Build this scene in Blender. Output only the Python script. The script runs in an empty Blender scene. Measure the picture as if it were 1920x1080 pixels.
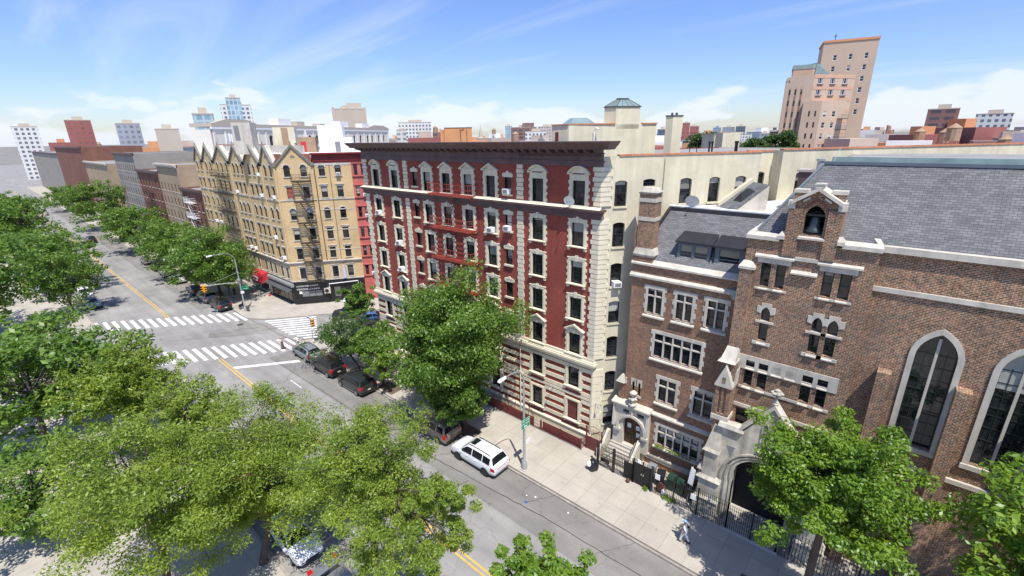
import bpy, bmesh, math, random
import numpy as np
from mathutils import Vector, Matrix
R = math.radians
SC = bpy.context.scene
COL = SC.collection
# ---------------------------------------------------------------- camera, sky, sun, exposure
def setup_camera():
    th, pi, ro = R(48.876), R(18.27), R(-0.954)
    h = Vector((-math.cos(th), math.sin(th), 0)); r = Vector((h.y, -h.x, 0)); z = Vector((0, 0, 1))
    fw = math.cos(pi) * h - math.sin(pi) * z
    u = math.sin(pi) * h + math.cos(pi) * z
    r2 = math.cos(ro) * r + math.sin(ro) * u
    u2 = -math.sin(ro) * r + math.cos(ro) * u
    cam = bpy.data.cameras.new('camera'); o = bpy.data.objects.new('camera', cam); COL.objects.link(o)
    cam.sensor_width = 36; cam.lens = 36 * 861.2 / 1920; cam.clip_end = 20000; cam.clip_start = 0.1
    m = Matrix((r2, u2, -fw)).transposed().to_4x4(); m.translation = (0, 0, 25.2)
    o.matrix_world = m
    SC.camera = o
setup_camera()
SUN = Vector((0.85 * math.cos(R(64)), -0.53 * math.cos(R(64)), math.sin(R(64)))).normalized()
def setup_light():
    w = bpy.data.worlds.new('World'); SC.world = w; w.use_nodes = True
    nt = w.node_tree; N = nt.nodes; L = nt.links; N.clear()
    out = N.new('ShaderNodeOutputWorld'); bg = N.new('ShaderNodeBackground'); bg.inputs[1].default_value = 0.15
    sky = N.new('ShaderNodeTexSky'); sky.sky_type = 'NISHITA'; sky.sun_disc = False
    sky.sun_elevation = R(64); sky.sun_rotation = math.atan2(SUN.x, SUN.y); sky.air_density = 1.0; sky.dust_density = 0.6; sky.ozone_density = 1.5
    tc = N.new('ShaderNodeTexCoord'); sep = N.new('ShaderNodeSeparateXYZ'); L.new(tc.outputs['Generated'], sep.inputs[0])
    def math_(op, a, b=None, c=None):
        n = N.new('ShaderNodeMath'); n.operation = op
        for i, v in enumerate((a, b, c)):
            if v is None: continue
            if hasattr(v, 'links'): L.new(v, n.inputs[i])
            else: n.inputs[i].default_value = v
        return n.outputs[0]
    zz = math_('MAXIMUM', sep.outputs[2], 0.0)
    den = math_('ADD', zz, 0.12)
    px = math_('DIVIDE', sep.outputs[0], den); py = math_('DIVIDE', sep.outputs[1], den)
    cb = N.new('ShaderNodeCombineXYZ'); L.new(px, cb.inputs[0]); L.new(py, cb.inputs[1])
    mp = N.new('ShaderNodeMapping'); mp.inputs['Rotation'].default_value = (0, 0, R(35)); mp.inputs['Scale'].default_value = (0.35, 1.5, 1); L.new(cb.outputs[0], mp.inputs[0])
    n1 = N.new('ShaderNodeTexNoise'); n1.inputs['Scale'].default_value = 0.75; n1.inputs['Detail'].default_value = 9; n1.inputs['Roughness'].default_value = 0.55; n1.inputs['Distortion'].default_value = 0.9
    L.new(mp.outputs[0], n1.inputs['Vector'])
    r1 = N.new('ShaderNodeMapRange'); r1.interpolation_type = 'SMOOTHSTEP'; L.new(n1.outputs[0], r1.inputs[0]); r1.inputs[1].default_value = 0.47; r1.inputs[2].default_value = 0.78
    cirrus = math_('MULTIPLY', r1.outputs[0], 0.42)
    # low cumulus bank near the horizon
    mp2 = N.new('ShaderNodeMapping'); mp2.inputs['Scale'].default_value = (5.0, 5.0, 13); L.new(tc.outputs['Generated'], mp2.inputs[0])
    n2 = N.new('ShaderNodeTexNoise'); n2.inputs['Scale'].default_value = 1.0; n2.inputs['Detail'].default_value = 8; n2.inputs['Roughness'].default_value = 0.5; L.new(mp2.outputs[0], n2.inputs['Vector'])
    fall = N.new('ShaderNodeMapRange'); L.new(sep.outputs[2], fall.inputs[0]); fall.inputs[1].default_value = 0.015; fall.inputs[2].default_value = 0.16; fall.inputs[3].default_value = 0.10; fall.inputs[4].default_value = -0.22
    s = math_('ADD', n2.outputs[0], fall.outputs[0])
    r2 = N.new('ShaderNodeMapRange'); r2.interpolation_type = 'SMOOTHSTEP'; L.new(s, r2.inputs[0]); r2.inputs[1].default_value = 0.52; r2.inputs[2].default_value = 0.60
    cum = math_('MULTIPLY', r2.outputs[0], 0.72)
    cl = math_('MAXIMUM', cirrus, cum)
    rp = N.new('ShaderNodeValToRGB'); L.new(zz, rp.inputs[0]); rp.color_ramp.elements[0].color = (.68, .70, .80, 1); rp.color_ramp.elements[1].position = .5; rp.color_ramp.elements[1].color = (.53, .655, 1.0, 1); e_ = rp.color_ramp.elements.new(.10); e_.color = (.58, .655, .88, 1)
    tint = N.new('ShaderNodeMix'); tint.data_type = 'RGBA'; tint.blend_type = 'MULTIPLY'; tint.inputs[0].default_value = 1; L.new(sky.outputs[0], tint.inputs[6]); L.new(rp.outputs[0], tint.inputs[7])
    mix = N.new('ShaderNodeMix'); mix.data_type = 'RGBA'; L.new(cl, mix.inputs[0]); L.new(tint.outputs[2], mix.inputs[6]); mix.inputs[7].default_value = (4.6, 4.9, 5.5, 1)
    L.new(mix.outputs[2], bg.inputs[0]); L.new(bg.outputs[0], out.inputs[0])
    ld = bpy.data.lights.new('sun', 'SUN'); ld.energy = 4.6; ld.angle = R(0.5); ld.color = (1.0, 0.955, 0.88)
    lo = bpy.data.objects.new('sun', ld); COL.objects.link(lo); lo.location = (0, 0, 80)
    lo.rotation_euler = SUN.to_track_quat('Z', 'Y').to_euler()
    v = SC.view_settings; v.view_transform = 'Standard'; v.look = 'None'; v.exposure = 0.45; v.gamma = 1; v.use_curve_mapping = False
setup_light()
SC.cycles.max_bounces = 6; SC.cycles.transparent_max_bounces = 6
# ---------------------------------------------------------------- helpers
WL = {}
def idn(a, b, c): return (a, b, c)
class Fr:
    """upright wall frame: u along the wall, y into the wall (negative = proud), z up"""
    def __init__(s, ox, oy, ang): s.ox, s.oy, s.a, s.c, s.s = ox, oy, ang, math.cos(ang), math.sin(ang)
    def __call__(s, u, y, z): return (s.ox + u * s.c - y * s.s, s.oy + u * s.s + y * s.c, z)
SD = R(36.695)
SA = math.pi / 2 - SD            # angle of the side street direction
class MB:
    def __init__(s, T=idn): s.v = []; s.f = []; s.m = []; s.T = T; s.cm = 0
    def P(s, pts):
        i = len(s.v); s.v += [s.T(*p) for p in pts]; return list(range(i, i + len(pts)))
    def poly(s, pts): s.f.append(s.P(pts)); s.m.append(s.cm)
    def box(s, a0, a1, b0, b1, c0, c1):
        i = s.P([(a0, b0, c0), (a1, b0, c0), (a1, b1, c0), (a0, b1, c0), (a0, b0, c1), (a1, b0, c1), (a1, b1, c1), (a0, b1, c1)])
        for q in ((0, 3, 2, 1), (4, 5, 6, 7), (0, 1, 5, 4), (1, 2, 6, 5), (2, 3, 7, 6), (3, 0, 4, 7)):
            s.f.append([i[k] for k in q]); s.m.append(s.cm)
        return s
    def prism(s, pts, y0, y1):
        """outline in (u, z), pulled from y0 to y1"""
        n = len(pts); a = s.P([(p[0], y0, p[1]) for p in pts]); b = s.P([(p[0], y1, p[1]) for p in pts])
        s.f.append(a); s.f.append(b[::-1]); s.m += [s.cm] * 2
        for k in range(n):
            s.f.append([a[k], a[(k + 1) % n], b[(k + 1) % n], b[k]]); s.m.append(s.cm)
        return s
    def slab(s, pts, z0, z1):
        """outline in (x, y), from z0 to z1"""
        n = len(pts); a = s.P([(p[0], p[1], z0) for p in pts]); b = s.P([(p[0], p[1], z1) for p in pts])
        s.f.append(a[::-1]); s.f.append(b); s.m += [s.cm] * 2
        for k in range(n):
            s.f.append([a[k], a[(k + 1) % n], b[(k + 1) % n], b[k]]); s.m.append(s.cm)
        return s
    def hexa(s, bot, top):
        i = s.P(bot); j = s.P(top); n = len(bot)
        s.f.append(i[::-1]); s.f.append(j); s.m += [s.cm] * 2
        for k in range(n):
            s.f.append([i[k], i[(k + 1) % n], j[(k + 1) % n], j[k]]); s.m.append(s.cm)
        return s
    def tube(s, path, r, n=8, cap=True):
        rs = r if isinstance(r, (list, tuple)) else [r] * len(path)
        rings = []; P = [Vector(p) for p in path]
        for k, p in enumerate(P):
            d = (P[min(k + 1, len(P) - 1)] - P[max(k - 1, 0)]).normalized()
            a = d.cross(Vector((0, 0, 1)) if abs(d.z) < 0.95 else Vector((1, 0, 0))).normalized(); b = d.cross(a)
            rings.append(s.P([tuple(p + rs[k] * (math.cos(t) * a + math.sin(t) * b)) for t in [2 * math.pi * j / n for j in range(n)]]))
        for q, w in zip(rings, rings[1:]):
            for j in range(n):
                s.f.append([q[j], q[(j + 1) % n], w[(j + 1) % n], w[j]]); s.m.append(s.cm)
        if cap: s.f.append(rings[0][::-1]); s.f.append(rings[-1]); s.m += [s.cm] * 2
        return s
    def bar(s, a, b, w): return s.tube([a, b], w, 4)
    def lathe(s, c, prof, n=16):
        rings = [s.P([(c[0] + r * math.cos(2 * math.pi * j / n), c[1] + r * math.sin(2 * math.pi * j / n), c[2] + z) for j in range(n)]) for r, z in prof]
        for q, w in zip(rings, rings[1:]):
            for j in range(n):
                s.f.append([q[j], q[(j + 1) % n], w[(j + 1) % n], w[j]]); s.m.append(s.cm)
        s.f.append(rings[0][::-1]); s.f.append(rings[-1]); s.m += [s.cm] * 2
        return s
    def mesh(s, name, mats, off=(0, 0, 0), smooth=False, fix=True):
        me = bpy.data.meshes.new(name)
        V = [(p[0] - off[0], p[1] - off[1], p[2] - off[2]) for p in s.v]
        me.from_pydata(V, [], s.f)
        if not isinstance(mats, (list, tuple)): mats = [mats]
        for m in mats: me.materials.append(m)
        if len(mats) > 1: me.polygons.foreach_set('material_index', s.m)
        if fix:
            bm = bmesh.new(); bm.from_mesh(me); bmesh.ops.recalc_face_normals(bm, faces=bm.faces); bm.to_mesh(me); bm.free()
        uv = me.uv_layers.new(name='UVMap'); d = uv.data
        flat = np.zeros(2 * len(me.loops), np.float32)
        vs = me.vertices; off = Vector(off)
        for p in me.polygons:
            n = p.normal
            if abs(n.z) > 0.86:
                for li in p.loop_indices:
                    c = vs[me.loops[li].vertex_index].co + off; flat[2 * li] = c.x; flat[2 * li + 1] = c.y
            else:
                t = Vector((-n.y, n.x, 0)).normalized(); w = n.cross(t)
                for li in p.loop_indices:
                    c = vs[me.loops[li].vertex_index].co + off; flat[2 * li] = c.dot(t); flat[2 * li + 1] = c.z if abs(n.z) < 0.3 else c.dot(w)
        d.foreach_set('uv', flat)
        if smooth:
            me.polygons.foreach_set('use_smooth', [True] * len(me.polygons))
            me.set_sharp_from_angle(angle=R(smooth if smooth > 1 else 40))
        return me
def tag(o, label=None, cat=None, group=None, kind=None):
    for k, v in (('label', label), ('category', cat), ('group', group), ('kind', kind)):
        if v: o[k] = v
    return o
def empty(name, loc, label, cat, group=None, rz=0):
    o = bpy.data.objects.new(name, None); COL.objects.link(o); o.location = loc; o.rotation_euler = (0, 0, rz); o.empty_display_size = 0.3
    WL[o] = tuple(loc); return tag(o, label, cat, group)
def part(name, mb, mat, parent, label=None, smooth=False, fix=True, local=False):
    off = (0, 0, 0) if local else WL[parent]
    me = mb.mesh(name, mat, off, smooth, fix); o = bpy.data.objects.new(name, me); COL.objects.link(o); o.parent = parent
    WL[o] = off
    if label: o['label'] = label
    return o
def top(name, mb, mat, label=None, cat=None, group=None, kind=None, smooth=False, base=None):
    if base is None: base = (0, 0, 0)
    me = mb.mesh(name, mat, base, smooth); o = bpy.data.objects.new(name, me); COL.objects.link(o); o.location = base; WL[o] = base
    return tag(o, label, cat, group, kind)
def struct(name, mb, mat): return top(name, mb, mat, kind='structure')
def dup(src, parent=None, loc=None, rz=None):
    c = src.copy(); COL.objects.link(c); c.parent = parent
    if loc is not None: c.location = loc
    if rz is not None: c.rotation_euler = (0, 0, rz)
    WL[c] = tuple(c.location)
    for ch in list(src.children): dup(ch, c)
    return c
PROTO = {}
def place(key, builder, parent, fr, u, z, y=0.0):
    """put a window (or other repeated part) of a wall at (u, z) of frame fr, as a part of the building"""
    w = fr(u, y, z); b = WL[parent]; loc = (w[0] - b[0], w[1] - b[1], w[2] - b[2])
    if key in PROTO: return dup(PROTO[key], parent, loc, fr.a)
    o = builder(); o.parent = parent; o.location = loc; o.rotation_euler = (0, 0, fr.a); PROTO[key] = o
    return o
def lobj(name, mb, mat, parent=None, smooth=False):
    """object with its mesh in local coordinates"""
    me = mb.mesh(name, mat, (0, 0, 0), smooth); o = bpy.data.objects.new(name, me); COL.objects.link(o)
    if parent: o.parent = parent
    WL[o] = (0, 0, 0); return o
def arch_pts(u0, u1, zs, z1, kind, n=10):
    uc = (u0 + u1) / 2; hw = (u1 - u0) / 2; h = z1 - zs; out = []
    if kind == 'point':
        W = 2 * hw; k = h / (W * math.sin(R(60)))
        m = max(2, n // 2)
        for i in range(m + 1):
            a = R(60) * i / m; out.append((u1 - W * math.cos(a), zs + k * W * math.sin(a)))
        out += [(2 * uc - p[0], p[1]) for p in out[-2::-1]]
    else:
        r = (hw * hw + h * h) / (2 * h); cz = z1 - r; a0 = math.asin(min(1, hw / r))
        if h > hw: a0 = math.pi - a0
        for i in range(n + 1):
            a = -a0 + 2 * a0 * i / n; out.append((uc + r * math.sin(a), cz + r * math.cos(a)))
    out[0] = (u0, zs); out[-1] = (u1, zs)
    return out
def wall(mb, u0, u1, z0, z1, ops, dep=0.22, y=0.0):
    """sheet wall with openings (ua, ub, za, zb, kind, rise) and their reveals"""
    us = sorted(set([u0, u1] + [round(v, 4) for o in ops for v in o[:2]])); zs = sorted(set([z0, z1] + [round(v, 4) for o in ops for v in o[2:4]]))
    us = [u for u in us if u0 <= u <= u1]; zs = [z for z in zs if z0 <= z <= z1]
    for a, b in zip(us, us[1:]):
        run = None
        for c, d in zip(zs, zs[1:]):
            um, zm = (a + b) / 2, (c + d) / 2
            if any(o[0] < um < o[1] and o[2] < zm < o[3] for o in ops):
                if run: mb.poly([(a, y, run[0]), (b, y, run[0]), (b, y, run[1]), (a, y, run[1])]); run = None
            else: run = (run[0], d) if run else (c, d)
        if run: mb.poly([(a, y, run[0]), (b, y, run[0]), (b, y, run[1]), (a, y, run[1])])
    for o in ops:
        ua, ub, za, zb = o[:4]; kind = o[4] if len(o) > 4 else None
        yd = y + dep
        if kind:
            zsp = zb - o[5]; pts = arch_pts(ua, ub, zsp, zb, kind)
            for p, q in zip(pts, pts[1:]):
                mb.poly([(p[0], y, p[1]), (q[0], y, q[1]), (q[0], y, zb), (p[0], y, zb)])
                mb.poly([(p[0], y, p[1]), (q[0], y, q[1]), (q[0], yd, q[1]), (p[0], yd, p[1])])
        else:
            zsp = zb; mb.poly([(ua, y, zb), (ub, y, zb), (ub, yd, zb), (ua, yd, zb)])
        mb.poly([(ua, y, za), (ua, y, zsp), (ua, yd, zsp), (ua, yd, za)])
        mb.poly([(ub, y, za), (ub, y, zsp), (ub, yd, zsp), (ub, yd, za)])
        mb.poly([(ua, y, za), (ub, y, za), (ub, yd, za), (ua, yd, za)])
    return mb
def ring(mb, u0, u1, z0, z1, t, y0, y1, kind=None, rise=0):
    """frame of width t inside the opening"""
    if not kind:
        mb.box(u0, u0 + t, y0, y1, z0, z1); mb.box(u1 - t, u1, y0, y1, z0, z1)
        mb.box(u0 + t, u1 - t, y0, y1, z1 - t, z1); mb.box(u0 + t, u1 - t, y0, y1, z0, z0 + t)
    else:
        zs = z1 - rise; o = arch_pts(u0, u1, zs, z1, kind); i = arch_pts(u0 + t, u1 - t, zs, z1 - t, kind)
        mb.box(u0, u0 + t, y0, y1, z0, zs); mb.box(u1 - t, u1, y0, y1, z0, zs); mb.box(u0 + t, u1 - t, y0, y1, z0, z0 + t)
        for k in range(len(o) - 1): mb.prism([o[k], o[k + 1], i[k + 1], i[k]], y0, y1)
    return mb
# ---------------------------------------------------------------- materials
def nodes(name):
    m = bpy.data.materials.new(name); m.use_nodes = True; nt = m.node_tree; b = nt.nodes['Principled BSDF']; return m, nt, b
def col(c): return (c[0], c[1], c[2], 1)
def add_noise(nt, vec, scale, detail=4, rough=0.6):
    n = nt.nodes.new('ShaderNodeTexNoise'); n.inputs['Scale'].default_value = scale; n.inputs['Detail'].default_value = detail; n.inputs['Roughness'].default_value = rough
    if vec: nt.links.new(vec, n.inputs['Vector'])
    return n.outputs[0]
def ramp(nt, fac, a, b, lo, hi):
    r = nt.nodes.new('ShaderNodeMapRange'); nt.links.new(fac, r.inputs[0]); r.inputs[1].default_value = a; r.inputs[2].default_value = b; r.inputs[3].default_value = lo; r.inputs[4].default_value = hi
    return r.outputs[0]
def mulc(nt, colr, fac):
    n = nt.nodes.new('ShaderNodeMix'); n.data_type = 'RGBA'; n.blend_type = 'MULTIPLY'; n.inputs[0].default_value = 1
    for v, k in ((colr, 6), (fac, 7)):
        if hasattr(v, 'links'): nt.links.new(v, n.inputs[k])
        else: n.inputs[k].default_value = v
    return n.outputs[2]
def mixc(nt, fac, a, b):
    n = nt.nodes.new('ShaderNodeMix'); n.data_type = 'RGBA'
    for v, k in ((fac, 0), (a, 6), (b, 7)):
        if hasattr(v, 'links'): nt.links.new(v, n.inputs[k])
        elif k == 0: n.inputs[k].default_value = v
        else: n.inputs[k].default_value = col(v)
    return n.outputs[2]
def bump(nt, b, h, s=0.3, d=0.02):
    n = nt.nodes.new('ShaderNodeBump'); n.inputs['Strength'].default_value = s; n.inputs['Distance'].default_value = d; nt.links.new(h, n.inputs['Height']); nt.links.new(n.outputs[0], b.inputs['Normal'])
def coords(nt, kind='world'):
    if kind == 'uv':
        return nt.nodes.new('ShaderNodeTexCoord').outputs['UV']
    return nt.nodes.new('ShaderNodeNewGeometry').outputs['Position']
def plain(name, c, rough=0.7, var=0.15, scale=1.2, metal=0.0, bumps=0.0, coat=0.0, streak=0.0):
    m, nt, b = nodes(name); b.inputs['Roughness'].default_value = rough; b.inputs['Metallic'].default_value = metal
    if coat: b.inputs['Coat Weight'].default_value = coat; b.inputs['Coat Roughness'].default_value = 0.05
    p = coords(nt)
    n1 = add_noise(nt, p, scale, 6); f = ramp(nt, n1, 0.3, 0.7, 1 - var, 1 + var)
    c_ = mulc(nt, col(c), f)
    if streak:
        mp = nt.nodes.new('ShaderNodeMapping'); nt.links.new(p, mp.inputs[0]); mp.inputs['Scale'].default_value = (2.2, 2.2, 0.12)
        n2 = add_noise(nt, mp.outputs[0], 1.0, 5); c_ = mulc(nt, c_, ramp(nt, n2, 0.35, 0.65, 1 - streak, 1 + streak * 0.5))
    nt.links.new(c_, b.inputs['Base Color'])
    if bumps: bump(nt, b, add_noise(nt, p, scale * 12, 5), bumps, 0.02)
    return m
def brick(name, c1, c2, mortar, bw=0.21, rh=0.072, ms=0.012, var=0.25, big=0.35, blotch=None, blotch_amt=0.0, squash=None, bias=0.0, bstr=0.35, mott=None, streak=0):
    m, nt, b = nodes(name); b.inputs['Roughness'].default_value = 0.85; b.inputs['Specular IOR Level'].default_value = 0.25
    uv = coords(nt, 'uv'); t = nt.nodes.new('ShaderNodeTexBrick'); nt.links.new(uv, t.inputs['Vector'])
    t.inputs['Scale'].default_value = 1; t.inputs['Brick Width'].default_value = bw; t.inputs['Row Height'].default_value = rh; t.inputs['Mortar Size'].default_value = ms; t.inputs['Mortar Smooth'].default_value = 0.1; t.inputs['Bias'].default_value = bias
    t.inputs['Color1'].default_value = col(c1); t.inputs['Color2'].default_value = col(c2); t.inputs['Mortar'].default_value = col(mortar)
    p = coords(nt); c = t.outputs['Color']
    n1 = add_noise(nt, p, big, 7, 0.65)
    c = mulc(nt, c, ramp(nt, n1, 0.3, 0.7, 1 - var, 1 + var))
    if streak:
        mp = nt.nodes.new('ShaderNodeMapping'); nt.links.new(p, mp.inputs[0]); mp.inputs['Scale'].default_value = (1.6, 1.6, .09); n4 = add_noise(nt, mp.outputs[0], 1, 6, .65); c = mulc(nt, c, ramp(nt, n4, .35, .65, 1 - streak, 1 + streak * .5))
    if mott:
        n3 = add_noise(nt, p, mott[0], 2, 0.7); c = mulc(nt, c, ramp(nt, n3, 0.32, 0.68, mott[1], mott[2]))
    if blotch:
        n2 = add_noise(nt, p, 0.55, 6, 0.7); c = mixc(nt, ramp(nt, n2, 0.48, 0.68, 0, blotch_amt), c, blotch)
    nt.links.new(c, b.inputs['Base Color'])
    bump(nt, b, t.outputs['Fac'], -bstr, 0.01)
    return m
def glassmat(name, dark=(0.012, 0.014, 0.016), shade=(0.36, 0.355, 0.32), thr=0.55, rough=0.03):
    """window pane: dark room behind glossy glass, some with a drawn blind down to a random height"""
    m, nt, b = nodes(name); b.inputs['Roughness'].default_value = rough; b.inputs['Specular IOR Level'].default_value = 0.55
    oi = nt.nodes.new('ShaderNodeObjectInfo'); tc = nt.nodes.new('ShaderNodeTexCoord'); sp = nt.nodes.new('ShaderNodeSeparateXYZ'); nt.links.new(tc.outputs['Generated'], sp.inputs[0])
    def mt(op, a, bb=None):
        n = nt.nodes.new('ShaderNodeMath'); n.operation = op
        for i, v in enumerate((a, bb)):
            if v is None: continue
            if hasattr(v, 'links'): nt.links.new(v, n.inputs[i])
            else: n.inputs[i].default_value = v
        return n.outputs[0]
    rnd = oi.outputs['Random']
    has = mt('LESS_THAN', rnd, thr)
    lev = mt('SUBTRACT', 1.0, mt('MULTIPLY', mt('FRACT', mt('MULTIPLY', rnd, 37.7)), 0.75))
    msk = mt('MULTIPLY', has, mt('GREATER_THAN', sp.outputs[2], lev))
    sh = mulc(nt, col(shade), ramp(nt, mt('FRACT', mt('MULTIPLY', rnd, 91.3)), 0, 1, 0.25, 1.25))
    # faint interior variation
    n1 = add_noise(nt, coords(nt), 2.3, 4); d = mulc(nt, col(dark), ramp(nt, n1, 0.35, 0.7, 0.4, 2.6))
    c = mixc(nt, msk, d, sh)
    nt.links.new(c, b.inputs['Base Color'])
    return m
# ---------------------------------------------------------------- shared materials
M = {}
M['red'] = brick('painted_red_brick', (0.355, 0.090, 0.062), (0.285, 0.068, 0.049), (0.20, 0.050, 0.038), var=0.20, bstr=0.5, streak=.14)
M['stone'] = plain('painted_cream_stone', (0.67, 0.61, 0.455), 0.75, 0.07, 2.0, streak=0.07)
M['brown'] = plain('dark_brown_cornice_paint', (0.115, 0.064, 0.062), 0.55, 0.22, 1.1, streak=0.2)
M['cream'] = brick('painted_cream_brick', (0.64, 0.59, 0.435), (0.62, 0.57, 0.415), (0.58, 0.53, 0.38), var=0.10, big=0.5, blotch=(0.50, 0.46, 0.34), blotch_amt=0.75, bstr=1.0, streak=.13)
M['coping'] = plain('terracotta_coping', (0.50, 0.20, 0.10), 0.8, 0.3, 3)
M['frame'] = plain('dark_window_frame', (0.022, 0.022, 0.022), 0.45, 0.2)
M['whiteframe'] = plain('white_window_frame', (0.55, 0.55, 0.52), 0.45, 0.1)
M['bronze'] = plain('bronze_window_frame', (0.045, 0.036, 0.030), 0.4, 0.2)
M['glass'] = glassmat('window_glass')
M['glass_dark'] = glassmat('dark_window_glass', thr=0.15)
M['redsteel'] = plain('red_painted_steel', (0.34, 0.055, 0.034), 0.5, 0.25, 2)
M['rust'] = plain('oxide_red_steel', (0.135, 0.026, 0.026), 0.5, 0.25, 2)
M['blacksteel'] = plain('black_painted_steel', (0.014, 0.014, 0.014), 0.4, 0.3, 2)
M['browniron'] = plain('weathered_brown_iron', (0.055, 0.042, 0.028), 0.7, 0.4, 2)
M['galv'] = plain('galvanised_steel', (0.42, 0.43, 0.42), 0.42, 0.15, 2, metal=0.45)
M['white'] = plain('white_paint', (0.78, 0.78, 0.77), 0.5, 0.05, 2)
M['acgrille'] = plain('grey_plastic_grille', (0.20, 0.20, 0.20), 0.6, 0.2, 6)
M['yellow'] = brick('buff_brick', (0.62, 0.45, 0.225), (0.53, 0.37, 0.175), (0.52, 0.41, 0.25), var=0.14, blotch=(0.45, 0.32, 0.17), blotch_amt=0.5, bstr=0.4)
M['limestone'] = plain('pale_limestone', (0.52, 0.48, 0.405), 0.85, 0.13, 1.4, bumps=0.1, streak=0.16)
M['weatherstone'] = plain('weathered_grey_limestone', (0.45, 0.42, 0.345), 0.9, 0.38, 0.9, bumps=0.2, streak=0.28)
M['slategrey'] = plain('dark_grey_metal', (0.075, 0.08, 0.082), 0.5, 0.2)
M['tile'] = brick('red_clay_tile', (0.24, 0.075, 0.045), (0.17, 0.06, 0.038), (0.06, 0.03, 0.02), 0.3, 0.3, 0.03, var=0.3)
M['salmon'] = plain('salmon_red_paint', (0.50, 0.130, 0.105), 0.6, 0.18, 1.0, streak=0.15)
M['oxblood'] = plain('oxblood_paint', (0.20, 0.022, 0.020), 0.6, 0.2, 1.0)
M['rect'] = brick('mottled_red_brown_brick', (0.275, 0.100, 0.046), (0.110, 0.050, 0.032), (0.34, 0.265, 0.185), 0.215, 0.076, 0.0125, var=0.20, big=0.3, blotch=(0.165, 0.115, 0.095), blotch_amt=0.5, bstr=0.5, mott=(5.5, 0.68, 1.36))
M['church'] = brick('dark_mottled_brick', (0.265, 0.098, 0.042), (0.085, 0.045, 0.031), (0.38, 0.305, 0.215), 0.23, 0.082, 0.0145, var=0.22, big=0.3, blotch=(0.13, 0.105, 0.092), blotch_amt=0.5, bstr=0.5, mott=(6.5, 0.62, 1.45))
M['slate'] = brick('grey_asphalt_shingle', (0.130, 0.130, 0.132), (0.195, 0.194, 0.196), (0.065, 0.065, 0.067), 0.30, 0.135, 0.010, var=0.15, big=0.7, bstr=0.8)
M['lead'] = plain('black_flashing', (0.02, 0.02, 0.022), 0.5, 0.2)
M['bluegrey'] = plain('blue_grey_painted_timber', (0.10, 0.125, 0.155), 0.55, 0.15)
M['roofwhite'] = plain('white_roof_membrane', (0.68, 0.68, 0.67), 0.7, 0.12, 0.6)
M['roofgrey'] = plain('grey_roof_felt', (0.26, 0.25, 0.24), 0.9, 0.2, 0.5)
M['concrete'] = plain('concrete', (0.40, 0.37, 0.32), 0.9, 0.12, 1.0, bumps=0.1)
M['oak'] = plain('dark_stained_oak', (0.060, 0.024, 0.011), 0.4, 0.3, 3)
M['brass'] = plain('brass', (0.62, 0.40, 0.10), 0.25, 0.1, metal=0.9)
M['copper'] = plain('green_copper', (0.24, 0.32, 0.29), 0.7, 0.2)
M['bell'] = plain('dark_bronze_bell', (0.07, 0.095, 0.095), 0.35, 0.25, 3, metal=0.6)
M['green'] = plain('green_sign_face', (0.0, 0.25, 0.11), 0.4, 0.04)
M['signal'] = plain('signal_yellow', (0.70, 0.33, 0.015), 0.45, 0.1)
M['redplastic'] = plain('bright_red_vinyl', (0.50, 0.030, 0.045), 0.45, 0.08)
M['black'] = plain('black_plastic', (0.012, 0.012, 0.013), 0.5, 0.2)
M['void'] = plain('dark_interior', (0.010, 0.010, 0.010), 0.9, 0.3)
M['bark'] = plain('tree_bark', (0.085, 0.065, 0.048), 0.9, 0.3, 6, bumps=0.5)
M['soil'] = plain('tree_pit_soil', (0.11, 0.085, 0.06), 0.95, 0.3, 3)
M['pinkstucco'] = plain('pinkish_precast', (0.48, 0.37, 0.275), 0.8, 0.06, 0.15)
M['orangebrick'] = plain('orange_brick_wall', (0.56, 0.27, 0.125), 0.85, 0.1, 0.25)
# ---------------------------------------------------------------- ground
def asphalt(name, c, var=0.22):
    m, nt, b = nodes(name); b.inputs['Roughness'].default_value = 0.88
    p = coords(nt); n1 = add_noise(nt, p, 0.16, 8, 0.62); c_ = mulc(nt, col(c), ramp(nt, n1, 0.3, 0.7, 1 - var, 1 + var))
    n2 = add_noise(nt, p, 26, 3); c_ = mulc(nt, c_, ramp(nt, n2, 0.3, 0.7, 0.86, 1.14))
    mp = nt.nodes.new('ShaderNodeMapping'); nt.links.new(p, mp.inputs[0]); mp.inputs['Scale'].default_value = (0.06, 1.1, 1)
    n3 = add_noise(nt, mp.outputs[0], 1, 5); c_ = mulc(nt, c_, ramp(nt, n3, 0.35, 0.65, 0.9, 1.1))
    n5 = add_noise(nt, p, 1.3, 3); c_ = mulc(nt, c_, ramp(nt, n5, 0.66, 0.74, 1.0, 0.72))
    vo = nt.nodes.new('ShaderNodeTexVoronoi'); vo.feature = 'DISTANCE_TO_EDGE'; vo.inputs['Scale'].default_value = 0.23
    n4 = nt.nodes.new('ShaderNodeTexNoise'); n4.inputs['Scale'].default_value = 0.7; n4.inputs['Detail'].default_value = 6; nt.links.new(p, n4.inputs['Vector'])
    ad = nt.nodes.new('ShaderNodeVectorMath'); ad.operation = 'MULTIPLY_ADD'; nt.links.new(n4.outputs['Color'], ad.inputs[0]); ad.inputs[1].default_value = (2.5, 2.5, 0); nt.links.new(p, ad.inputs[2]); nt.links.new(ad.outputs[0], vo.inputs['Vector'])
    c_ = mulc(nt, c_, ramp(nt, vo.outputs['Distance'], 0.0, 0.010, 0.78, 1.0))
    nt.links.new(c_, b.inputs['Base Color']); bump(nt, b, n2, 0.25, 0.01); return m
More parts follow.
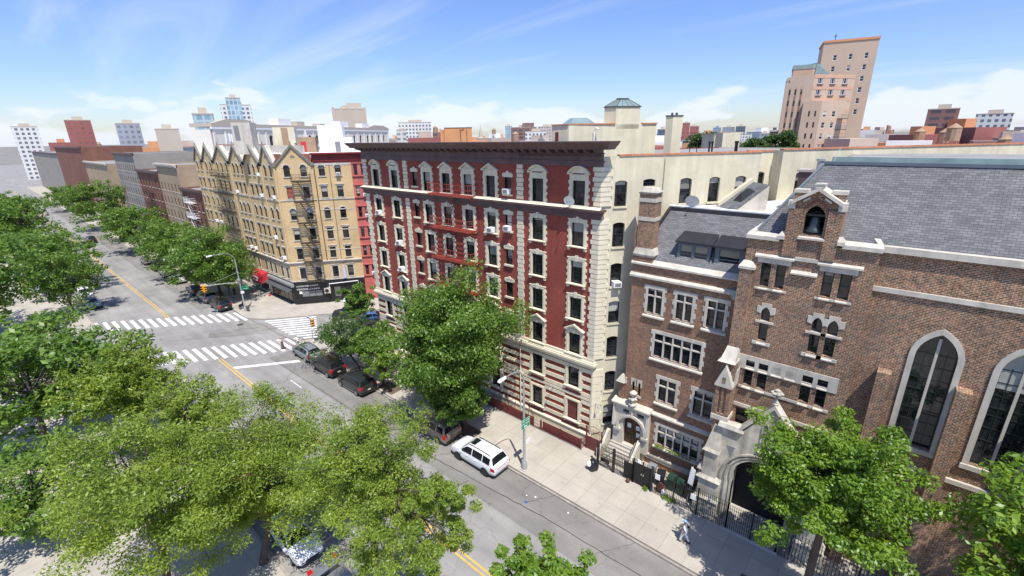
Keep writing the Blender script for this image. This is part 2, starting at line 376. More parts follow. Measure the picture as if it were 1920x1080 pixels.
def flags(name, c, sx, sy, ox, oy):
    m, nt, b = nodes(name); b.inputs['Roughness'].default_value = 0.9
    p = coords(nt); mp = nt.nodes.new('ShaderNodeMapping'); nt.links.new(p, mp.inputs[0]); mp.inputs['Location'].default_value = (ox, oy, 0)
    t = nt.nodes.new('ShaderNodeTexBrick'); nt.links.new(mp.outputs[0], t.inputs['Vector']); t.offset = 0.0; t.inputs['Scale'].default_value = 1; t.inputs['Brick Width'].default_value = sx; t.inputs['Row Height'].default_value = sy; t.inputs['Mortar Size'].default_value = 0.016; t.inputs['Mortar Smooth'].default_value = 0.4
    t.inputs['Color1'].default_value = col([v * 1.06 for v in c]); t.inputs['Color2'].default_value = col([v * 0.95 for v in c]); t.inputs['Mortar'].default_value = col([v * 0.62 for v in c])
    c_ = t.outputs['Color']
    n1 = add_noise(nt, p, 0.45, 7, 0.65); c_ = mulc(nt, c_, ramp(nt, n1, 0.3, 0.7, 0.86, 1.12))
    n2 = add_noise(nt, p, 9, 4); c_ = mulc(nt, c_, ramp(nt, n2, 0.3, 0.7, 0.93, 1.07))
    n3 = add_noise(nt, p, 2.2, 3); c_ = mulc(nt, c_, ramp(nt, n3, 0.64, 0.74, 1.0, 0.80))
    vo = nt.nodes.new('ShaderNodeTexVoronoi'); vo.inputs['Scale'].default_value = 2.6; nt.links.new(p, vo.inputs['Vector'])
    c_ = mulc(nt, c_, ramp(nt, vo.outputs['Distance'], 0.035, 0.05, 0.55, 1.0))
    nt.links.new(c_, b.inputs['Base Color']); return m
M['asphalt'] = asphalt('asphalt', (0.250, 0.240, 0.222)); M['asphalt_dark'] = asphalt('worn_asphalt', (0.195, 0.183, 0.165), 0.26)
M['flags'] = flags('sidewalk_flags', (0.385, 0.352, 0.295), 1.55, 1.70, 0.3, 1.05)
def worn(name, c):
    m, nt, b = nodes(name); b.inputs['Roughness'].default_value = .75; p = coords(nt); n1 = add_noise(nt, p, 3.2, 7, .7); n2 = add_noise(nt, p, .5, 4); c_ = mixc(nt, ramp(nt, n1, .50, .66, 0, .75), c, (.22, .21, .195)); nt.links.new(mulc(nt, c_, ramp(nt, n2, .3, .7, .85, 1.05)), b.inputs['Base Color']); return m
M['paint'] = worn('road_paint_white', (0.72, 0.72, 0.70))
M['ypaint'] = worn('road_paint_yellow', (0.66, 0.40, 0.06))
M['kerb'] = plain('kerb_stone', (0.30, 0.265, 0.225), 0.9, 0.3, 1.6)
M['tar'] = plain('tar_seam', (0.045, 0.043, 0.04), 0.8, 0.25, 2)
M['city'] = plain('distant_city_ground', (0.20, 0.19, 0.165), 0.95, 0.3, 0.02)
SX, SY = math.sin(SD), math.cos(SD)
def along(p, t): return (p[0] + SX * t, p[1] + SY * t)
def sheet(pts, z):
    m = MB(); m.poly([(p[0], p[1], z) for p in pts]); return m
g = 9000
struct('ground', sheet([(-g, -g), (g, -g), (g, g), (-g, g)], -0.30), M['city'])
struct('road', sheet([(-900, -120), (160, -120), (160, 230), (-900, 230)], -0.14), M['asphalt'])
mb = MB()
for a, b, c, d in ((-56.0, 90, 18.85, 22.7), (-330, -82, 18.85, 22.2)): mb.poly([(a, c, -0.136), (b, c, -0.136), (b, d, -0.136), (a, d, -0.136)])
struct('parking_lane', mb, M['asphalt_dark'])
SWA = [(-57.2, 22.85), (140, 22.85), (140, 112), along((-57, 24.8), 108.7), (-57.0, 24.8), (-57.6, 23.7), (-57.65, 23.15)]
SWB = [(-420, 22.4), (-77, 22.35), (-74.2, 22.15), (-72.15, 22.3), (-71, 22.9), (-69.4, 23.95), (-68, 25.7), (-64.1, 30.9), along((-64.1, 30.9), 100), (-420, 111)]
n0 = (-70.5, 6.7); n1 = (-82.1, 6.7)
SWC = [n0, along(n0, -60), (140, -42), (140, 6.7)]
SWD = [n1, (-420, 6.7), (-420, -42), along(n1, -60)]
for p in (SWA, SWB, SWC, SWD):
    struct('sidewalk', MB().slab(p, -0.20, 0.0), M['flags'])
def strip(path, w, z0, z1):
    """upright band of width w laid on the left of a path"""
    m = MB()
    for a, b in zip(path, path[1:]):
        d = (Vector(b) - Vector(a)).normalized(); n = Vector((-d.y, d.x)) * w
        m.slab([a, b, (b[0] + n.x, b[1] + n.y), (a[0] + n.x, a[1] + n.y)], z0, z1)
    return m
struct('kerb', strip([(140, 22.70), (-57.3, 22.70), (-57.8, 23.1), (-57.75, 23.8), (-57.13, 24.9), along((-57.13, 24.9), 108)][::-1], -0.14, -0.2, 0.012), M['kerb'])
struct('kerb', strip([(-420, 22.25), (-77, 22.2), (-74.2, 22.0), (-72.1, 22.15), (-70.9, 22.75), (-69.3, 23.85), (-67.9, 25.6), (-64.0, 30.8), along((-64.0, 30.8), 100)], 0.14, -0.2, 0.012), M['kerb'])
struct('kerb', strip([(140, 6.85), (-70.5, 6.85)], 0.14, -0.2, 0.012), M['kerb'])
struct('kerb', strip([(-82.1, 6.85), (-420, 6.85)], 0.14, -0.2, 0.012), M['kerb'])
ZM = -0.132
def xbar(m, x0, x1, y, w): m.poly([(x0, y - w / 2, ZM), (x1, y - w / 2, ZM), (x1, y + w / 2, ZM), (x0, y + w / 2, ZM)])
mb = MB()
for k in range(-7, 12):
    y = 13.55 + 0.905 * k; x = -66.4 + (y - 13.54) * 0.68
    xbar(mb, x, x + (4.95 if k < 10 else 3.0), y, 0.44)
struct('road_marking', mb, M['paint'])
mb = MB()
for k in range(-11, 6):
    y = 17.24 + 0.93 * k; x = -80.2 + (y - 17.24) * 0.80; xbar(mb, x, x + 4.9, y, 0.46)
struct('road_marking', mb, M['paint'])
mb = MB()
for k in range(10):
    x = -69.3 + 1.09 * k; y0 = 23.5 if k < 8 else 24.0; a = (x + (y0 - 23.4) * 0.72, y0); L_ = (29.2 - 0.38 * k - a[1]) / SY
    b = along(a, L_); mb.poly([(a[0], a[1], ZM), (b[0], b[1], ZM), (b[0] + 0.52, b[1] - 0.05, ZM), (a[0] + 0.52, a[1] - 0.05, ZM)])
struct('road_marking', mb, M['paint'])
mb = MB(); a = (-57.0, 14.95); b = along(a, 7.2); mb.poly([(a[0], a[1], ZM), (a[0] + 0.75, a[1], ZM), (b[0] + 0.75, b[1], ZM), (b[0], b[1], ZM)])
for x in (-48.5, -36, -24, -12, 0): xbar(mb, x, x + 2.6, 17.9, 0.11)
for x in (-50, -38, -26, -14): xbar(mb, x, x + 2.6, 11.2, 0.11)
struct('road_marking', mb, M['paint'])
mb = MB()
for y in (14.52, 14.84):
    xbar(mb, -60.6, 130, y, 0.13); xbar(mb, -400, -82, y, 0.13)
struct('road_marking', mb, M['ypaint'])
random.seed(5)
def wiggle(m, a, b, w, amp, n=26):
    P = []
    for i in range(n + 1):
        t = i / n; P.append((a[0] + (b[0] - a[0]) * t, a[1] + (b[1] - a[1]) * t + random.uniform(-amp, amp)))
    for p, q in zip(P, P[1:]): m.poly([(p[0], p[1] - w / 2, ZM), (q[0], q[1] - w / 2, ZM), (q[0], q[1] + w / 2, ZM), (p[0], p[1] + w / 2, ZM)])
mb = MB()
wiggle(mb, (-56, 18.75), (-30, 19.3), 0.05, 0.03); wiggle(mb, (-30, 19.3), (-15, 20.5), 0.07, 0.04); wiggle(mb, (-15, 20.5), (10, 20.9), 0.06, 0.04)
for x in (-37.5, -26, -17.5, -11):
    wiggle(mb, (x, 20.2), (x + 1.6, 22.6), 0.05, 0.05, 10)
wiggle(mb, (-78, 22.0), (-59, 22.9), 0.06, 0.10, 18); wiggle(mb, (-72, 12), (-64, 22), 0.09, 0.05, 16); wiggle(mb, (-71, 17), (-67, 22), 0.08, 0.06, 12)
struct('tar_seam', mb, M['tar'])
mb = MB(); mb.poly([(-73.4, 21.5, -0.134), (-69.5, 21.8, -0.134), (-66.5, 25.4, -0.134), (-64.0, 24.6, -0.134), (-66.5, 18.5, -0.134), (-69, 16.0, -0.134), (-70.5, 16.6, -0.134), (-68.5, 19.6, -0.134)])
struct('road_patch', mb, M['asphalt_dark'])
mb = MB()
for x, y, w, d in ((-28.3, 23.1, 3.0, 1.5), (-45.2, 23.1, 2.4, 1.5), (-39.6, 23.1, 2.6, 1.5), (-3.5, 23.1, 2.2, 1.5), (-100, 22.6, 2.4, 1.5), (-90, 22.6, 2.4, 1.5), (-51.5, 23.1, 2.0, 1.5)): mb.poly([(x, y, 0.004), (x + w, y, 0.004), (x + w, y + d, 0.004), (x, y + d, 0.004)])
struct('tree_pit_soil', mb, M['soil'])
# ---------------------------------------------------------------- red seven-storey corner building
def sash(u0, u1, z0, z1, fm, gm, y=0.16, kind=None, rise=0, rail=True, t=0.055, name='window', bars=None):
    """local window: dark frame with meeting rail and one pane; origin at the middle of the sill"""
    mb = MB(); ring(mb, u0, u1, z0, z1, t, y - 0.05, y + 0.04, kind, rise)
    zm = (z0 + z1) / 2
    if rail: mb.box(u0 + t, u1 - t, y - 0.03, y + 0.02, zm - 0.03, zm + 0.03)
    if bars: bars(mb, y)
    o = lobj(name, mb, fm)
    g = MB()
    if kind: g.poly([(p[0], y + 0.005, p[1]) for p in [(u0, z0)] + arch_pts(u0, u1, z1 - rise, z1, kind) + [(u1, z0)]])
    else: g.poly([(u0, y + 0.005, z0), (u1, y + 0.005, z0), (u1, y + 0.005, z1), (u0, y + 0.005, z1)])
    lobj('pane', g, gm, o); return o
def quoined(mb, hw, z0, z1, t, jog, n, y):
    for s in (-1, 1):
        a, b = sorted((s * hw, s * (hw + t))); mb.box(a, b, -y, 0.05, z0, z1)
        h = (z1 - z0) / n
        for k in range(0, n, 2):
            a, b = sorted((s * (hw + t), s * (hw + t + jog))); mb.box(a, b, -y + 0.02, 0.05, z0 + k * h + 0.02, z0 + (k + 1) * h)
        a, b = sorted((s * (hw + 0.10), s * (hw + 0.16))); mb.box(a, b, -y - 0.03, -y + 0.01, z0, z1 + 0.1)
def red_window(style):
    def f():
        hw, h = 0.55, 1.78
        if style == 'narrow': hw, h = 0.34, 1.38
        if style == 'base': h = 1.8
        o = sash(-hw, hw, 0, h, M['frame'], M['glass'])
        m = MB(); t = 0.27
        if style == 'narrow':
            m.box(-hw - 0.2, hw + 0.2, -0.07, 0.05, h, h + 0.24); m.box(-hw - 0.1, hw + 0.1, -0.085, 0.05, h + 0.24, h + 0.36); m.prism([(-0.17, h + 0.36), (0.17, h + 0.36), (0.09, h + 0.50), (-0.09, h + 0.50)], -0.085, 0.05)
            for s in (-1, 1): m.box(*sorted((s * (hw + 0.12), s * (hw + 0.22))), -0.085, 0.05, h + 0.10, h + 0.30)
            lobj('lintel', m, M['stone'], o)
            lobj('sill', MB().box(-hw - 0.17, hw + 0.17, -0.16, 0.1, -0.16, 0), M['stone'], o); return o
        quoined(m, hw, 0, h, t, 0.10, 7, 0.09)
        m.box(-hw - t, hw + t, -0.09, 0.05, h, h + 0.24); m.box(-hw - 0.16, hw + 0.16, -0.12, -0.085, h + 0.10, h + 0.16)
        if style == 'plain':
            m.box(-hw - t - 0.05, hw + t + 0.05, -0.12, 0.05, h + 0.24, h + 0.31)
            m.prism([(-0.12, h + 0.02), (0.12, h + 0.02), (0.15, h + 0.36), (-0.15, h + 0.36)], -0.15, -0.1); m.prism([(-0.15, h + 0.36), (0.15, h + 0.36), (0.11, h + 0.48), (-0.11, h + 0.48)], -0.14, 0.05)
            for s in (-1, 1): m.box(*sorted((s * 0.2, s * 0.42)), -0.12, 0.05, h + 0.31, h + 0.37)
        lobj('surround', m, M['stone'], o)
        s_ = MB(); W = hw + t + 0.06
        if style == 'top': s_.box(-W + 0.05, W - 0.05, -0.14, 0.1, -0.10, 0)
        else:
            s_.hexa([(-W, -0.24, -0.12), (W, -0.24, -0.12), (W, 0.1, -0.12), (-W, 0.1, -0.12)], [(-W, -0.24, -0.05), (W, -0.24, -0.05), (W, 0.1, 0.0), (-W, 0.1, 0.0)])
            for s in (-1, 1): s_.box(*sorted((s * (W - 0.22), s * (W - 0.04))), -0.17, 0.05, -0.36, -0.12)
            if style == 'base': s_.box(-W + 0.24, W - 0.24, -0.05, 0.05, -0.36, -0.12)
        lobj('sill', s_, M['stone'], o)
        if style in ('round', 'pedi', 'pedi3', 'top'):
            p = MB(); W = hw + t + 0.12
            z = h + (0.44 if style != 'pedi3' else 0.26)
            p.box(-hw - t + 0.01, hw + t - 0.01, -0.085, 0.05, h + 0.24, z)
            p.box(-0.13, 0.13, -0.14, -0.08, h + 0.02, z - 0.01)
            p.box(-W, -W + 0.36, -0.26, 0.05, z, z + 0.09); p.box(W - 0.36, W, -0.26, 0.05, z, z + 0.09)
            if style == 'round':
                o_ = arch_pts(-W, W, z + 0.09, z + 0.62, 'seg', 14); i_ = arch_pts(-W + 0.17, W - 0.17, z + 0.09, z + 0.47, 'seg', 14); j_ = arch_pts(-W + 0.09, W - 0.09, z + 0.09, z + 0.545, 'seg', 14)
                for k in range(14): p.prism([o_[k], o_[k + 1], j_[k + 1], j_[k]], -0.28, 0.05); p.prism([j_[k], j_[k + 1], i_[k + 1], i_[k]], -0.20, 0.05)
                p.prism(i_, -0.075, 0.045)
            else:
                H = 0.52
                p.prism([(-W, z + 0.09), (0, z + H + 0.09), (0, z + H - 0.04), (-W + 0.22, z + 0.09)], -0.28, 0.05); p.prism([(W, z + 0.09), (W - 0.22, z + 0.09), (0, z + H - 0.04), (0, z + H + 0.09)], -0.28, 0.05)
                p.prism([(-W + 0.22, z + 0.09), (W - 0.22, z + 0.09), (0, z + H - 0.04)], -0.07, 0.045); p.box(-W + 0.36, W - 0.36, -0.16, 0.05, z + 0.01, z + 0.085)
            lobj('pediment', p, M['stone'], o)
        return o
    return f
FR = Fr(0, 29.4, 0)
rb = empty('apartment_building', (-32, 33, 0), 'seven-storey dark red brick corner building with cream stone window surrounds and brown cornice', 'building')
RX0, RX1 = -47.55, -17.1
wide = [(-45.15, 'r'), (-41.8, 'r'), (-36.45, 'p'), (-33.65, 'p'), (-30.72, 'p'), (-27.9, 'p'), (-22.73, 'r'), (-18.9, 'r')]
nar = [-38.42, -25.92]
rows = [4.92, 8.02, 11.1, 14.1, 17.12, 20.25]
ops = []
for u, k in wide:
    ops += [(u - 0.55, u + 0.55, z, z + 1.78) for z in rows] + [(u - 0.55, u + 0.55, 1.66, 3.46)]
for u in nar: ops += [(u - 0.34, u + 0.34, z + 0.36, z + 1.74) for z in rows]
ops = [o for o in ops if not (-34.2 < o[0] < -30 and o[2] < 2)]
mb = MB(FR); wall(mb, RX0, RX1, 7.4, 23.6, ops, 0.24); part('wall', mb, M['red'], rb)
mb = MB(FR); wall(mb, RX0, RX1, 0.0, 7.4, ops, 0.24); part('base_wall', mb, M['red'], rb, 'red brick ground storeys banded with cream stone')
for i, z in enumerate(rows):
    for u, k in wide:
        st = 'plain'
        if i == 5: st = 'round' if k == 'r' else 'pedi'
        if i == 1: st = 'pedi3'
        if i == 0: st = 'base'
        place('red' + st, red_window(st), rb, FR, u, z)
    for u in nar: place('rednar', red_window('narrow'), rb, FR, u, z + 0.36)
for u, k in wide:
    if not -34.2 < u < -30: place('redbase', red_window('base'), rb, FR, u, 1.66)
# stone bands of the two lower storeys
mb = MB(FR)
gaps = sorted([(u - 0.83, u + 0.83) for u, _ in wide])
def spans(a, b):
    out = []; x = a
    for g0, g1 in gaps:
        if g0 > x: out.append((x, g0))
        x = g1
    out.append((x, b)); return out
for k in range(8):
    z = 1.30 + k * 0.755
    for a, b in spans(RX0, RX1): mb.box(a, b, -0.06, 0.04, z, z + 0.36)
for a, b in spans(RX0, RX1): pass
mb.box(RX0, RX1, -0.075, 0.03, 4.02, 4.24)
part('stone_band', mb, M['stone'], rb)
mb = MB(FR); mb.box(RX0 - 0.1, RX1 + 0.1, -0.12, 0.1, 0.0, 0.72); mb.hexa([(RX0 - .15, -.2, .72), (RX1 + .15, -.2, .72), (RX1 + .1, .1, .72), (RX0 - .1, .1, .72)], [(RX0 - .15, -.2, .82), (RX1 + .15, -.2, .82), (RX1 + .1, .1, .98), (RX0 - .1, .1, .98)])
part('plinth', mb, M['stone'], rb)
# lower belt course
def moulding(mb, u0, u1, prof, e=1.0):
    """stack of (depth, z0, z1) boxes, with returns past the corners"""
    for d, a, b in prof: mb.box(u0 - d * e, u1 + d * e, -d, 0.15, a, b)
mb = MB(FR); moulding(mb, RX0, RX1, [(0.10, 7.05, 7.30), (0.20, 7.30, 7.42), (0.34, 7.42, 7.60), (0.26, 7.60, 7.72), (0.14, 7.72, 7.98)]); part('belt_course', mb, M['stone'], rb, 'cream stone belt course above the second storey')
mb = MB(FR); moulding(mb, RX0, RX1, [(0.10, 19.30, 19.56), (0.20, 19.56, 19.74), (0.32, 19.74, 19.90), (0.48, 19.90, 20.05)]); part('belt_course', mb, M['brown'], rb, 'dark brown belt course under the top storey')
mb = MB(FR); mb.hexa([(RX0 - .48, -.48, 20.05), (RX1 + .3, -.48, 20.05), (RX1 + .1, .1, 20.05), (RX0 - .1, .1, 20.05)], [(RX0 - .4, -.40, 20.08), (RX1 + .25, -.40, 20.08), (RX1 + .1, .1, 20.25), (RX0 - .1, .1, 20.25)]); part('belt_course_top', mb, M['stone'], rb)
# cornice
mb = MB(FR)
moulding(mb, RX0, RX1, [(0.10, 23.05, 23.34), (0.18, 23.34, 23.44), (0.08, 23.44, 23.92)])
moulding(mb, RX0, RX1, [(0.14, 23.92, 24.0)])
W = [(0.95, 24.30), (1.0, 24.42), (1.12, 24.52), (1.28, 24.74), (1.28, 24.80)]
mb.box(RX0 - 0.9, RX1 + 0.9, -0.9, 0.15, 24.24, 24.30)
for (d0, z0), (d1, z1) in zip(W, W[1:]):
    mb.hexa([(RX0 - d0, -d0, z0), (RX1 + d0, -d0, z0), (RX1 + d0, 0.2, z0), (RX0 - d0, 0.2, z0)], [(RX0 - d1, -d1, z1), (RX1 + d1, -d1, z1), (RX1 + d1, 0.2, z1), (RX0 - d1, 0.2, z1)])
nb = 37
for k in range(nb + 1):
    u = RX0 + 0.1 + (RX1 - RX0 - 0.2) * k / nb
    if k % 2 == 0 or True:
        mb.hexa([(u - .15, -.2, 23.94), (u + .15, -.2, 23.94), (u + .15, 0, 23.94), (u - .15, 0, 23.94)], [(u - .15, -.72, 24.10), (u + .15, -.72, 24.10), (u + .15, 0, 24.10), (u - .15, 0, 24.10)]); mb.box(u - .15, u + .15, -0.78, 0, 24.10, 24.245)
nd = 75
for k in range(nd):
    u = RX1 - 7.5 + 7.4 * k / (nd - 1); mb.box(u - 0.03, u + 0.03, -0.13, -0.07, 23.72, 23.88)
part('cornice', mb, M['brown'], rb)
# quoin strips
def quoin(mb, u, z0, z1, w, alt, n, y=0.09):
    h = (z1 - z0) / n
    for k in range(n):
        ww = w if k % 2 == 0 else alt
        mb.box(u - ww / 2, u + ww / 2, -y, 0.04, z0 + k * h + 0.025, z0 + (k + 1) * h - 0.02)
for a, b, n in ((7.98, 19.3, 30), (20.25, 23.05, 8)):
    for u in (-39.85, -24.57): 
        mb = MB(FR); quoin(mb, u, a, b, 0.72, 0.60, n); part('quoin_strip', mb, M['stone'], rb)
    mb = MB(FR); quoin(mb, RX0 + 0.32, a, b, 0.62, 0.9, n); part('quoin_strip', mb, M['stone'], rb)
# side wall along the alley
FS = Fr(-17.1, 29.4, SA)
sops = []
for k, z in enumerate([1.76, 4.89, 8.0, 11.0, 14.06, 17.18, 20.21]): sops.append((1.10, 2.05, z, z + 1.85, 'seg', 0.12))
for a, b in ((6.3, 7.25), (8.72, 9.62), (10.95, 11.87)):
    for z in (8.0, 11.0, 14.06, 17.18, 20.21): sops.append((a, b, z, z + 1.86, 'seg', 0.12))
sops.append((3.3, 4.26, 21.58, 22.1, 'seg', 0.09))
SL = 12.9
mb = MB(FS); wall(mb, 0.0, SL, 0.0, 23.75, sops, 0.30); part('wall', mb, M['cream'], rb, 'painted cream brick side wall')
def side_window(w, h, ri):
    def f():
        o = sash(-w / 2, w / 2, 0, h, M['frame'], M['glass'], 0.2, 'seg', ri)
        lobj('sill', MB().box(-w / 2 - 0.08, w / 2 + 0.08, -0.09, 0.1, -0.13, 0), M['cream'], o); return o
    return f
for o in sops: place('side%.2f' % (o[3] - o[2]), side_window(0.93, o[3] - o[2], o[5]), rb, FS, (o[0] + o[1]) / 2, o[2])
for a, b, n in ((7.98, 19.3, 30), (20.25, 23.05, 8), (0.98, 7.05, 9)):
    mb = MB(); h = (b - a) / n
    for k in range(n):
        lu, ls = (0.62, 0.78) if k % 2 else (0.5, 0.9)
        if a < 1: lu = 0.05
        z0, z1 = a + k * h + 0.025, a + (k + 1) * h - 0.02
        p = [(RX1 - lu, 29.4 - .09), (RX1 + 0.09 * 0.6 + 0.03, 29.4 - .09)]
        c1 = FS(ls, -0.09, 0); c2 = FS(ls, 0.05, 0); mb.slab([p[0], p[1], c1[:2], c2[:2], (RX1 - .02, 29.45), (RX1 - lu, 29.45)], z0, z1)
    part('quoin_strip', mb, M['stone'], rb, 'cream quoins on the near corner')
# bump in the side wall and the rear, other walls and the roof
def sp(u, y): return FS(u, y, 0)[:2]
mb = MB(FS); wall(mb, 0, 2.1, 0, 23.85, [], 0.3, 0.0)
bu0 = SL; mb = MB()
A0, A1 = sp(SL, 0), sp(SL, 1.3)
FB1 = Fr(A1[0], A1[1], SA)
mb = MB(FB1)
bo = [(0.75, 1.65, z, z + 1.86, 'seg', 0.12) for z in (14.06, 17.18, 20.35)]
wall(mb, 0, 2.2, 0, 23.75, bo, 0.3)
part('wall', mb, M['cream'], rb, 'recessed cream wall of the light court')
mb = MB(); mb.slab([A0, A1, sp(SL - .3, 1.3), sp(SL - .3, 0.004)], 0, 23.75); part('wall', mb, M['cream'], rb)
B0 = FB1(2.2, 0, 0); B1 = FB1(2.2, -1.0, 0)
FB2 = Fr(B1[0], B1[1], SA)
mb = MB(); mb.slab([B0[:2], B1[:2], FB2(.3, 0.004, 0)[:2], FB1(2.5, 0, 0)[:2]], 0, 23.85); part('wall', mb, M['cream'], rb)
mb = MB(FB2); b2 = [(u, u + 0.95, z, z + 1.86, 'seg', 0.12) for u in (1.5, 5.5, 9.0, 13, 17) for z in (14.06, 17.18, 20.3)]
wall(mb, 0.0, 26, 0, 23.85, b2, 0.3); part('wall', mb, M['cream'], rb, 'rear cream wall beyond the light court')
for o in bo: place('side%.2f' % 1.85, side_window(0.93, 1.85, .2), rb, FB1, (o[0] + o[1]) / 2, o[2])
for o in b2: place('side%.2f' % 1.85, side_window(0.93, 1.85, .2), rb, FB2, (o[0] + o[1]) / 2, o[2])
L0 = (RX0, 29.4); far = FB2(26, 0, 0)[:2]; L1 = along(L0, 45)
mb = MB(); mb.poly([(L0[0], L0[1], 0), (L1[0], L1[1], 0), (L1[0], L1[1], 23.4), (L0[0], L0[1], 23.4)]); part('wall', mb, M['red'], rb)
mb = MB(); mb.poly([(L1[0], L1[1], 0), (far[0], far[1], 0), (far[0], far[1], 23.4), (L1[0], L1[1], 23.4)]); part('wall', mb, M['cream'], rb)
mb = MB(); mb.slab([(RX0 + .05, 29.6), (RX1 - .1, 29.6), sp(SL, .2), FB1(0, .2, 0)[:2], FB1(2.3, .2, 0)[:2], FB2(0.2, .2, 0)[:2], far, L1], 23.0, 23.3); part('roof', mb, M['roofgrey'], rb)
mb = MB(FS)
for k in range(26):
    a = 1.3 + k * (SL - 1.3) / 26; mb.box(a, a + (SL - 1.3) / 26 - 0.012, -0.07, 0.36, 23.755, 23.86 + (k % 3) * 0.008)
mb.T = FB1; mb.box(-0.05, 2.25, -0.07, 0.36, 23.757, 23.87); mb.T = FB2
for k in range(40):
    a = -0.05 + k * 0.65; mb.box(a, a + 0.64, -0.07, 0.36, 23.857, 23.97 + (k % 3) * 0.008)
part('coping', mb, M['coping'], rb)
mb = MB(); Q = [(RX0, 29.45), (RX1 - .1, 29.45), (RX1 - .1, 29.8), (RX0, 29.8)]; mb.slab(Q, 23.3, 24.6); part('parapet', mb, M['roofgrey'], rb)
# roof bulkhead with lantern, chimney
OFF = 2.7; FK = Fr(*sp(-1.55, OFF), SA)
mb = MB(FK); mb.slab([(0, 0), (7.05, 0), (7.05, 6), (-1.0, 6), (-1.0, 1.1)], 23.2, 25.93)
mb2 = MB()
mb = MB(); cx = FK(0, 0, 0); mb.slab([cx[:2], FK(7.05, 0, 0)[:2], FK(7.05, 7, 0)[:2], (cx[0] - 1.55 + 4.2, cx[1] + 5.6), (cx[0] - 1.55, cx[1] + 0.02)], 23.2, 25.93)
bk = part('bulkhead', mb, M['cream'], rb, 'cream rooftop bulkhead above the side wall')
mb = MB(); mb.slab([(cx[0] - .03, cx[1] - .08), FK(3.65, -.08, 0)[:2], FK(3.65, .25, 0)[:2], (cx[0] + .1, cx[1] + .25)], 25.935, 26.02); mb.slab([FK(5.85, -.08, 0)[:2], FK(7.1, -.08, 0)[:2], FK(7.1, .25, 0)[:2], FK(5.85, .25, 0)[:2]], 25.935, 26.02); mb.slab([(cx[0] - 1.62, cx[1] - .08), (cx[0] - .031, cx[1] - .08), (cx[0] - .031, cx[1] + .2), (cx[0] - 1.62, cx[1] + .2)], 25.935, 26.0); part('coping', mb, M['coping'], bk)
mb = MB(); mb.box(cx[0] - 1.2, cx[0] - 0.92, cx[1] - 0.02, cx[1] + 0.1, 24.0, 25.45); part('door', mb, M['rust'], bk)
mb = MB(FK); mb.tube([(1.95, -0.1, 23.6), (1.95, -0.1, 25.5), (2.05, -0.25, 25.68), (2.2, -.4, 25.6)], 0.06, 8); part('vent_pipe', mb, M['white'], bk)
mb = MB(); lc = FK(3.68, 0.0, 0); d4 = FK(5.6, 0, 0); q = [(lc[0], lc[1]), d4[:2], FK(5.6, 1.5, 0)[:2], (lc[0] - .95, lc[1] + 1.9), (lc[0] - 1.0, lc[1] + .004)]
mb.slab(q, 25.6, 27.12); ln = part('lantern_base', mb, M['cream'], bk)
def inset(q, k, c=None):
    c = c or (sum(p[0] for p in q) / len(q), sum(p[1] for p in q) / len(q)); return [(c[0] + (p[0] - c[0]) * k, c[1] + (p[1] - c[1]) * k) for p in q]
mb = MB(); mb.slab(inset(q, 1.06), 27.125, 27.22); part('lantern_curb', mb, M['slategrey'], ln)
qa, qb = inset(q, 0.98), inset(q, 0.30); mb = MB(); mb.hexa([(p[0], p[1], 27.22) for p in qa], [(p[0], p[1], 27.72) for p in qb]); M['skylight'] = plain('greenish_skylight_glass', (0.20, 0.27, 0.26), 0.12, 0.15); part('skylight', mb, M['skylight'], ln)
mb = MB()
for a, b in zip(qa, qb): mb.bar((a[0], a[1], 27.24), (b[0], b[1], 27.74), 0.035)
for k in range(5):
    for t in (0.25, 0.5, 0.75):
        a = [qa[k][i] + (qa[(k + 1) % 5][i] - qa[k][i]) * t for i in (0, 1)]; b = [qb[k][i] + (qb[(k + 1) % 5][i] - qb[k][i]) * t for i in (0, 1)]; mb.bar((a[0], a[1], 27.235), (b[0], b[1], 27.735), 0.018)
mb.slab(inset(qb, 1.2), 27.72, 27.80); part('glazing_bar', mb, M['slategrey'], ln)
q2 = [FK(0.6, 1.8, 0)[:2], FK(3.0, 1.8, 0)[:2], FK(3.0, 4, 0)[:2], FK(0.6, 4, 0)[:2]]
mb = MB(); mb.hexa([(p[0], p[1], 25.93) for p in q2], [(p[0], p[1], 26.5) for p in inset(q2, .45)]); part('skylight', mb, M['skylight'], bk)
FC = Fr(*sp(6.05, 1.35), SA); cc = FC(0, 0, 0)
mb = MB(); q = [(cc[0], cc[1]), FC(0.78, 0, 0)[:2], FC(.78, .7, 0)[:2], (cc[0] - .5, cc[1] + .8), (cc[0] - .55, cc[1] + .003)]; mb.slab(q, 23.2, 26.4); ch = part('chimney', mb, M['cream'], rb, 'tall cream rooftop chimney')
mb = MB(); mb.slab(inset(q, 1.08), 26.405, 26.5); part('chimney_cap', mb, M['slategrey'], ch)
mb = MB(); c = inset(q, 0)[0]
for dx in (-0.12, 0.12): mb.lathe((c[0] + dx, c[1] + dx, 26.5), [(0.09, 0), (0.09, .18)], 8)
part('flue', mb, M['slategrey'], ch)
# small rooftop clutter behind the coping: vents and rail
mb = MB(FS)
for u in (9.0, 9.25, 11.25, 11.4): mb.lathe((u, 0.9, 23.3), [(0.06, 0), (0.06, 1.15), (0.09, 1.16), (0.09, 1.3)], 8)
mb.tube([(7.3, 0.8, 23.3), (7.3, 0.8, 24.5), (7.6, 0.8, 24.62), (7.9, 0.8, 24.5), (7.9, .8, 23.3)], 0.03, 6); part('vent_pipe', mb, M['black'], rb)
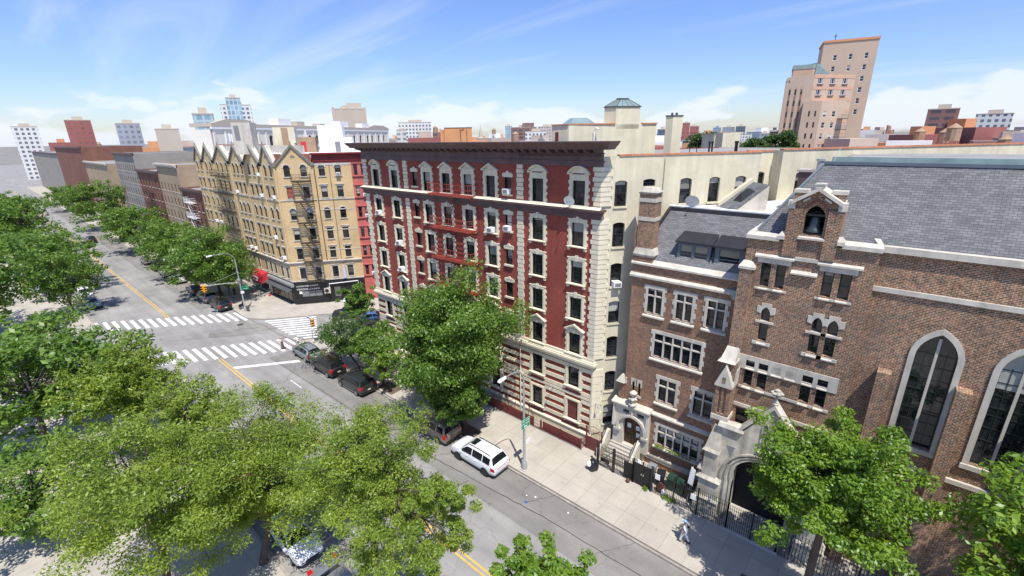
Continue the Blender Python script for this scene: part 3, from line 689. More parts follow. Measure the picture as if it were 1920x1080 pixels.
# fire escape of the middle bays
FE0, FE1 = -35.15, -29.65
for i, z in enumerate((20.2, 17.05, 14.05, 11.05, 7.95)):
    mb = MB(FR)
    for k in range(9): mb.box(FE0, FE1, -1.12 + k * 0.125, -1.06 + k * 0.125, z - 0.03, z)
    mb.box(FE0, FE1, -1.16, -1.11, z - 0.12, z + 0.02); mb.box(FE0, FE0 + .05, -1.11, 0, z - 0.12, z + 0.02); mb.box(FE1 - .05, FE1, -1.11, 0, z - 0.12, z + 0.02)
    fe = part('fire_escape', mb, M['redsteel'], rb, 'red iron fire escape landing')
    mb = MB(FR)
    for zz in (0.5, 0.95):
        mb.bar((FE0, -1.12, z + zz), (FE1, -1.12, z + zz), 0.018); mb.bar((FE0, -1.12, z + zz), (FE0, 0, z + zz), 0.018); mb.bar((FE1, -1.12, z + zz), (FE1, 0, z + zz), 0.018)
    for k in range(23):
        u = FE0 + (FE1 - FE0) * k / 22; mb.bar((u, -1.12, z), (u, -1.12, z + 0.95), 0.009 if k % 11 else 0.02)
    for u in (FE0 + .02, FE1 - .02):
        for k in range(1, 5): mb.bar((u, -1.12 + k * .25, z), (u, -1.12 + k * .25, z + .95), 0.008)
        mb.bar((u, -1.1, z - .1), (u, 0, z - 0.75), 0.022)
    part('railing', mb, M['redsteel'], fe)
    if i < 4:
        zb = (20.2, 17.05, 14.05, 11.05, 7.95)[i + 1]; mb = MB(FR); a = (-31.9, z); b = (-33.4, zb)
        for y in (-0.95, -0.45): mb.bar((a[0], y, a[1]), (b[0], y, b[1]), 0.03)
        for k in range(1, 11):
            t = k / 11; mb.box(a[0] + (b[0] - a[0]) * t - .08, a[0] + (b[0] - a[0]) * t + .08, -.95, -.45, a[1] + (b[1] - a[1]) * t - .012, a[1] + (b[1] - a[1]) * t + .012)
        for y in (-0.97, -0.43): mb.bar((a[0] + .05, y, a[1] + .7), (b[0] + .1, y, b[1] + .8), 0.014)
        part('ladder', mb, M['rust'], fe)
# entrance stoop (half hidden behind the street tree)
mb = MB(FR); mb.box(-33.6, -30.9, -0.16, 0.3, 0.0, 3.7); part('door_surround', mb, M['stone'], rb)
mb = MB(FR); mb.box(-33.0, -31.5, -0.20, -0.14, 0.35, 3.0); part('door', mb, M['oak'], rb)
mb = MB(FR); mb.box(-33.7, -30.8, -1.1, -0.16, 0.0, 0.17); mb.box(-33.5, -31.0, -0.8, -0.16, 0.17, 0.34); part('step', mb, M['concrete'], rb)
mb = MB(FR); mb.box(-26.75, -26.6, -0.2, -0.05, 0.8, 5.2)
mb = MB(FR); mb.tube([(-24.65, -0.16, 0.2), (-24.65, -0.16, 7.0)], 0.055, 8); mb.tube([(-25.0, -.2, 4.4), (-24.2, -.2, 4.4)], .03, 6); part('downpipe', mb, M['stone'], rb)
for fr, u, z, lab in ((FR, -20.9, 4.15, 'lamp arm between the lower windows'), (FS, 0.35, 3.9, 'lamp arm on the near corner')):
    mb = MB(fr); mb.tube([(u, 0, z), (u, -0.5, z + 0.12), (u, -0.62, z + .08)], 0.03, 6); mb.lathe((u, -0.66, z - 0.08), [(0.11, 0), (0.08, 0.12), (0.03, .16)], 10); part('wall_lamp', mb, M['galv'], rb, lab)
# ---------------------------------------------------------------- buff brick corner building with gables
YX = -71.95
FY = Fr(0, 29.6, 0); FT = Fr(YX, 29.6, SA)
yb = empty('apartment_building', (-85, 34, 0), 'six-storey buff brick corner building with a row of steep gables and shops at street level', 'building')
GB = [(-107.0, -102.6), (-102.6, -96.8), (-96.8, -89.1), (-89.1, -82.8), (-82.8, -76.4), (-76.4, YX)]
cols_ = [(-106.0, 0), (-103.9, 0), (-101.0, 1), (-98.6, 1), (-95.2, 2), (-93.0, 2), (-90.8, 2), (-87.5, 3), (-85.9, 3), (-84.1, 3), (-81.1, 4), (-79.25, 4), (-77.5, 4), (-75.0, 5), (-73.1, 5)]
rz = [4.22, 7.42, 10.45, 13.6, 16.82, 20.02]
KIND = ['flat', 'flat', 'flat', 'round', 'flat', 'round']
HT = [1.78, 1.72, 1.74, 1.72, 1.70, 1.70]
def yop(u, z, i, hw): return (u - hw, u + hw, z, z + HT[i]) + (('round', hw) if KIND[i] == 'round' else ())
aops = []; yw = []
for u, g_ in cols_:
    for i, z in enumerate(rz):
        if g_ < 3 and i < 2: continue
        aops.append(yop(u, z, i, 0.40)); yw.append((FY, u, z, i, 0.40))
tc_ = [1.78, 4.1, 6.65, 8.95]
tops_ = []
for u in tc_:
    for i, z in enumerate(rz): tops_.append(yop(u, z, i, 0.44)); yw.append((FT, u, z, i, 0.44))
def gable(mb, a, b, z0, zp, y=0.0): mb.poly([(a, y, z0), (b, y, z0), ((a + b) / 2, y, zp)])
mb = MB(FY); wall(mb, -107, YX, 3.7, 21.9, aops, 0.2)
for a, b in GB: gable(mb, a, b, 21.9, 24.55)
mb.T = FT; wall(mb, 0, 10.9, 3.7, 21.9, tops_, 0.2); gable(mb, 0.25, 5.45, 21.9, 24.55)
part('wall', mb, M['yellow'], yb)
def yellow_window(i, hw):
    def f():
        h = HT[i]; k = 'round' if KIND[i] == 'round' else None
        o = sash(-hw, hw, 0, h, M['bronze'], M['glass'], 0.13, k, hw)
        m = MB()
        if k:
            a = arch_pts(-hw - .2, hw + .2, h - hw, h + .2, 'round', 10); c = arch_pts(-hw, hw, h - hw, h, 'round', 10)
            for q in range(10): m.prism([a[q], a[q + 1], c[q + 1], c[q]], -0.05, 0.05)
        else:
            m.box(-hw - .14, hw + .14, -0.05, 0.05, h, h + .22); m.box(-hw - .2, hw + .2, -0.13, 0.05, h + .22, h + .31)
        if i == 0:
            for s in (-1, 1): m.box(*sorted((s * hw, s * (hw + .2))), -0.05, .05, 0, h)
        lobj('lintel', m, M['limestone'], o)
        lobj('sill', MB().box(-hw - .14, hw + .14, -0.11, 0.1, -0.13, 0), M['limestone'], o); return o
    return f
for fr, u, z, i, hw in yw: place('y%d%.2f' % (i, hw), yellow_window(i, hw), yb, fr, u, z)
# belts
mb = MB()
def belt(z0, z1, d, m):
    p = [(-107, 29.6 - d), (YX + .3 * d, 29.6 - d), FT(10.88, -d, 0)[:2], FT(10.88, .08, 0)[:2], (YX, 29.68), (-107, 29.68)]; m.slab(p, z0, z1)
belt(16.48, 16.62, 0.10, mb); part('belt_course', mb, M['limestone'], yb)
mb = MB(); belt(6.86, 6.98, 0.30, mb); belt(6.70, 6.86, 0.16, mb); belt(6.55, 6.70, .06, mb); part('belt_course', mb, M['limestone'], yb, 'projecting buff ledge above the first floor')
mb = MB(); belt(3.78, 3.98, 0.10, mb); part('belt_course', mb, M['limestone'], yb)
mb = MB(FT)
for z in (8.6, 11.75, 14.9): mb.box(5.45, 10.88, -0.03, .05, z, z + .13)
mb.box(5.45, 10.88, -0.04, .05, 21.55, 21.9); part('stone_band', mb, M['limestone'], yb)
# piers between the gables
for u in [g_[0] for g_ in GB[1:]] :
    mb = MB(FY); mb.box(u - .22, u + .22, -0.12, .05, 6.99, 21.9); part('pier', mb, M['yellow'], yb)
for u in (0.12, 5.55):
    mb = MB(FT); mb.box(u - .12, u + .12, -0.10, .05, 6.99, 21.9); part('pier', mb, M['yellow'], yb)
mb = MB(FT); mb.tube([(5.62, -0.14, 7), (5.62, -.14, 21.8)], .06, 6); part('downpipe', mb, M['browniron'], yb)
mb = MB(FT); mb.tube([(7.75, -0.06, 7), (7.75, -.06, 21.5)], .035, 6); part('cable', mb, M['browniron'], yb)
# gable verges and roof
M['verge'] = plain('grey_verge_stone', (0.20, 0.185, 0.16), 0.85, 0.25, 2)
gl = [(FY, a, b) for a, b in GB] + [(FT, 0.25, 5.45)]
for fr, a, b in gl:
    c = (a + b) / 2; mb = MB(fr); zt = 24.55
    for s, e in ((a, 1), (b, -1)):
        mb.prism([(s - e * .12, 21.78), (s + e * .28, 21.78), (c, zt - .30), (c, zt + .12)], -0.22, 0.12)
    mb.box(a - .22, a + .22, -0.26, .1, 21.55, 22.02); mb.box(b - .22, b + .22, -0.26, .1, 21.55, 22.02)
    mb.hexa([(c - .09, -.2, zt - .05), (c + .09, -.2, zt - .05), (c + .09, .05, zt - .05), (c - .09, .05, zt - .05)], [(c - .03, -.1, zt + .55), (c + .03, -.1, zt + .55), (c + .03, -.02, zt + .55), (c - .03, -.02, zt + .55)])
    part('gable_verge', mb, M['verge'], yb)
    mb = MB(fr); mb.prism([(a + .35, 21.9), (b - .35, 21.9), (c, zt - .02)], 0.125, 0.85); part('gable_roof', mb, M['limestone'], yb, 'pale roof slopes behind the gable')
    mb = MB(fr); r0 = 0.17; zc = 22.95
    mb.lathe((c, -0.02, zc), [(0.0, 0), (0.26, 0.0), (0.26, .001), (0.0, .002)], 12)
    m2 = MB(fr); a_ = arch_pts(c - .32, c + .32, 22.75, 23.1, 'seg', 8); m2.prism([(c - .32, 22.75)] + a_[1:-1] + [(c + .32, 22.75)], -0.03, 0.02)
    part('gable_roundel', m2, M['verge'], yb)
mb = MB(); mb.hexa([(-107, 29.75, 21.9), (YX - .1, 29.75, 21.9), (YX - 1.2, 31.6, 21.9), (-107, 31.6, 21.9)], [(-107, 31.3, 23.2), (YX - 1.2, 31.3, 23.2), (YX - 1.2, 31.6, 23.2), (-107, 31.6, 23.2)])
q0, q1 = FT(.6, .15, 0), FT(5.5, .15, 0); q2, q3 = FT(5.5, 1.5, 0), FT(1.6, 1.5, 0)
mb.hexa([q0[:2] + (21.9,), q1[:2] + (21.9,), q2[:2] + (21.9,), q3[:2] + (21.9,)], [FT(1.6, 1.3, 23.2), FT(5.5, 1.3, 23.2), FT(5.5, 1.5, 23.2), FT(1.6, 1.5, 23.2)])
part('mansard', mb, M['tile'], yb, 'red clay tile slope between the gables')
ybk = FT(16.5, 0, 0)
mb = MB(); mb.slab([(-107, 31.5), (YX - 1.2, 31.5), FT(5.3, 1.4, 0)[:2], FT(5.3, .2, 0)[:2], FT(16.5, .2, 0)[:2], FT(16.5, 14, 0)[:2], (-107, 46)], 22.7, 23.25); part('roof', mb, M['roofwhite'], yb)
mb = MB(); mb.poly([(-107, 29.6, 0), (-107, 46, 0), (-107, 46, 22.8), (-107, 29.6, 22.8)]); e = FT(16.5, 14, 0); mb.poly([(-107, 46, 0), (e[0], e[1], 0), (e[0], e[1], 22.8), (-107, 46, 22.8)]); f_ = FT(16.5, 0, 0); mb.poly([(e[0], e[1], 0), (f_[0], f_[1], 0), (f_[0], f_[1], 22.8), (e[0], e[1], 22.8)]); part('wall', mb, M['yellow'], yb)
mb = MB(); mb.slab([(-107, 34.0), (-84.5, 34.0), (-84.5, 34.25), (-107, 34.25)], 23.25, 24.55); mb.slab([(-82.5, 34), (-71, 34), (-71, 34.25), (-82.5, 34.25)], 23.25, 24.4); part('roof_parapet', mb, M['limestone'], yb, 'pale parapet across the roof')
for a in (-84.5, -82.5): pass
mb = MB(); mb.box(-107, -84.4, 33.93, 34.32, 24.555, 24.64); part('coping', mb, M['coping'], yb)
FB_ = Fr(*FT(-6.4, 6.0, 0)[:2], SA)
mb = MB(FB_); M['tanwall'] = plain('tan_brown_wall', (.33, .225, .145), .85, .12, 1.0); mb.box(0, 2.6, 0, 3, 23.2, 27.85); sb = part('stair_bulkhead', mb, M['limestone'], yb, 'grey stair bulkhead behind the gables')
mb = MB(FB_); mb.box(0.3, 1.0, -0.04, 0.02, 25.3, 27.4); part('door', mb, M['acgrille'], sb)
FB2_ = Fr(*FT(5.95, 5.5, 0)[:2], SA)
mb = MB(FB2_); mb.box(0, 3.65, 0, 3.4, 23.2, 27.3); sb = part('stair_bulkhead', mb, M['white'], yb, 'tall white stair bulkhead'); mb = MB(FB2_); mb.box(2.35, 3.15, -.05, .02, 23.3, 24.85); part('door', mb, M['acgrille'], sb)
mb = MB(FB2_); mb.box(3.66, 5.0, 0.3, 3, 23.2, 25.45); part('stair_bulkhead', mb, M['white'], yb, 'low white bulkhead')
FB3_ = Fr(*FT(2.2, 8, 0)[:2], SA)
mb = MB(FB3_); mb.box(0, 2.8, 0, 2, 23.2, 25.6); sb = part('stair_bulkhead', mb, M['tanwall'], yb, 'small brown rooftop shed with a red door'); mb = MB(FB3_); mb.box(.5, 1.3, -.05, .02, 23.4, 24.9); part('door', mb, M['redplastic'], sb)
mb = MB(FB3_); mb.box(-3.9, -0.6, 2, 4, 23.2, 27.2); part('stair_bulkhead', mb, M['cream'], yb, 'cream rooftop tank room with a tan stripe')
mb = MB(FB3_); mb.box(-2.6, -1.6, 1.95, 2.0, 23.25, 27.1); part('panel', mb, M['tanwall'], yb)
# antennas on the roof
random.seed(3)
for u, y, h in ((-104, 35, 3.3), (-102.6, 35.2, 3.4), (-100.9, 35, 3.2), (-86.5, 37, 3.3), (-84.6, 37.6, 3.0), (-82.6, 37, 3.3), (-80.8, 37.4, 3.1), (-78.9, 36.8, 3.0), (-77.4, 38, 3.4)):
    an = empty('antenna', (u, y, 23.25), 'white panel antenna on a thin mast on the buff building roof', 'antenna', 'panel antennas on the gabled roof')
    mb = MB(); mb.tube([(u, y, 23.25), (u, y, 23.25 + h)], 0.04, 6); mb.bar((u - .5, y, 23.27), (u + .5, y, 23.27), .04); part('mast', mb, M['galv'], an)
    mb = MB(); mb.box(u - .2, u + .2, y - .2, y - .06, 23.25 + h - 1.5, 23.25 + h); part('antenna_panel', mb, M['white'], an)
# oxblood cornice and salmon bay building next door share one roofline
mb = MB(FT); mb.box(5.5, 16.5, -.08, .1, 21.91, 22.15); mb.box(5.5, 16.5, -.16, .1, 22.15, 22.25); mb.box(5.5, 16.5, -.05, .1, 22.25, 23.05); mb.box(5.4, 16.5, -.25, .1, 23.05, 23.15); mb.box(5.35, 16.5, -.5, .1, 23.15, 23.35)
for k in range(30): mb.box(5.6 + k * .365, 5.75 + k * .365, -.42, -.04, 22.98, 23.148)
part('cornice', mb, M['oxblood'], yb)
sb_ = empty('row_house', FT(13.7, 0, 0), 'salmon red narrow house squeezed between the buff and the dark red buildings', 'building')
bo_ = []
for u in (11.5, 12.55, 13.9, 14.95):
    for i, z in enumerate(rz): bo_.append((u - .26, u + .26, z - .05, z + 1.6) + (('round', .26) if i == 3 else ()))
mb = MB(FT); wall(mb, 10.9, 16.5, 0, 21.9, bo_, 0.2, -0.02); part('wall', mb, M['salmon'], sb_)
for o in bo_: place('sal%d' % len(o), (lambda o=o: sash(-.26, .26, 0, 1.65, M['bronze'], M['glass'], 0.13, 'round' if len(o) > 4 else None, .26)), sb_, FT, (o[0] + o[1]) / 2, o[2])
mb = MB(FT)
for i, z in enumerate(rz):
    mb.box(10.92, 16.5, -.20, .05, z - .22, z - .06); mb.box(10.92, 16.5, -.12, .05, z - .36, z - .22)
    mb.box(10.92, 16.5, -.16, .05, z + 1.66, z + 1.8)
    mb.box(10.95, 11.16, -.10, .05, z - .05, z + 1.66); mb.box(11.84, 12.22, -.07, .05, z - .05, z + 1.66); mb.box(12.88, 13.58, -.07, .05, z - .05, z + 1.66)
part('bay_moulding', mb, M['salmon'], sb_)
# brown iron fire escapes
def fire_escape(fr, u0, u1, levels, mat, parent, lab):
    for n, z in enumerate(levels):
        mb = MB(fr)
        for k in range(7): mb.box(u0, u1, -1.05 + k * .15, -.97 + k * .15, z - .03, z)
        mb.box(u0, u1, -1.1, -1.05, z - .12, z); mb.box(u0, u0 + .05, -1.05, 0, z - .12, z); mb.box(u1 - .05, u1, -1.05, 0, z - .12, z)
        fe = part('fire_escape', mb, mat, parent, lab)
        mb = MB(fr)
        for zz in (.5, .95): mb.bar((u0, -1.06, z + zz), (u1, -1.06, z + zz), .02); mb.bar((u0, -1.06, z + zz), (u0, 0, z + zz), .02); mb.bar((u1, -1.06, z + zz), (u1, 0, z + zz), .02)
        for k in range(15): u = u0 + (u1 - u0) * k / 14; mb.bar((u, -1.06, z), (u, -1.06, z + .95), .012 if k % 7 else .03)
        for u in (u0, u1):
            mb.bar((u, -1.05, z - .1), (u, 0, z - .8), .025)
            for k in range(1, 4): mb.bar((u, -1.06 + .26 * k, z), (u, -1.06 + .26 * k, z + .95), .011)
        part('railing', mb, mat, fe)
        if n + 1 < len(levels):
            zb = levels[n + 1]; mb = MB(fr); m = (u1 - u0); a = u0 + m * .28; b = u0 + m * .85
            for y in (-.95, -.5): mb.bar((a, y, z), (b, y, zb), .035)
            for k in range(1, 11): t = k / 11; x = a + (b - a) * t; zz = z + (zb - z) * t; mb.box(x - .08, x + .08, -.95, -.5, zz - .012, zz + .012)
            part('ladder', mb, mat, fe)
fire_escape(FT, 2.35, 4.95, [19.45, 16.4, 13.2, 10.1, 7.1, 3.95], M['browniron'], yb, 'weathered brown fire escape on the side street front')
fire_escape(FY, -96.2, -90.0, [19.45, 16.4, 13.2, 10.1, 7.1], M['browniron'], yb, 'weathered brown fire escape on the avenue front')
# shop fronts
mb = MB(FT); wall(mb, 0, 10.9, 0, 3.8, [], .2, 0.0); mb.box(0.0, 10.88, -0.06, .02, 2.75, 3.72); mb.box(0, 4.2, -.08, .02, 0, 1.15); mb.box(4.5, 5.2, -.12, .02, 0, 3.0)
part('shopfront', mb, M['black'], yb, 'black painted shop front on the side street')
for k in range(3):
    mb = MB(FT); mb.box(1.15 + k * 1.02, 2.1 + k * 1.02, -.05, .0, 1.25, 2.1); part('shop_window', mb, M['acgrille'], yb)
mb = MB(FT); mb.box(6.1, 7.0, -.05, .0, .25, 2.5); part('door', mb, M['glass_dark'], yb)
mb = MB(FT); mb.box(5.95, 7.3, -.7, -.05, 0, .17); part('step', mb, M['concrete'], yb)
mb = MB(FY); mb.box(-80.5, YX, -.04, .02, 0, 3.7); part('shopfront', mb, M['black'], yb, 'black shop front on the avenue')
for k in range(5):
    mb = MB(FY); mb.box(-80.1 + k * 1.5, -78.8 + k * 1.5, -.07, -.03, .5, 2.5); part('shop_window', mb, M['glass_dark'], yb)
mb = MB(FY); mb.box(-80.6, YX + .35, -.5, -.04, 3.05, 3.55); mb.box(-80.6, YX + .3, -.55, -.04, 3.3, 3.36); part('sign_band', mb, M['galv'], yb, 'long grey sign box over the avenue shop')
mb = MB(FY); mb.hexa([(-80.8, -1.1, 2.35), (YX + .2, -1.1, 2.35), (YX + .2, -.05, 2.8), (-80.8, -.05, 2.8)], [(-80.8, -1.1, 2.42), (YX + .2, -1.1, 2.42), (YX + .2, -.05, 2.88), (-80.8, -.05, 2.88)]); part('canopy', mb, M['slategrey'], yb)
mb = MB(FY); mb.box(-107, -80.5, -.03, .02, 0, 3.75); part('shopfront', mb, M['limestone'], yb, 'pale ground storey with dark shop windows')
for k in range(6):
    mb = MB(FY); mb.box(-106.4 + k * 4.3, -103.2 + k * 4.3, -.07, -.03, .3, 3.1); part('shop_window', mb, M['glass_dark'], yb)
AW = [(-1.25, 2.0), (-1.25, 3.05), (-.9, 3.5), (-.04, 3.75), (-.04, 2.0)]
mb = MB(FY); i = mb.P([(-86.5, a, b) for a, b in AW]); j = mb.P([(-81.4, a, b) for a, b in AW]); mb.f += [i, j[::-1]] + [[i[k], i[(k + 1) % 5], j[(k + 1) % 5], j[k]] for k in range(4)]; mb.m += [0] * 6
aw = part('awning', mb, M['redplastic'], yb, 'bright red box awning with white lettering')
def text(s, size, mat, parent, fr, u, y, z, name='lettering', depth=0.012, align='CENTER', face='wall', spacing=1.0):
    cu = bpy.data.curves.new(name, 'FONT'); cu.body = s; cu.size = size; cu.extrude = depth; cu.align_x = align; cu.align_y = 'CENTER'; cu.space_character = spacing
    tmp = bpy.data.objects.new(name, cu); COL.objects.link(tmp); dg = bpy.context.evaluated_depsgraph_get(); me = bpy.data.meshes.new_from_object(tmp.evaluated_get(dg)); bpy.data.objects.remove(tmp)
    me.materials.clear(); me.materials.append(mat); me.transform(Matrix.Rotation(math.pi / 2, 4, 'X')); o = bpy.data.objects.new(name, me); COL.objects.link(o)
    root = parent
    w = fr(u, y, z); b = WL[parent]; o.parent = parent; o.location = (w[0] - b[0], w[1] - b[1], w[2] - b[2]); o.rotation_euler = (0, 0, fr.a); return o
text('LANDMARK', 0.62, M['white'], aw, FY, -83.95, -1.262, 2.72)
text('LAUNDROMAT', 0.30, M['white'], aw, FY, -83.95, -1.262, 2.22)
text('LOUNGE RESTAURANT', 0.30, M['white'], yb, FT, 2.05, -0.075, 3.0, spacing=1.05)
text('YEMOOS LOUNGE', 0.42, M['white'], yb, FT, 2.15, -0.075, 2.48)
mb = MB(FT); mb.box(.75, 1.15, -.06, 0, 1.75, 2.15); part('notice', mb, M['white'], yb)
mb = MB(FT); mb.tube([(5.4, -.3, 2.55), (5.4, -.3, 3.15), (9.9, -.3, 3.35), (9.9, -.3, 2.5)], .07, 8); part('duct', mb, M['white'], yb)
for u in (5.05, 9.5):
    cu_ = empty('condenser', FT(u, -.35, 1.65), 'grey air conditioning condenser %s' % ('beside the shop windows' if u < 6 else 'at the right end of the black shop front'), 'condenser', rz=SA)
    mb = MB(); mb.box(-.48, .48, -.2, .2, .05, .85); mb.box(-.42, -.36, -.2, .35, -.1, .05); mb.box(.36, .42, -.2, .35, -.1, .05); part('casing', mb, M['limestone'], cu_, local=True)
    mb = MB(); i = 20; mb.prism([(.3 * math.cos(t) - .08, .45 + .3 * math.sin(t)) for t in [2 * math.pi * k / i for k in range(i)]], -.22, -.19); part('fan_grille', mb, M['black'], cu_, local=True)
fl = empty('flag', FT(8.0, -.6, 4.6), 'pale lavender furled banner hanging from the buff facade above the shop', 'flag')
mb = MB(FT); mb.bar((8.0, -.02, 6.2), (8.0, -.75, 6.5), .03); part('flag_pole', mb, M['black'], fl)
mb = MB(FT); random.seed(8)
for k in range(6):
    x = 7.75 + k * .1; mb.hexa([(x - .06, -.66 + .05 * (k % 2), 4.0 + .1 * (k % 3)), (x + .05, -.66 + .05 * (k % 2), 4.0), (x + .05, -.6 + .05 * (k % 2), 4.0), (x - .06, -.6 + .05 * (k % 2), 4.1)], [(7.95 + k * .02, -.66, 6.3), (8.0 + k * .02, -.66, 6.3), (8.0 + k * .02, -.6, 6.3), (7.95 + k * .02, -.6, 6.3)])
M['lavender'] = plain('lavender_cloth', (0.50, 0.50, 0.66), 0.9, .15, 3); part('cloth', mb, M['lavender'], fl)
# ---------------------------------------------------------------- rows farther along the avenue
M['brownstone'] = brick('red_brown_brick', (0.22, 0.085, 0.055), (0.17, 0.065, 0.045), (0.2, 0.12, 0.09), var=0.2)
M['tan'] = brick('tan_brick', (0.40, 0.29, 0.19), (0.34, 0.25, 0.16), (0.35, 0.28, 0.2), var=0.15)
M['greybrick'] = brick('grey_brick', (0.30, 0.27, 0.24), (0.25, 0.23, 0.2), (0.3, 0.28, 0.25), var=0.15)
def far_window():
    o = sash(-.45, .45, 0, 1.7, M['bronze'], M['glass'], 0.12); lobj('sill', MB().box(-.6, .6, -.1, .08, -.14, 0), M['limestone'], o); return o
xs = -107.2
for i, (w, h, mt, lab, esc) in enumerate(((13, 15.8, 'brownstone', 'red brown brick house with a white fire escape beside the gabled building', True), (16, 20.5, 'tan', 'tan brick apartment house next to the red brown one down the avenue', False), (20, 18.5, 'brownstone', 'low red brick block between tan and grey ones down the avenue', True), (24, 22.5, 'greybrick', 'grey brick apartment block far down the avenue', False), (40, 19, 'tan', 'long tan block near the end of the avenue', False), (70, 24, 'brownstone', 'distant red brown block at the end of the avenue row', False), (110, 21, 'greybrick', 'farthest grey block of the avenue row', False))):
    x1 = xs - .1; x0 = x1 - w; ho = empty('row_house' if i == 0 else 'apartment_building', ((x0 + x1) / 2, 34, 0), lab, 'building')
    n = max(3, int(w / 2.6)); fl_ = int((h - 2.0) / 3.1); o_ = []
    if i < 4:
        for c in range(n):
            for f_ in range(1, fl_ + 1):
                u = x0 + w * (c + .5) / n; o_.append((u - .45, u + .45, f_ * 3.1 - .9, f_ * 3.1 + .8))
    mb = MB(FY); wall(mb, x0, x1, 0, h, o_, .2)
    mb.T = idn; mb.poly([(x0, 29.6, 0), (x0, 48, 0), (x0, 48, h), (x0, 29.6, h)]); mb.poly([(x1, 29.6, 0), (x1, 48, 0), (x1, 48, h), (x1, 29.6, h)]); mb.poly([(x0, 48, 0), (x1, 48, 0), (x1, 48, h), (x0, 48, h)])
    part('wall', mb, M[mt], ho)
    for o in o_: place('far', far_window, ho, FY, (o[0] + o[1]) / 2, o[2])
    mb = MB(); mb.box(x0 + .1, x1 - .1, 29.7, 47.9, h - .6, h - .3); part('roof', mb, M['roofgrey'], ho)
    mb = MB(FY); mb.box(x0, x1, -.55, .2, h - .25, h + .15); mb.box(x0, x1, -.3, .2, h - .6, h - .25); part('cornice', mb, M['brown'] if mt != 'tan' else M['limestone'], ho)
    if i == 0: fire_escape(FY, x0 + 4, x0 + 8.5, [13.2, 10.1, 7.0, 4.0], M['white'], ho, 'white fire escape')
    elif esc: fire_escape(FY, x0 + 7, x0 + 12, [13.2, 10.1, 7.0, 4.0], M['browniron'], ho, 'dark fire escape')
    if i == 3: xs = x0 - 14
    else: xs = x0
# ---------------------------------------------------------------- brick rectory
FQ = Fr(0, 30.2, 0)
rc = empty('rectory', (-11, 33, 0), 'mottled red brown brick rectory with white stone mullioned windows, slate roof and twin dormers', 'building')
def mull(w, h, n, tr, so=0.34, dbl=True):
    """stone-framed window of n lights, local origin at the middle of its outer sill; w,h inside opening"""
    def f():
        hw = w / 2; mb = MB(); t = 0.05; lw = w / n
        for k in range(n):
            a, b = -hw + k * lw + .05, -hw + (k + 1) * lw - .05
            for c, d in ((0.03, tr - .04), (tr + .04, h - .03)): ring(mb, a, b, c, d, .045, .12, .18)
            if dbl: mb.box(a + .045, b - .045, .13, .17, tr * .5 - .02, tr * .5 + .02)
        o = lobj('window', mb, M['frame'])
        g = MB(); g.poly([(-hw, .165, 0), (hw, .165, 0), (hw, .165, h), (-hw, .165, h)]); lobj('pane', g, M['glass'], o)
        s = MB()
        for sg in (-1, 1):
            s.box(*sorted((sg * hw, sg * (hw + so - .10))), -.05, .2, -.05, h + .26)
            m = max(4, int(h / .27)); hh = (h + .3) / m
            for k in range(m):
                if k % 2: s.box(*sorted((sg * (hw + so - .10), sg * (hw + so + .02))), -.035, .05, -.05 + k * hh, -.05 + (k + 1) * hh)
        s.box(-hw, hw, -.05, .2, h, h + .26)
        s.hexa([(-hw - so, -.16, -.32), (hw + so, -.16, -.32), (hw + so, .2, -.32), (-hw - so, .2, -.32)], [(-hw - so, -.16, -.22), (hw + so, -.16, -.22), (hw + so, .2, -.052), (-hw - so, .2, -.052)])
        s.hexa([(-hw, -.04, -.10), (hw, -.04, -.10), (hw, .15, -.10), (-hw, .15, -.10)], [(-hw, -.04, -.09), (hw, -.04, -.09), (hw, .15, .03), (-hw, .15, .03)])
        lobj('surround', s, M['limestone'], o)
        q = MB()
        for k in range(1, n): q.box(-hw + k * lw - .05, -hw + k * lw + .05, -.03, .19, .0, h)
        for k in range(n): q.box(-hw + k * lw + (.05 if k else 0), -hw + (k + 1) * lw - (.05 if k < n - 1 else 0), -.02, .19, tr - .045, tr + .045)
        lobj('mullion', q, M['limestone'], o); return o
    return f
MW = [('A', -12.72, 12.78, 1.08, 1.86, 2, 1.33), ('A', -10.58, 12.78, 1.08, 1.86, 2, 1.33), ('A', -8.47, 12.78, 1.08, 1.86, 2, 1.33), ('D', -10.78, 9.48, 3.36, 1.84, 5, 1.25), ('E', -11.17, 5.92, 1.26, 1.88, 2, 1.28), ('E', -8.55, 5.92, 1.26, 1.88, 2, 1.28), ('G', -10.0, 2.12, 3.1, 1.68, 5, 1.12)]
ro = [(u - w / 2, u + w / 2, z, z + h) for _, u, z, w, h, n, t in MW] + [(-13.96, -13.76, 5.72, 6.8, 'point', .25), (-13.46, -13.26, 5.72, 6.8, 'point', .25), (-14.33, -12.82, 1.06, 3.72, 'seg', .55)]
mb = MB(FQ); wall(mb, -14.6, -7.25, 0, 16.3, ro, 0.3)
LW = Fr(-14.6, 30.2, SA)
mb.T = LW; wall(mb, 0, 16, 0, 16.3, [], .3); wall(mb, 0, 1.3, 16.3, 19.0, [], .3)
part('wall', mb, M['rect'], rc)
for k, u, z, w, h, n, t in MW: place('mull' + k, mull(w, h, n, t, .28 if k != 'G' else .3), rc, FQ, u, z)
mb = MB(FQ)
for c in (-13.86, -13.36):
    mb.box(c - .2, c + .2, -.03, .1, 6.82, 7.08); mb.box(c - .2, c - .1, -.03, .1, 6.45, 6.82); mb.box(c + .1, c + .2, -.03, .1, 6.45, 6.82); mb.box(c - .2, c + .2, -.06, .1, 5.5, 5.7)
part('slit_surround', mb, M['limestone'], rc)
for c in (-13.86, -13.36):
    mb = MB(FQ); mb.box(c - .12, c + .12, .22, .25, 5.72, 6.8); part('slit_window', mb, M['glass_dark'], rc)
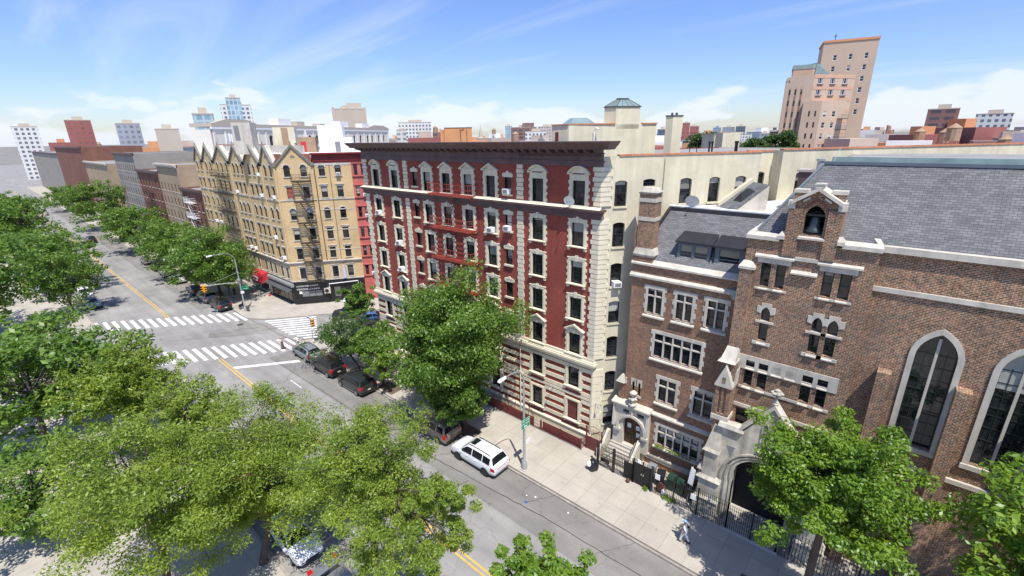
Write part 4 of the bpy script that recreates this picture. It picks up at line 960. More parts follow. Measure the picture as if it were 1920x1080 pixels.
mb = MB(FQ); mb.hexa([(-14.7, -.14, 16.3), (-7.2, -.14, 16.3), (-7.2, .3, 16.3), (-14.7, .3, 16.3)], [(-14.7, -.14, 16.42), (-7.2, -.14, 16.42), (-7.2, .3, 16.66), (-14.7, .3, 16.66)])
mb.hexa([(-14.72, -.2, 15.36), (-7.2, -.2, 15.36), (-7.2, .1, 15.36), (-14.72, .1, 15.36)], [(-14.72, -.2, 15.5), (-7.2, -.2, 15.5), (-7.2, .1, 15.72), (-14.72, .1, 15.72)])
part('string_course', mb, M['limestone'], rc)
mb = MB(FQ); mb.hexa([(-12.2, -.2, 4.6), (-7.2, -.2, 4.6), (-7.2, .1, 4.6), (-12.2, .1, 4.6)], [(-12.2, -.2, 4.72), (-7.2, -.2, 4.72), (-7.2, .1, 4.95), (-12.2, .1, 4.95)]); part('string_course', mb, M['limestone'], rc)
mb = MB(FQ); mb.box(-12.5, -7.2, -.16, .1, .86, 1.0); mb.box(-12.5, -7.2, -.09, .1, .55, .82); mb.box(-14.6, -12.5, -.05, .1, 0, .9); part('plinth', mb, M['limestone'], rc)
# portal
mb = MB(FQ); po = [(-14.33, -12.82, 1.05, 3.74, 'seg', .55), (-14.42, -13.88, 4.0, 4.34), (-13.2, -12.62, 4.0, 4.34)]
wall(mb, -15.25, -12.2, .9, 4.72, po, .5, -.38)
mb.box(-15.25, -15.2, -.38, .3, .9, 4.72); mb.box(-12.25, -12.2, -.379, .0, .9, 4.72)
part('portal', mb, M['limestone'], rc)
mb = MB(FQ); a = arch_pts(-14.85, -12.3, 2.5, 4.05, 'seg', 14); b = arch_pts(-14.62, -12.53, 2.5, 3.86, 'seg', 14)
for k in range(14): mb.prism([a[k], a[k + 1], b[k + 1], b[k]], -.58, -.36)
mb.box(-15.0, -14.5, -.6, -.36, 2.3, 2.5); mb.box(-12.65, -12.15, -.6, -.36, 2.3, 2.5)
for u in (-15.15, -13.55, -12.3): mb.hexa([(u - .1, -.55, 2.6 if u != -13.55 else 4.0), (u + .1, -.55, 2.6 if u != -13.55 else 4.0), (u + .1, -.38, 2.6 if u != -13.55 else 4.0), (u - .1, -.38, 2.6 if u != -13.55 else 4.0)], [(u - .07, -.5, 4.7), (u + .07, -.5, 4.7), (u + .07, -.38, 4.7), (u - .07, -.38, 4.7)])
mb.hexa([(-15.35, -.62, 4.72), (-12.1, -.62, 4.72), (-12.1, .05, 4.72), (-15.35, .05, 4.72)], [(-15.35, -.62, 4.84), (-12.1, -.62, 4.84), (-12.1, .05, 5.02), (-15.35, .05, 5.02)])
part('portal_moulding', mb, M['limestone'], rc)
for u in (-14.15, -12.91):
    mb = MB(FQ); mb.box(u - .3, u + .3, -.05, 0, 3.95, 4.4); part('panel', mb, M['void'], rc)
mb = MB(FQ); mb.prism([(-14.33, 1.05), (-12.82, 1.05)] + arch_pts(-14.33, -12.82, 3.17, 3.72, 'seg', 10)[::-1], .05, .1); dr = part('door', mb, M['oak'], rc, 'dark oak double door under the arch')
mb = MB(FQ)
for c in (-13.96, -13.2):
    for z0, z1 in ((1.2, 1.9), (2.05, 3.0)): mb.box(c - .26, c + .26, .02, .06, z0, z1)
part('door_panel', mb, M['oak'], dr)
mb = MB(FQ); mb.bar((-13.66, -.02, 1.8), (-13.66, -.02, 2.3), .025); part('handle', mb, M['brass'], dr); mb = MB(FQ); mb.bar((-13.49, -.02, 1.8), (-13.49, -.02, 2.3), .025); part('handle', mb, M['brass'], dr)
for u, z in ((-13.95, 2.75), (-13.2, 2.75), (-13.15, 2.1)):
    mb = MB(FQ); mb.box(u - .16, u + .16, -.0, .015, z - .2, z + .2); part('notice', mb, M['white'], dr)
# statue finial over the portal
mb = MB(); mb.lathe((-13.58, 29.72, 5.0), [(.30, 0), (.30, .14), (.16, .2), (.13, .38), (.24, .46), (.26, .62), (.15, .72), (.13, .86), (.28, .98), (.30, 1.12), (.18, 1.22), (.08, 1.3)], 12)
for k in range(5): t = k * 1.256; mb.lathe((-13.58 + .24 * math.cos(t), 29.72 + .24 * math.sin(t), 5.44), [(.02, 0), (.11, .07), (.11, .16), (.02, .22)], 6)
part('finial', mb, M['limestone'], rc, smooth=50)
# little buttress caps at the left edge
mb = MB(FQ); mb.box(-15.05, -14.58, -.1, .5, 1.0, 6.5); part('buttress', mb, M['rect'], rc)
mb = MB(FQ); mb.hexa([(-15.25, -.3, 6.5), (-14.5, -.3, 6.5), (-14.5, .5, 6.5), (-15.25, .5, 6.5)], [(-14.9, -.02, 7.1), (-14.65, -.02, 7.1), (-14.65, .4, 7.1), (-14.9, .4, 7.1)]); mb.box(-14.56, -14.42, -.06, .1, 6.4, 6.95); part('buttress_cap', mb, M['limestone'], rc)
# slate roof, ridge, flat roof behind
Z0, Z1 = 16.55, 20.0
mb = MB(); mb.poly([(-14.5, 30.42, Z0), (-7.0, 30.42, Z0), (-6.2, 33.0, Z1), (-13.25, 33.0, Z1)]); part('slate_roof', mb, M['slate'], rc)
mb = MB(); mb.hexa([(-13.35, 32.9, Z1 - .06), (-6.2, 32.9, Z1 - .06), (-6.2, 33.1, Z1 - .06), (-13.35, 33.1, Z1 - .06)], [(-13.35, 32.93, Z1 + .16), (-6.2, 32.93, Z1 + .16), (-6.2, 33.1, Z1 + .16), (-13.35, 33.1, Z1 + .16)])
mb.hexa([(-14.62, 30.38, Z0 - .02), (-14.42, 30.38, Z0), (-13.2, 32.95, Z1), (-13.4, 32.95, Z1)], [(-14.62, 30.38, Z0 + .16), (-14.42, 30.38, Z0 + .18), (-13.2, 32.95, Z1 + .16), (-13.4, 32.95, Z1 + .16)]); part('flashing', mb, M['lead'], rc)
mb = MB(); mb.box(-13.5, -6.2, 33.1, 33.5, Z1 - .3, Z1 + .24); mb.slab([(-13.4, 33.5), (-3, 33.5), (-3, 48), (-4.5, 48)], Z1 - .3, Z1); part('flat_roof', mb, M['roofwhite'], rc)
mb = MB(); mb.poly([(-14.55, 30.45, Z0 - .3), (-13.3, 32.98, Z0 - .3), (-13.3, 32.98, Z1), (-13.3, 32.98, Z1)][:3]); 
mb = MB(); A_ = (-14.62, 30.6); mb.hexa([(-14.62, 30.3, 16.3), (-14.3, 30.3, 16.3), (-13.2, 33.1, 16.3), (-13.6, 33.1, 16.3)], [(-14.62, 30.3, 16.5), (-14.3, 30.3, 16.5), (-13.2, 33.1, 19.95), (-13.6, 33.1, 19.95)]); part('parapet', mb, M['rect'], rc)
# chimney
mb = MB(FQ); mb.box(-14.45, -13.25, .02, .85, 17.3, 21.3); c_ = part('chimney', mb, M['church'], rc, 'tall brick chimney with white stone bands at the alley corner')
mb = MB(FQ)
for z in (19.45, 20.75): mb.box(-14.49, -13.21, -.02, .89, z, z + .26)
part('stone_band', mb, M['limestone'], c_)
mb = MB(FQ); mb.box(-14.5, -13.2, -.03, .9, 21.3, 21.42); mb.hexa([(-14.58, -.1, 21.42), (-13.12, -.1, 21.42), (-13.12, .98, 21.42), (-14.58, .98, 21.42)], [(-14.35, .1, 21.7), (-13.35, .1, 21.7), (-13.35, .8, 21.7), (-14.35, .8, 21.7)]); part('chimney_cap', mb, M['weatherstone'], c_)
mb = MB(FQ); mb.hexa([(-14.62, -.12, 17.05), (-13.0, -.12, 17.05), (-13.0, .95, 17.05), (-14.62, .95, 17.05)], [(-14.48, .0, 17.5), (-13.22, .0, 17.5), (-13.22, .88, 17.5), (-14.48, .88, 17.5)]); mb.box(-14.58, -13.1, -.06, .9, 16.9, 17.05); part('chimney_base', mb, M['weatherstone'], c_)
mb = MB(FQ); mb.box(-14.55, -13.15, -.02, .88, 16.5, 16.9); part('chimney_plinth', mb, M['rect'], c_)
# dormers
for i, (u0, u1, lab, n) in enumerate(((-11.7, -9.45, 'left blue grey dormer with two sashes', 2), (-9.2, -7.35, 'right blue grey dormer with one broad sash', 1))):
    y0 = .62; mb = MB(FQ); w = (u1 - u0)
    if n == 2: wo = [(u0 + .2, u0 + 1.02, 16.78, 18.02), (u1 - 1.08, u1 - .2, 16.78, 18.02)]
    else: wo = [(u0 + .28, u1 - .28, 16.78, 18.02)]
    wall(mb, u0, u1, 16.5, 18.15, wo, .1, y0)
    for u in (u0, u1): mb.poly([(u, y0, 16.5), (u, y0, 18.15), (u, 1.6, 18.2), (u, .5, 16.6)])
    d = part('dormer', mb, M['bluegrey'], rc, lab)
    mb = MB(FQ); mb.hexa([(u0 - .12, y0 - .2, 18.13), (u1 + .12, y0 - .2, 18.13), (u1 + .05, 1.9, 18.62), (u0 - .05, 1.9, 18.62)], [(u0 - .12, y0 - .2, 18.25), (u1 + .12, y0 - .2, 18.25), (u1 + .05, 1.9, 18.74), (u0 - .05, 1.9, 18.74)]); part('dormer_roof', mb, M['lead'], d)
    for a, b, z0, z1 in wo:
        mb = MB(FQ); ring(mb, a, b, z0, z1, .05, y0 + .03, y0 + .09); mb.box(a, b, y0 + .04, y0 + .08, 17.32, 17.38); part('sash_frame', mb, M['bluegrey'], d)
        mb = MB(FQ); mb.poly([(a, y0 + .07, z0), (b, y0 + .07, z0), (b, y0 + .07, z1), (a, y0 + .07, z1)]); part('pane', mb, M['glass_dark'], d)
        mb = MB(FQ); mb.box(a + .06, b - .06, y0 + .05, y0 + .062, 17.55, z1 - .05); M.setdefault('blind', plain('beige_blind', (.24, .22, .17), .8, .06)); part('blind', mb, M['blind'], d)
mb = MB(FQ); mb.hexa([(-7.5, -.32, 15.1), (-7.1, -.32, 15.1), (-7.1, 0, 15.1), (-7.5, 0, 15.1)], [(-7.72, -.42, 15.75), (-7.05, -.42, 15.75), (-7.05, 0, 15.75), (-7.72, 0, 15.75)]); mb.tube([(-7.3, -.16, 15.2), (-7.3, -.16, 1)], .07, 8); part('rainwater_head', mb, M['copper'], rc)
# rear wing with its shed roof and skylight
A, C_ = Vector((-9.29, 34.67, 20.0)), Vector((-7.61, 35.6, 21.75)); B = A + Vector((-1.5, 1.0, 0)); D = C_ + Vector((-1.45, 1.6, 0)); E_ = Vector((C_.x, C_.y, 19.8)); F_ = Vector((D.x, D.y, 19.8))
mb = MB(); mb.poly([tuple(A), tuple(E_), tuple(C_)]); mb.poly([tuple(E_), tuple(C_), tuple(D), tuple(F_)]); mb.poly([tuple(B), tuple(F_), tuple(D)]); part('rear_wing', mb, M['limestone'], rc, 'white rendered rear wing with a shed roof')
mb = MB(); up = Vector((0, 0, .03)); mb.poly([tuple(A + up), tuple(C_ + up), tuple(D + up), tuple(B + up)]); part('shed_roof', mb, M['slate'], rc)
mb = MB(); w = (B - A).normalized() * .3; mb.hexa([tuple(B), tuple(D), tuple(D + w), tuple(B + w)], [tuple(p + Vector((0, 0, .3))) for p in (B, D, D + w, B + w)]); part('shed_parapet', mb, M['cream'], rc)
m_ = (A + B + C_ + D) / 4; ux = (C_ - A).normalized(); uy = (B - A).normalized(); mb = MB()
q = [m_ + ux * a * .55 + uy * b * .4 + Vector((0, 0, .05)) for a, b in ((-1, -1), (1, -1), (1, 1), (-1, 1))]; q2 = [m_ + ux * a * .3 + uy * b * .1 + Vector((0, 0, .38)) for a, b in ((-1, -1), (1, -1), (1, 1), (-1, 1))]; mb.hexa([tuple(p) for p in q], [tuple(p) for p in q2]); part('skylight', mb, M['lead'], rc)
# ---------------------------------------------------------------- church
FCH = Fr(0, 29.4, 0)
ch = empty('church', (-2, 34, 0), 'dark mottled brick gothic church with a bell gable, pale stone porch and steep slate roof', 'church')
CX = -3.86
def mir(l): return l + [(2 * CX - b, 2 * CX - a) + tuple(r) for a, b, *r in l]
topw = mir([(-6.06, -5.54, 16.48, 17.9), (-5.26, -4.76, 16.48, 17.9)])
small = mir([(-6.05, -5.54, 11.13, 11.56), (-5.31, -4.78, 11.13, 11.56)])
tall = mir([(-6.07, -5.57, 9.79, 10.88), (-5.29, -4.77, 9.79, 10.88)])
lanc = [(-5.67, -5.17, 13.03, 15.24, 'point', .45), (-3.02, -2.52, 13.03, 15.24, 'point', .45), (-2.26, -1.76, 13.03, 15.24, 'point', .45)]
low = mir([(-6.22, -5.46, 6.75, 8.05)])
bellw = [(-4.32, -3.38, 19.8, 21.42, 'point', .62)]
LX, RX = -7.0, -0.72
mb = MB(FCH); wall(mb, LX, RX, 0, 19.3, topw + small + tall + lanc + low, .32)
mb.T = FCH; wall(mb, -5.12, -2.6, 19.3, 21.5, bellw, .45); mb.poly([(-5.12, 0, 21.5), (-2.6, 0, 21.5), (CX, 0, 22.3)])
for u in (-5.12, -2.6): mb.poly([(u, 0, 19.3), (u, 0, 21.5), (u, 1.2, 21.5), (u, 1.2, 19.3)])
mb.poly([(-5.12, 1.2, 19.3), (-2.6, 1.2, 19.3), (-2.6, 1.2, 21.5), (CX, 1.2, 22.3), (-5.12, 1.2, 21.5)])
mb.poly([(LX, 0, 0), (LX, 3, 0), (LX, 3, 19.3), (LX, 0, 19.3)])
part('wall', mb, M['church'], ch)
st = MB(FCH)
for s in (0, 1):
    X = (lambda a, b: (a, b)) if s == 0 else (lambda a, b: (2 * CX - b, 2 * CX - a))
    st.box(*X(-6.28, -4.55), -.04, .1, 17.92, 18.24); st.hexa([(X(-6.45, -4.42)[0], -.16, 18.24), (X(-6.45, -4.42)[1], -.16, 18.24), (X(-6.45, -4.42)[1], .1, 18.24), (X(-6.45, -4.42)[0], .1, 18.24)], [(X(-6.45, -4.42)[0], -.16, 18.34), (X(-6.45, -4.42)[1], -.16, 18.34), (X(-6.45, -4.42)[1], .1, 18.5), (X(-6.45, -4.42)[0], .1, 18.5)])
    st.box(*X(-6.26, -4.56), -.04, .1, 16.28, 16.40)
    for a, b in ((-6.06, -5.54), (-5.26, -4.76)): a, b = X(a, b); st.hexa([(a, -.14, 16.30), (b, -.14, 16.30), (b, .3, 16.30), (a, .3, 16.30)], [(a, -.14, 16.36), (b, -.14, 16.36), (b, .3, 16.52), (a, .3, 16.52)])
part('lintel_course', st, M['limestone'], ch)
st = MB(FCH); st.hexa([(-4.5, -.2, 17.52), (-3.22, -.2, 17.52), (-3.22, .1, 17.52), (-4.5, .1, 17.52)], [(-4.5, -.2, 17.6), (-3.22, -.2, 17.6), (-3.22, .1, 17.82), (-4.5, .1, 17.82)]); st.box(-4.42, -3.3, -.1, .1, 18.30, 18.5)
st.hexa([(-4.5, -.18, 19.55), (-3.2, -.18, 19.55), (-3.2, .4, 19.55), (-4.5, .4, 19.55)], [(-4.45, -.18, 19.66), (-3.25, -.18, 19.66), (-3.25, .4, 19.84), (-4.45, .4, 19.84)]); part('sill', st, M['limestone'], ch, 'stone sill of the bell opening')
mb = MB(FCH); mb.box(-5.12, -4.45, -.13, .0, 18.52, 21.2); mb.box(-3.25, -2.6, -.13, 0, 18.52, 21.2); mb.box(-4.45, -4.43, -.05, .02, 17.9, 19.55); part('pier', mb, M['church'], ch)
def small_window(w, h, kind=None, rise=0):
    def f():
        o = sash(-w / 2, w / 2, 0, h, M['frame'], M['glass_dark'], .24, kind, rise); return o
    return f
for o in topw: place('cht', small_window(.5, 1.42), ch, FCH, (o[0] + o[1]) / 2, o[2])
for o in tall: place('chl', small_window(.51, 1.09), ch, FCH, (o[0] + o[1]) / 2, o[2])
for o in small: place('chs', lambda: sash(-.26, .26, 0, .43, M['frame'], M['glass_dark'], .24, rail=False), ch, FCH, (o[0] + o[1]) / 2, o[2])
for o in low: place('chlow', small_window(.76, 1.3), ch, FCH, (o[0] + o[1]) / 2, o[2])
for o in lanc: place('chlan', small_window(.5, 2.21, 'point', .45), ch, FCH, (o[0] + o[1]) / 2, o[2])
st = MB(FCH)
for o in lanc:
    c = (o[0] + o[1]) / 2
    a = arch_pts(c - .25, c + .25, 14.79, 15.24, 'point', 10)
    for x, sg in ((c - .5, -1), (c + .5, 1)): pass
    st.prism([(c - .5, 14.85), (c - .25, 14.79)] + a[1:6] + [(c, 15.24), (c, 15.46), (c - .27, 15.46), (c - .27, 15.26), (c - .5, 15.26)], -.04, .08)
    st.prism([(c + .5, 14.85), (c + .5, 15.26), (c + .27, 15.26), (c + .27, 15.46), (c, 15.46), (c, 15.24)] + a[6:-1] + [(c + .25, 14.79)], -.042, .08)
    st.box(c - .5, c + .5, -.07, .25, 14.2, 14.33); st.box(c - .5, c + .5, -.05, .1, 12.76, 12.96)
    st.hexa([(c - .25, -.15, 12.8), (c + .25, -.15, 12.8), (c + .25, .28, 12.8), (c - .25, .28, 12.8)], [(c - .25, -.15, 12.86), (c + .25, -.15, 12.86), (c + .25, .28, 13.07), (c - .25, .28, 13.07)])
part('lancet_surround', st, M['limestone'], ch)
st = MB(FCH); wall(st, -6.5, -1.2, 10.93, 11.86, small, .1, -.05); st.box(-6.5, -1.2, -.05, .05, 11.86, 11.865); st.box(-6.5, -1.2, -.05, .02, 10.92, 10.93)
for a, b, *r in small + [(-4.58, -4.03), (-3.84, -3.28)]: st.hexa([(a, -.13, 10.94), (b, -.13, 10.94), (b, .25, 10.94), (a, .25, 10.94)], [(a, -.13, 11.0), (b, -.13, 11.0), (b, .25, 11.15), (a, .25, 11.15)])
st.box(-6.3, -1.4, -.05, .1, 9.56, 9.72)
for a, b, *r in tall: st.hexa([(a, -.16, 9.6), (b, -.16, 9.6), (b, .28, 9.6), (a, .28, 9.6)], [(a, -.16, 9.66), (b, -.16, 9.66), (b, .28, 9.83), (a, .28, 9.83)])
for s in (0, 1): st.box(*((-6.4, -4.6) if s == 0 else (2 * CX + 4.6, 2 * CX + 6.4)), -.08, .1, 8.2, 8.42)
part('window_band', st, M['limestone'], ch)
mb = MB(FCH)
for a, b in ((-4.58, -4.03), (-3.84, -3.28)): mb.box(a, b, -.055, -.045, 11.15, 11.58)
part('blank_panel', mb, M['weatherstone'], ch)
# parapet shoulders and gable copings
st = MB(FCH)
for s in (1, -1):
    def X(u): return u if s == 1 else 2 * CX - u
    def bx(a, b, *r): st.box(*sorted((X(a), X(b))), *r)
    bx(-7.08, -5.35, -.16, .35, 19.28, 19.5)
    st.hexa([(X(-7.08), -.16, 19.5), (X(-5.35), -.16, 19.5), (X(-5.35), .35, 19.5), (X(-7.08), .35, 19.5)], [(X(-7.0), .05, 19.66), (X(-5.4), .05, 19.66), (X(-5.4), .3, 19.66), (X(-7.0), .3, 19.66)])
    st.hexa([(X(-7.08), .35, 19.3), (X(-6.75), .35, 19.3), (X(-6.0), 1.6, 19.9), (X(-6.3), 1.6, 19.9)], [(X(-7.05), .35, 19.62), (X(-6.8), .35, 19.62), (X(-6.0), 1.6, 20.35), (X(-6.3), 1.6, 20.35)])
    bx(-5.45, -5.1, -.18, .2, 19.42, 19.62); st.hexa([(X(-5.45), -.18, 19.62), (X(-5.1), -.18, 19.62), (X(-5.1), .2, 19.62), (X(-5.45), .2, 19.62)], [(X(-5.3), -.05, 19.86), (X(-5.12), -.05, 19.86), (X(-5.12), .1, 19.86), (X(-5.3), .1, 19.86)])
    bx(-5.2, -4.85, -.16, .5, 21.2, 21.62)
    st.prism([(X(-5.05), 21.42), (CX, 22.2), (CX, 22.38), (X(-5.05), 21.62)], -.26, 1.3)
    bx(-5.08, -4.4, .2, .9, 22.02, 22.2)
    st.prism([(X(-4.5), 21.68), (X(-4.2), 21.87), (X(-4.2), 21.75), (X(-4.5), 21.56)], -.18, -.08)
st.box(CX - .18, CX + .18, -.2, .4, 22.34, 22.5); st.box(CX - .24, CX + .24, -.22, .42, 22.5, 22.58)
part('coping', st, M['limestone'], ch)
mb = MB(FCH)
for s in (1, -1):
    def X(u): return u if s == 1 else 2 * CX - u
    mb.box(*sorted((X(-5.02), X(-4.46))), .25, .85, 21.3, 22.02)
part('pinnacle_shaft', mb, M['church'], ch)
st = MB(FCH); a = arch_pts(-4.47, -3.25, 20.75, 21.62, 'point', 12); b = arch_pts(-4.33, -3.37, 20.78, 21.43, 'point', 12); c2 = arch_pts(-4.60, -3.12, 20.72, 21.78, 'point', 12)
for k in range(len(a) - 1): st.prism([c2[k], c2[k + 1], a[k + 1], a[k]], -.03, .02)
part('arch_ring', st, M['brownstone'], ch, 'dark red brick ring round the bell arch')
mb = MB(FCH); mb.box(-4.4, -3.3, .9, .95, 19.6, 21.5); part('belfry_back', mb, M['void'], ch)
bl = empty('church_bell', (CX, 29.75, 19.95), 'dark bronze bell hanging in the pointed opening of the church gable', 'bell')
mb = MB(); mb.lathe((CX, 29.78, 19.95), [(.40, 0), (.41, .05), (.34, .14), (.27, .35), (.235, .6), (.21, .75), (.13, .83), (.05, .85)], 24); part('bell_body', mb, M['bell'], bl, smooth=50)
mb = MB(); mb.box(CX - .42, CX + .42, 29.72, 29.84, 20.8, 20.92); mb.tube([(CX - .3, 29.78, 20.9), (CX, 29.78, 21.05), (CX + .3, 29.78, 20.9)], .04, 6); part('yoke', mb, M['blacksteel'], bl)
# left buttress with its caps, lower gablet turret
mb = MB(FCH); mb.box(-7.15, -6.45, -.28, .1, 12.3, 17.45); mb.T = FCH; mb.box(-7.35, -6.45, -.75, .1, 7.2, 11.4); part('buttress', mb, M['church'], ch)
st = MB(FCH)
st.box(-7.22, -6.32, -.36, .1, 17.45, 17.6); st.hexa([(-7.22, -.36, 17.6), (-6.32, -.36, 17.6), (-6.32, .1, 17.6), (-7.22, .1, 17.6)], [(-7.05, -.05, 17.92), (-6.55, -.05, 17.92), (-6.55, .1, 17.92), (-7.05, .1, 17.92)])
st.hexa([(-7.5, -1.0, 11.4), (-6.42, -1.0, 11.4), (-6.42, .05, 11.4), (-7.5, .05, 11.4)], [(-7.36, -.8, 11.56), (-6.48, -.8, 11.56), (-6.48, .05, 11.56), (-7.36, .05, 11.56)]); st.hexa([(-7.36, -.8, 11.56), (-6.48, -.8, 11.56), (-6.48, .05, 11.56), (-7.36, .05, 11.56)], [(-7.2, -.3, 12.3), (-6.5, -.3, 12.3), (-6.5, .05, 12.3), (-7.2, .05, 12.3)])
part('buttress_cap', st, M['limestone'], ch)
mb = MB(FCH); tu = [(-7.12, -6.96, 7.8, 9.75, 'point', .12), (-6.83, -6.67, 7.8, 9.75, 'point', .12)]
wall(mb, -7.35, -6.42, 7.62, 9.75, tu, .12, -1.05); mb.poly([(-6.42, -1.05, 7.62), (-6.42, 0, 7.62), (-6.42, 0, 9.75), (-6.42, -1.05, 9.75)]); mb.poly([(-7.35, -1.05, 7.62), (-7.35, 0, 7.62), (-7.35, 0, 9.75), (-7.35, -1.05, 9.75)]); mb.box(-7.25, -6.5, -.95, -.93, 7.62, 9.75); mb.box(-7.3, -6.48, -.98, 0, 5.5, 7.3)
part('turret', mb, M['church'], ch)
st = MB(FCH); st.prism([(-7.45, 9.75), (-6.35, 9.75), (-6.35, 9.85), (-6.9, 11.3), (-7.45, 9.85)], -1.15, 0)
for y in (-.35,): st.prism([(-6.43, 9.9), (-6.33, 9.9), (-6.33, 10.9), (-6.36, 11.0), (-6.43, 10.7)], y - .3, y + .3)
st.box(-7.42, -6.36, -1.12, 0, 7.3, 7.62); part('turret_cap', st, M['limestone'], ch)
mb = MB(FCH); mb.box(-7.0, -6.8, -1.165, -1.14, 10.05, 10.45); part('turret_vent', mb, M['church'], ch)
# porch
PF = Fr(0, 28.25, 0)
mb = MB(PF); wall(mb, -6.6, -1.12, 0, 7.05, [(-5.55, -2.25, 0, 5.45, 'seg', 1.55)], .9)
mb.prism([(-5.45, 7.05), (-2.3, 7.05), (CX, 9.38)], 0.0, .5)
mb.poly([(-6.6, 0, 0), (-6.6, 1.2, 0), (-6.6, 1.2, 7.05), (-6.6, 0, 7.05)]); mb.poly([(-1.12, 0, 0), (-1.12, 1.2, 0), (-1.12, 1.2, 7.05), (-1.12, 0, 7.05)]); mb.poly([(-6.6, .3, 6.9), (-1.12, .3, 6.9), (-1.12, 1.2, 6.9), (-6.6, 1.2, 6.9)])
po_ = part('porch', mb, M['weatherstone'], ch, 'weathered grey stone porch with a broad pointed arch')
st = MB(PF)
for n, (r, y0, y1, e) in enumerate(((0.72, -.10, .0, .10), (.42, -.05, .15, .12), (.12, .0, .5, .12))):
    a = arch_pts(-5.55 - r, -2.25 + r, 3.1, 5.45 + r * .62, 'seg', 18); b = arch_pts(-5.55 - r + e, -2.25 + r - e, 3.1, 5.45 + r * .62 - e, 'seg', 18)
    for k in range(18): st.prism([a[k], a[k + 1], b[k + 1], b[k]], y0 - .06, y1)
    for sg in (1, -1):
        u = [(-5.55 - r), (-5.55 - r + e)]; u = u if sg == 1 else [2 * CX - v for v in u]
        if n: st.box(*sorted(u), y0 - .06, y1, 0, 3.1)
part('arch_moulding', st, M['weatherstone'], po_)
st = MB(PF)
for sg in (1, -1):
    def X(u): return u if sg == 1 else 2 * CX - u
    st.hexa([(X(-6.85), -.2, 7.05), (X(-5.3), -.2, 7.05), (X(-5.3), .5, 7.05), (X(-6.85), .5, 7.05)], [(X(-6.8), -.1, 7.32), (X(-5.45), -.1, 7.32), (X(-5.45), .4, 7.32), (X(-6.8), .4, 7.32)])
    st.prism([(X(-5.6), 7.05), (CX, 9.40), (CX, 9.66), (X(-5.6), 7.3)], -.14, .6)
part('coping', st, M['limestone'], po_)
for c in (CX - .27, CX + .25):
    mb = MB(PF); mb.prism([(c - .14, 6.35)] + arch_pts(c - .14, c + .14, 7.85, 8.2, 'point', 8) + [(c + .14, 6.35)], -.012, .02); part('blind_lancet', mb, M['acgrille'], po_)
    mb = MB(PF); o_ = arch_pts(c - .2, c + .2, 7.85, 8.3, 'point', 8); i_ = arch_pts(c - .14, c + .14, 7.85, 8.2, 'point', 8)
    for k in range(len(o_) - 1): mb.prism([o_[k], o_[k + 1], i_[k + 1], i_[k]], -.07, .02)
    mb.box(c - .2, c - .14, -.07, .02, 6.35, 7.85); mb.box(c + .14, c + .2, -.07, .02, 6.35, 7.85); mb.hexa([(c - .24, -.2, 6.2), (c + .24, -.2, 6.2), (c + .24, .02, 6.2), (c - .24, .02, 6.2)], [(c - .22, -.1, 6.38), (c + .22, -.1, 6.38), (c + .22, .02, 6.38), (c - .22, .02, 6.38)]); part('lancet_frame', mb, M['weatherstone'], po_)
mb = MB(); z = 9.6; mb.lathe((CX - .05, 28.4, z), [(.16, 0), (.18, .1), (.10, .16), (.15, .24), (.08, .32), (.07, .55), (.10, .62), (.12, .7), (.2, .78), (.12, .95), (.16, 1.0), (.05, 1.08)], 12)
for k in range(6): t = k * 1.047; mb.lathe((CX - .05 + .24 * math.cos(t), 28.4 + .24 * math.sin(t), z + .66), [(.02, 0), (.11, .06), (.12, .16), (.02, .24)], 7)
part('finial', mb, M['weatherstone'], po_, smooth=50)
for sg in (1, -1):
    def X(u): return u if sg == 1 else 2 * CX - u
    st = MB(PF)
    def hx(a, b, y, z0, a2, b2, y2, z1): st.hexa([(X(a), y, z0), (X(b), y, z0), (X(b), .3, z0), (X(a), .3, z0)], [(X(a2), y2, z1), (X(b2), y2, z1), (X(b2), .3, z1), (X(a2), .3, z1)])
    hx(-7.75, -6.15, -.45, 0, -7.65, -6.2, -.4, 1.2); hx(-7.75, -6.1, -.5, 1.2, -7.6, -6.2, -.36, 1.4); hx(-7.58, -6.22, -.34, 1.4, -7.52, -6.25, -.32, 2.8)
    hx(-7.75, -6.15, -.48, 2.8, -7.5, -6.25, -.3, 3.02); hx(-7.42, -6.5, -.28, 3.02, -7.4, -6.52, -.26, 5.0); hx(-7.55, -6.45, -.42, 5.0, -7.42, -6.5, -.3, 5.2); hx(-7.42, -6.5, -.3, 5.2, -7.1, -6.6, .1, 6.9)
    hx(-7.75, -7.4, -.3, 3.3, -7.6, -7.45, -.1, 3.75)
    part('pier', st, M['weatherstone'], po_)
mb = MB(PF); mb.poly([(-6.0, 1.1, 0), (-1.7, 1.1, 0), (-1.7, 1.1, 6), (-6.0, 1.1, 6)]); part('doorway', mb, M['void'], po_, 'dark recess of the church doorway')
mb = MB(PF)
for k in range(4): mb.box(-5.6 + .0, -2.2, -1.0 + .32 * k, 1.0, .17 * k, .17 * (k + 1) - .002)
part('steps', mb, M['concrete'], po_)
for c in (-5.88, -1.84):
    mb = MB(PF); mb.hexa([(c - .28, -.015, 5.72), (c + .28, -.015, 5.72), (c + .28, .02, 5.72), (c - .28, .02, 5.72)], [(c - .28, -.015, 5.75), (c + .28, -.015, 5.75), (c + .28, .02, 5.75), (c - .28, .02, 5.75)]); mb.prism([(c - .28, 5.72), (c + .2, 5.72), (c + .05, 4.85)], -.016, .02); part('niche', mb, M['acgrille'], po_)
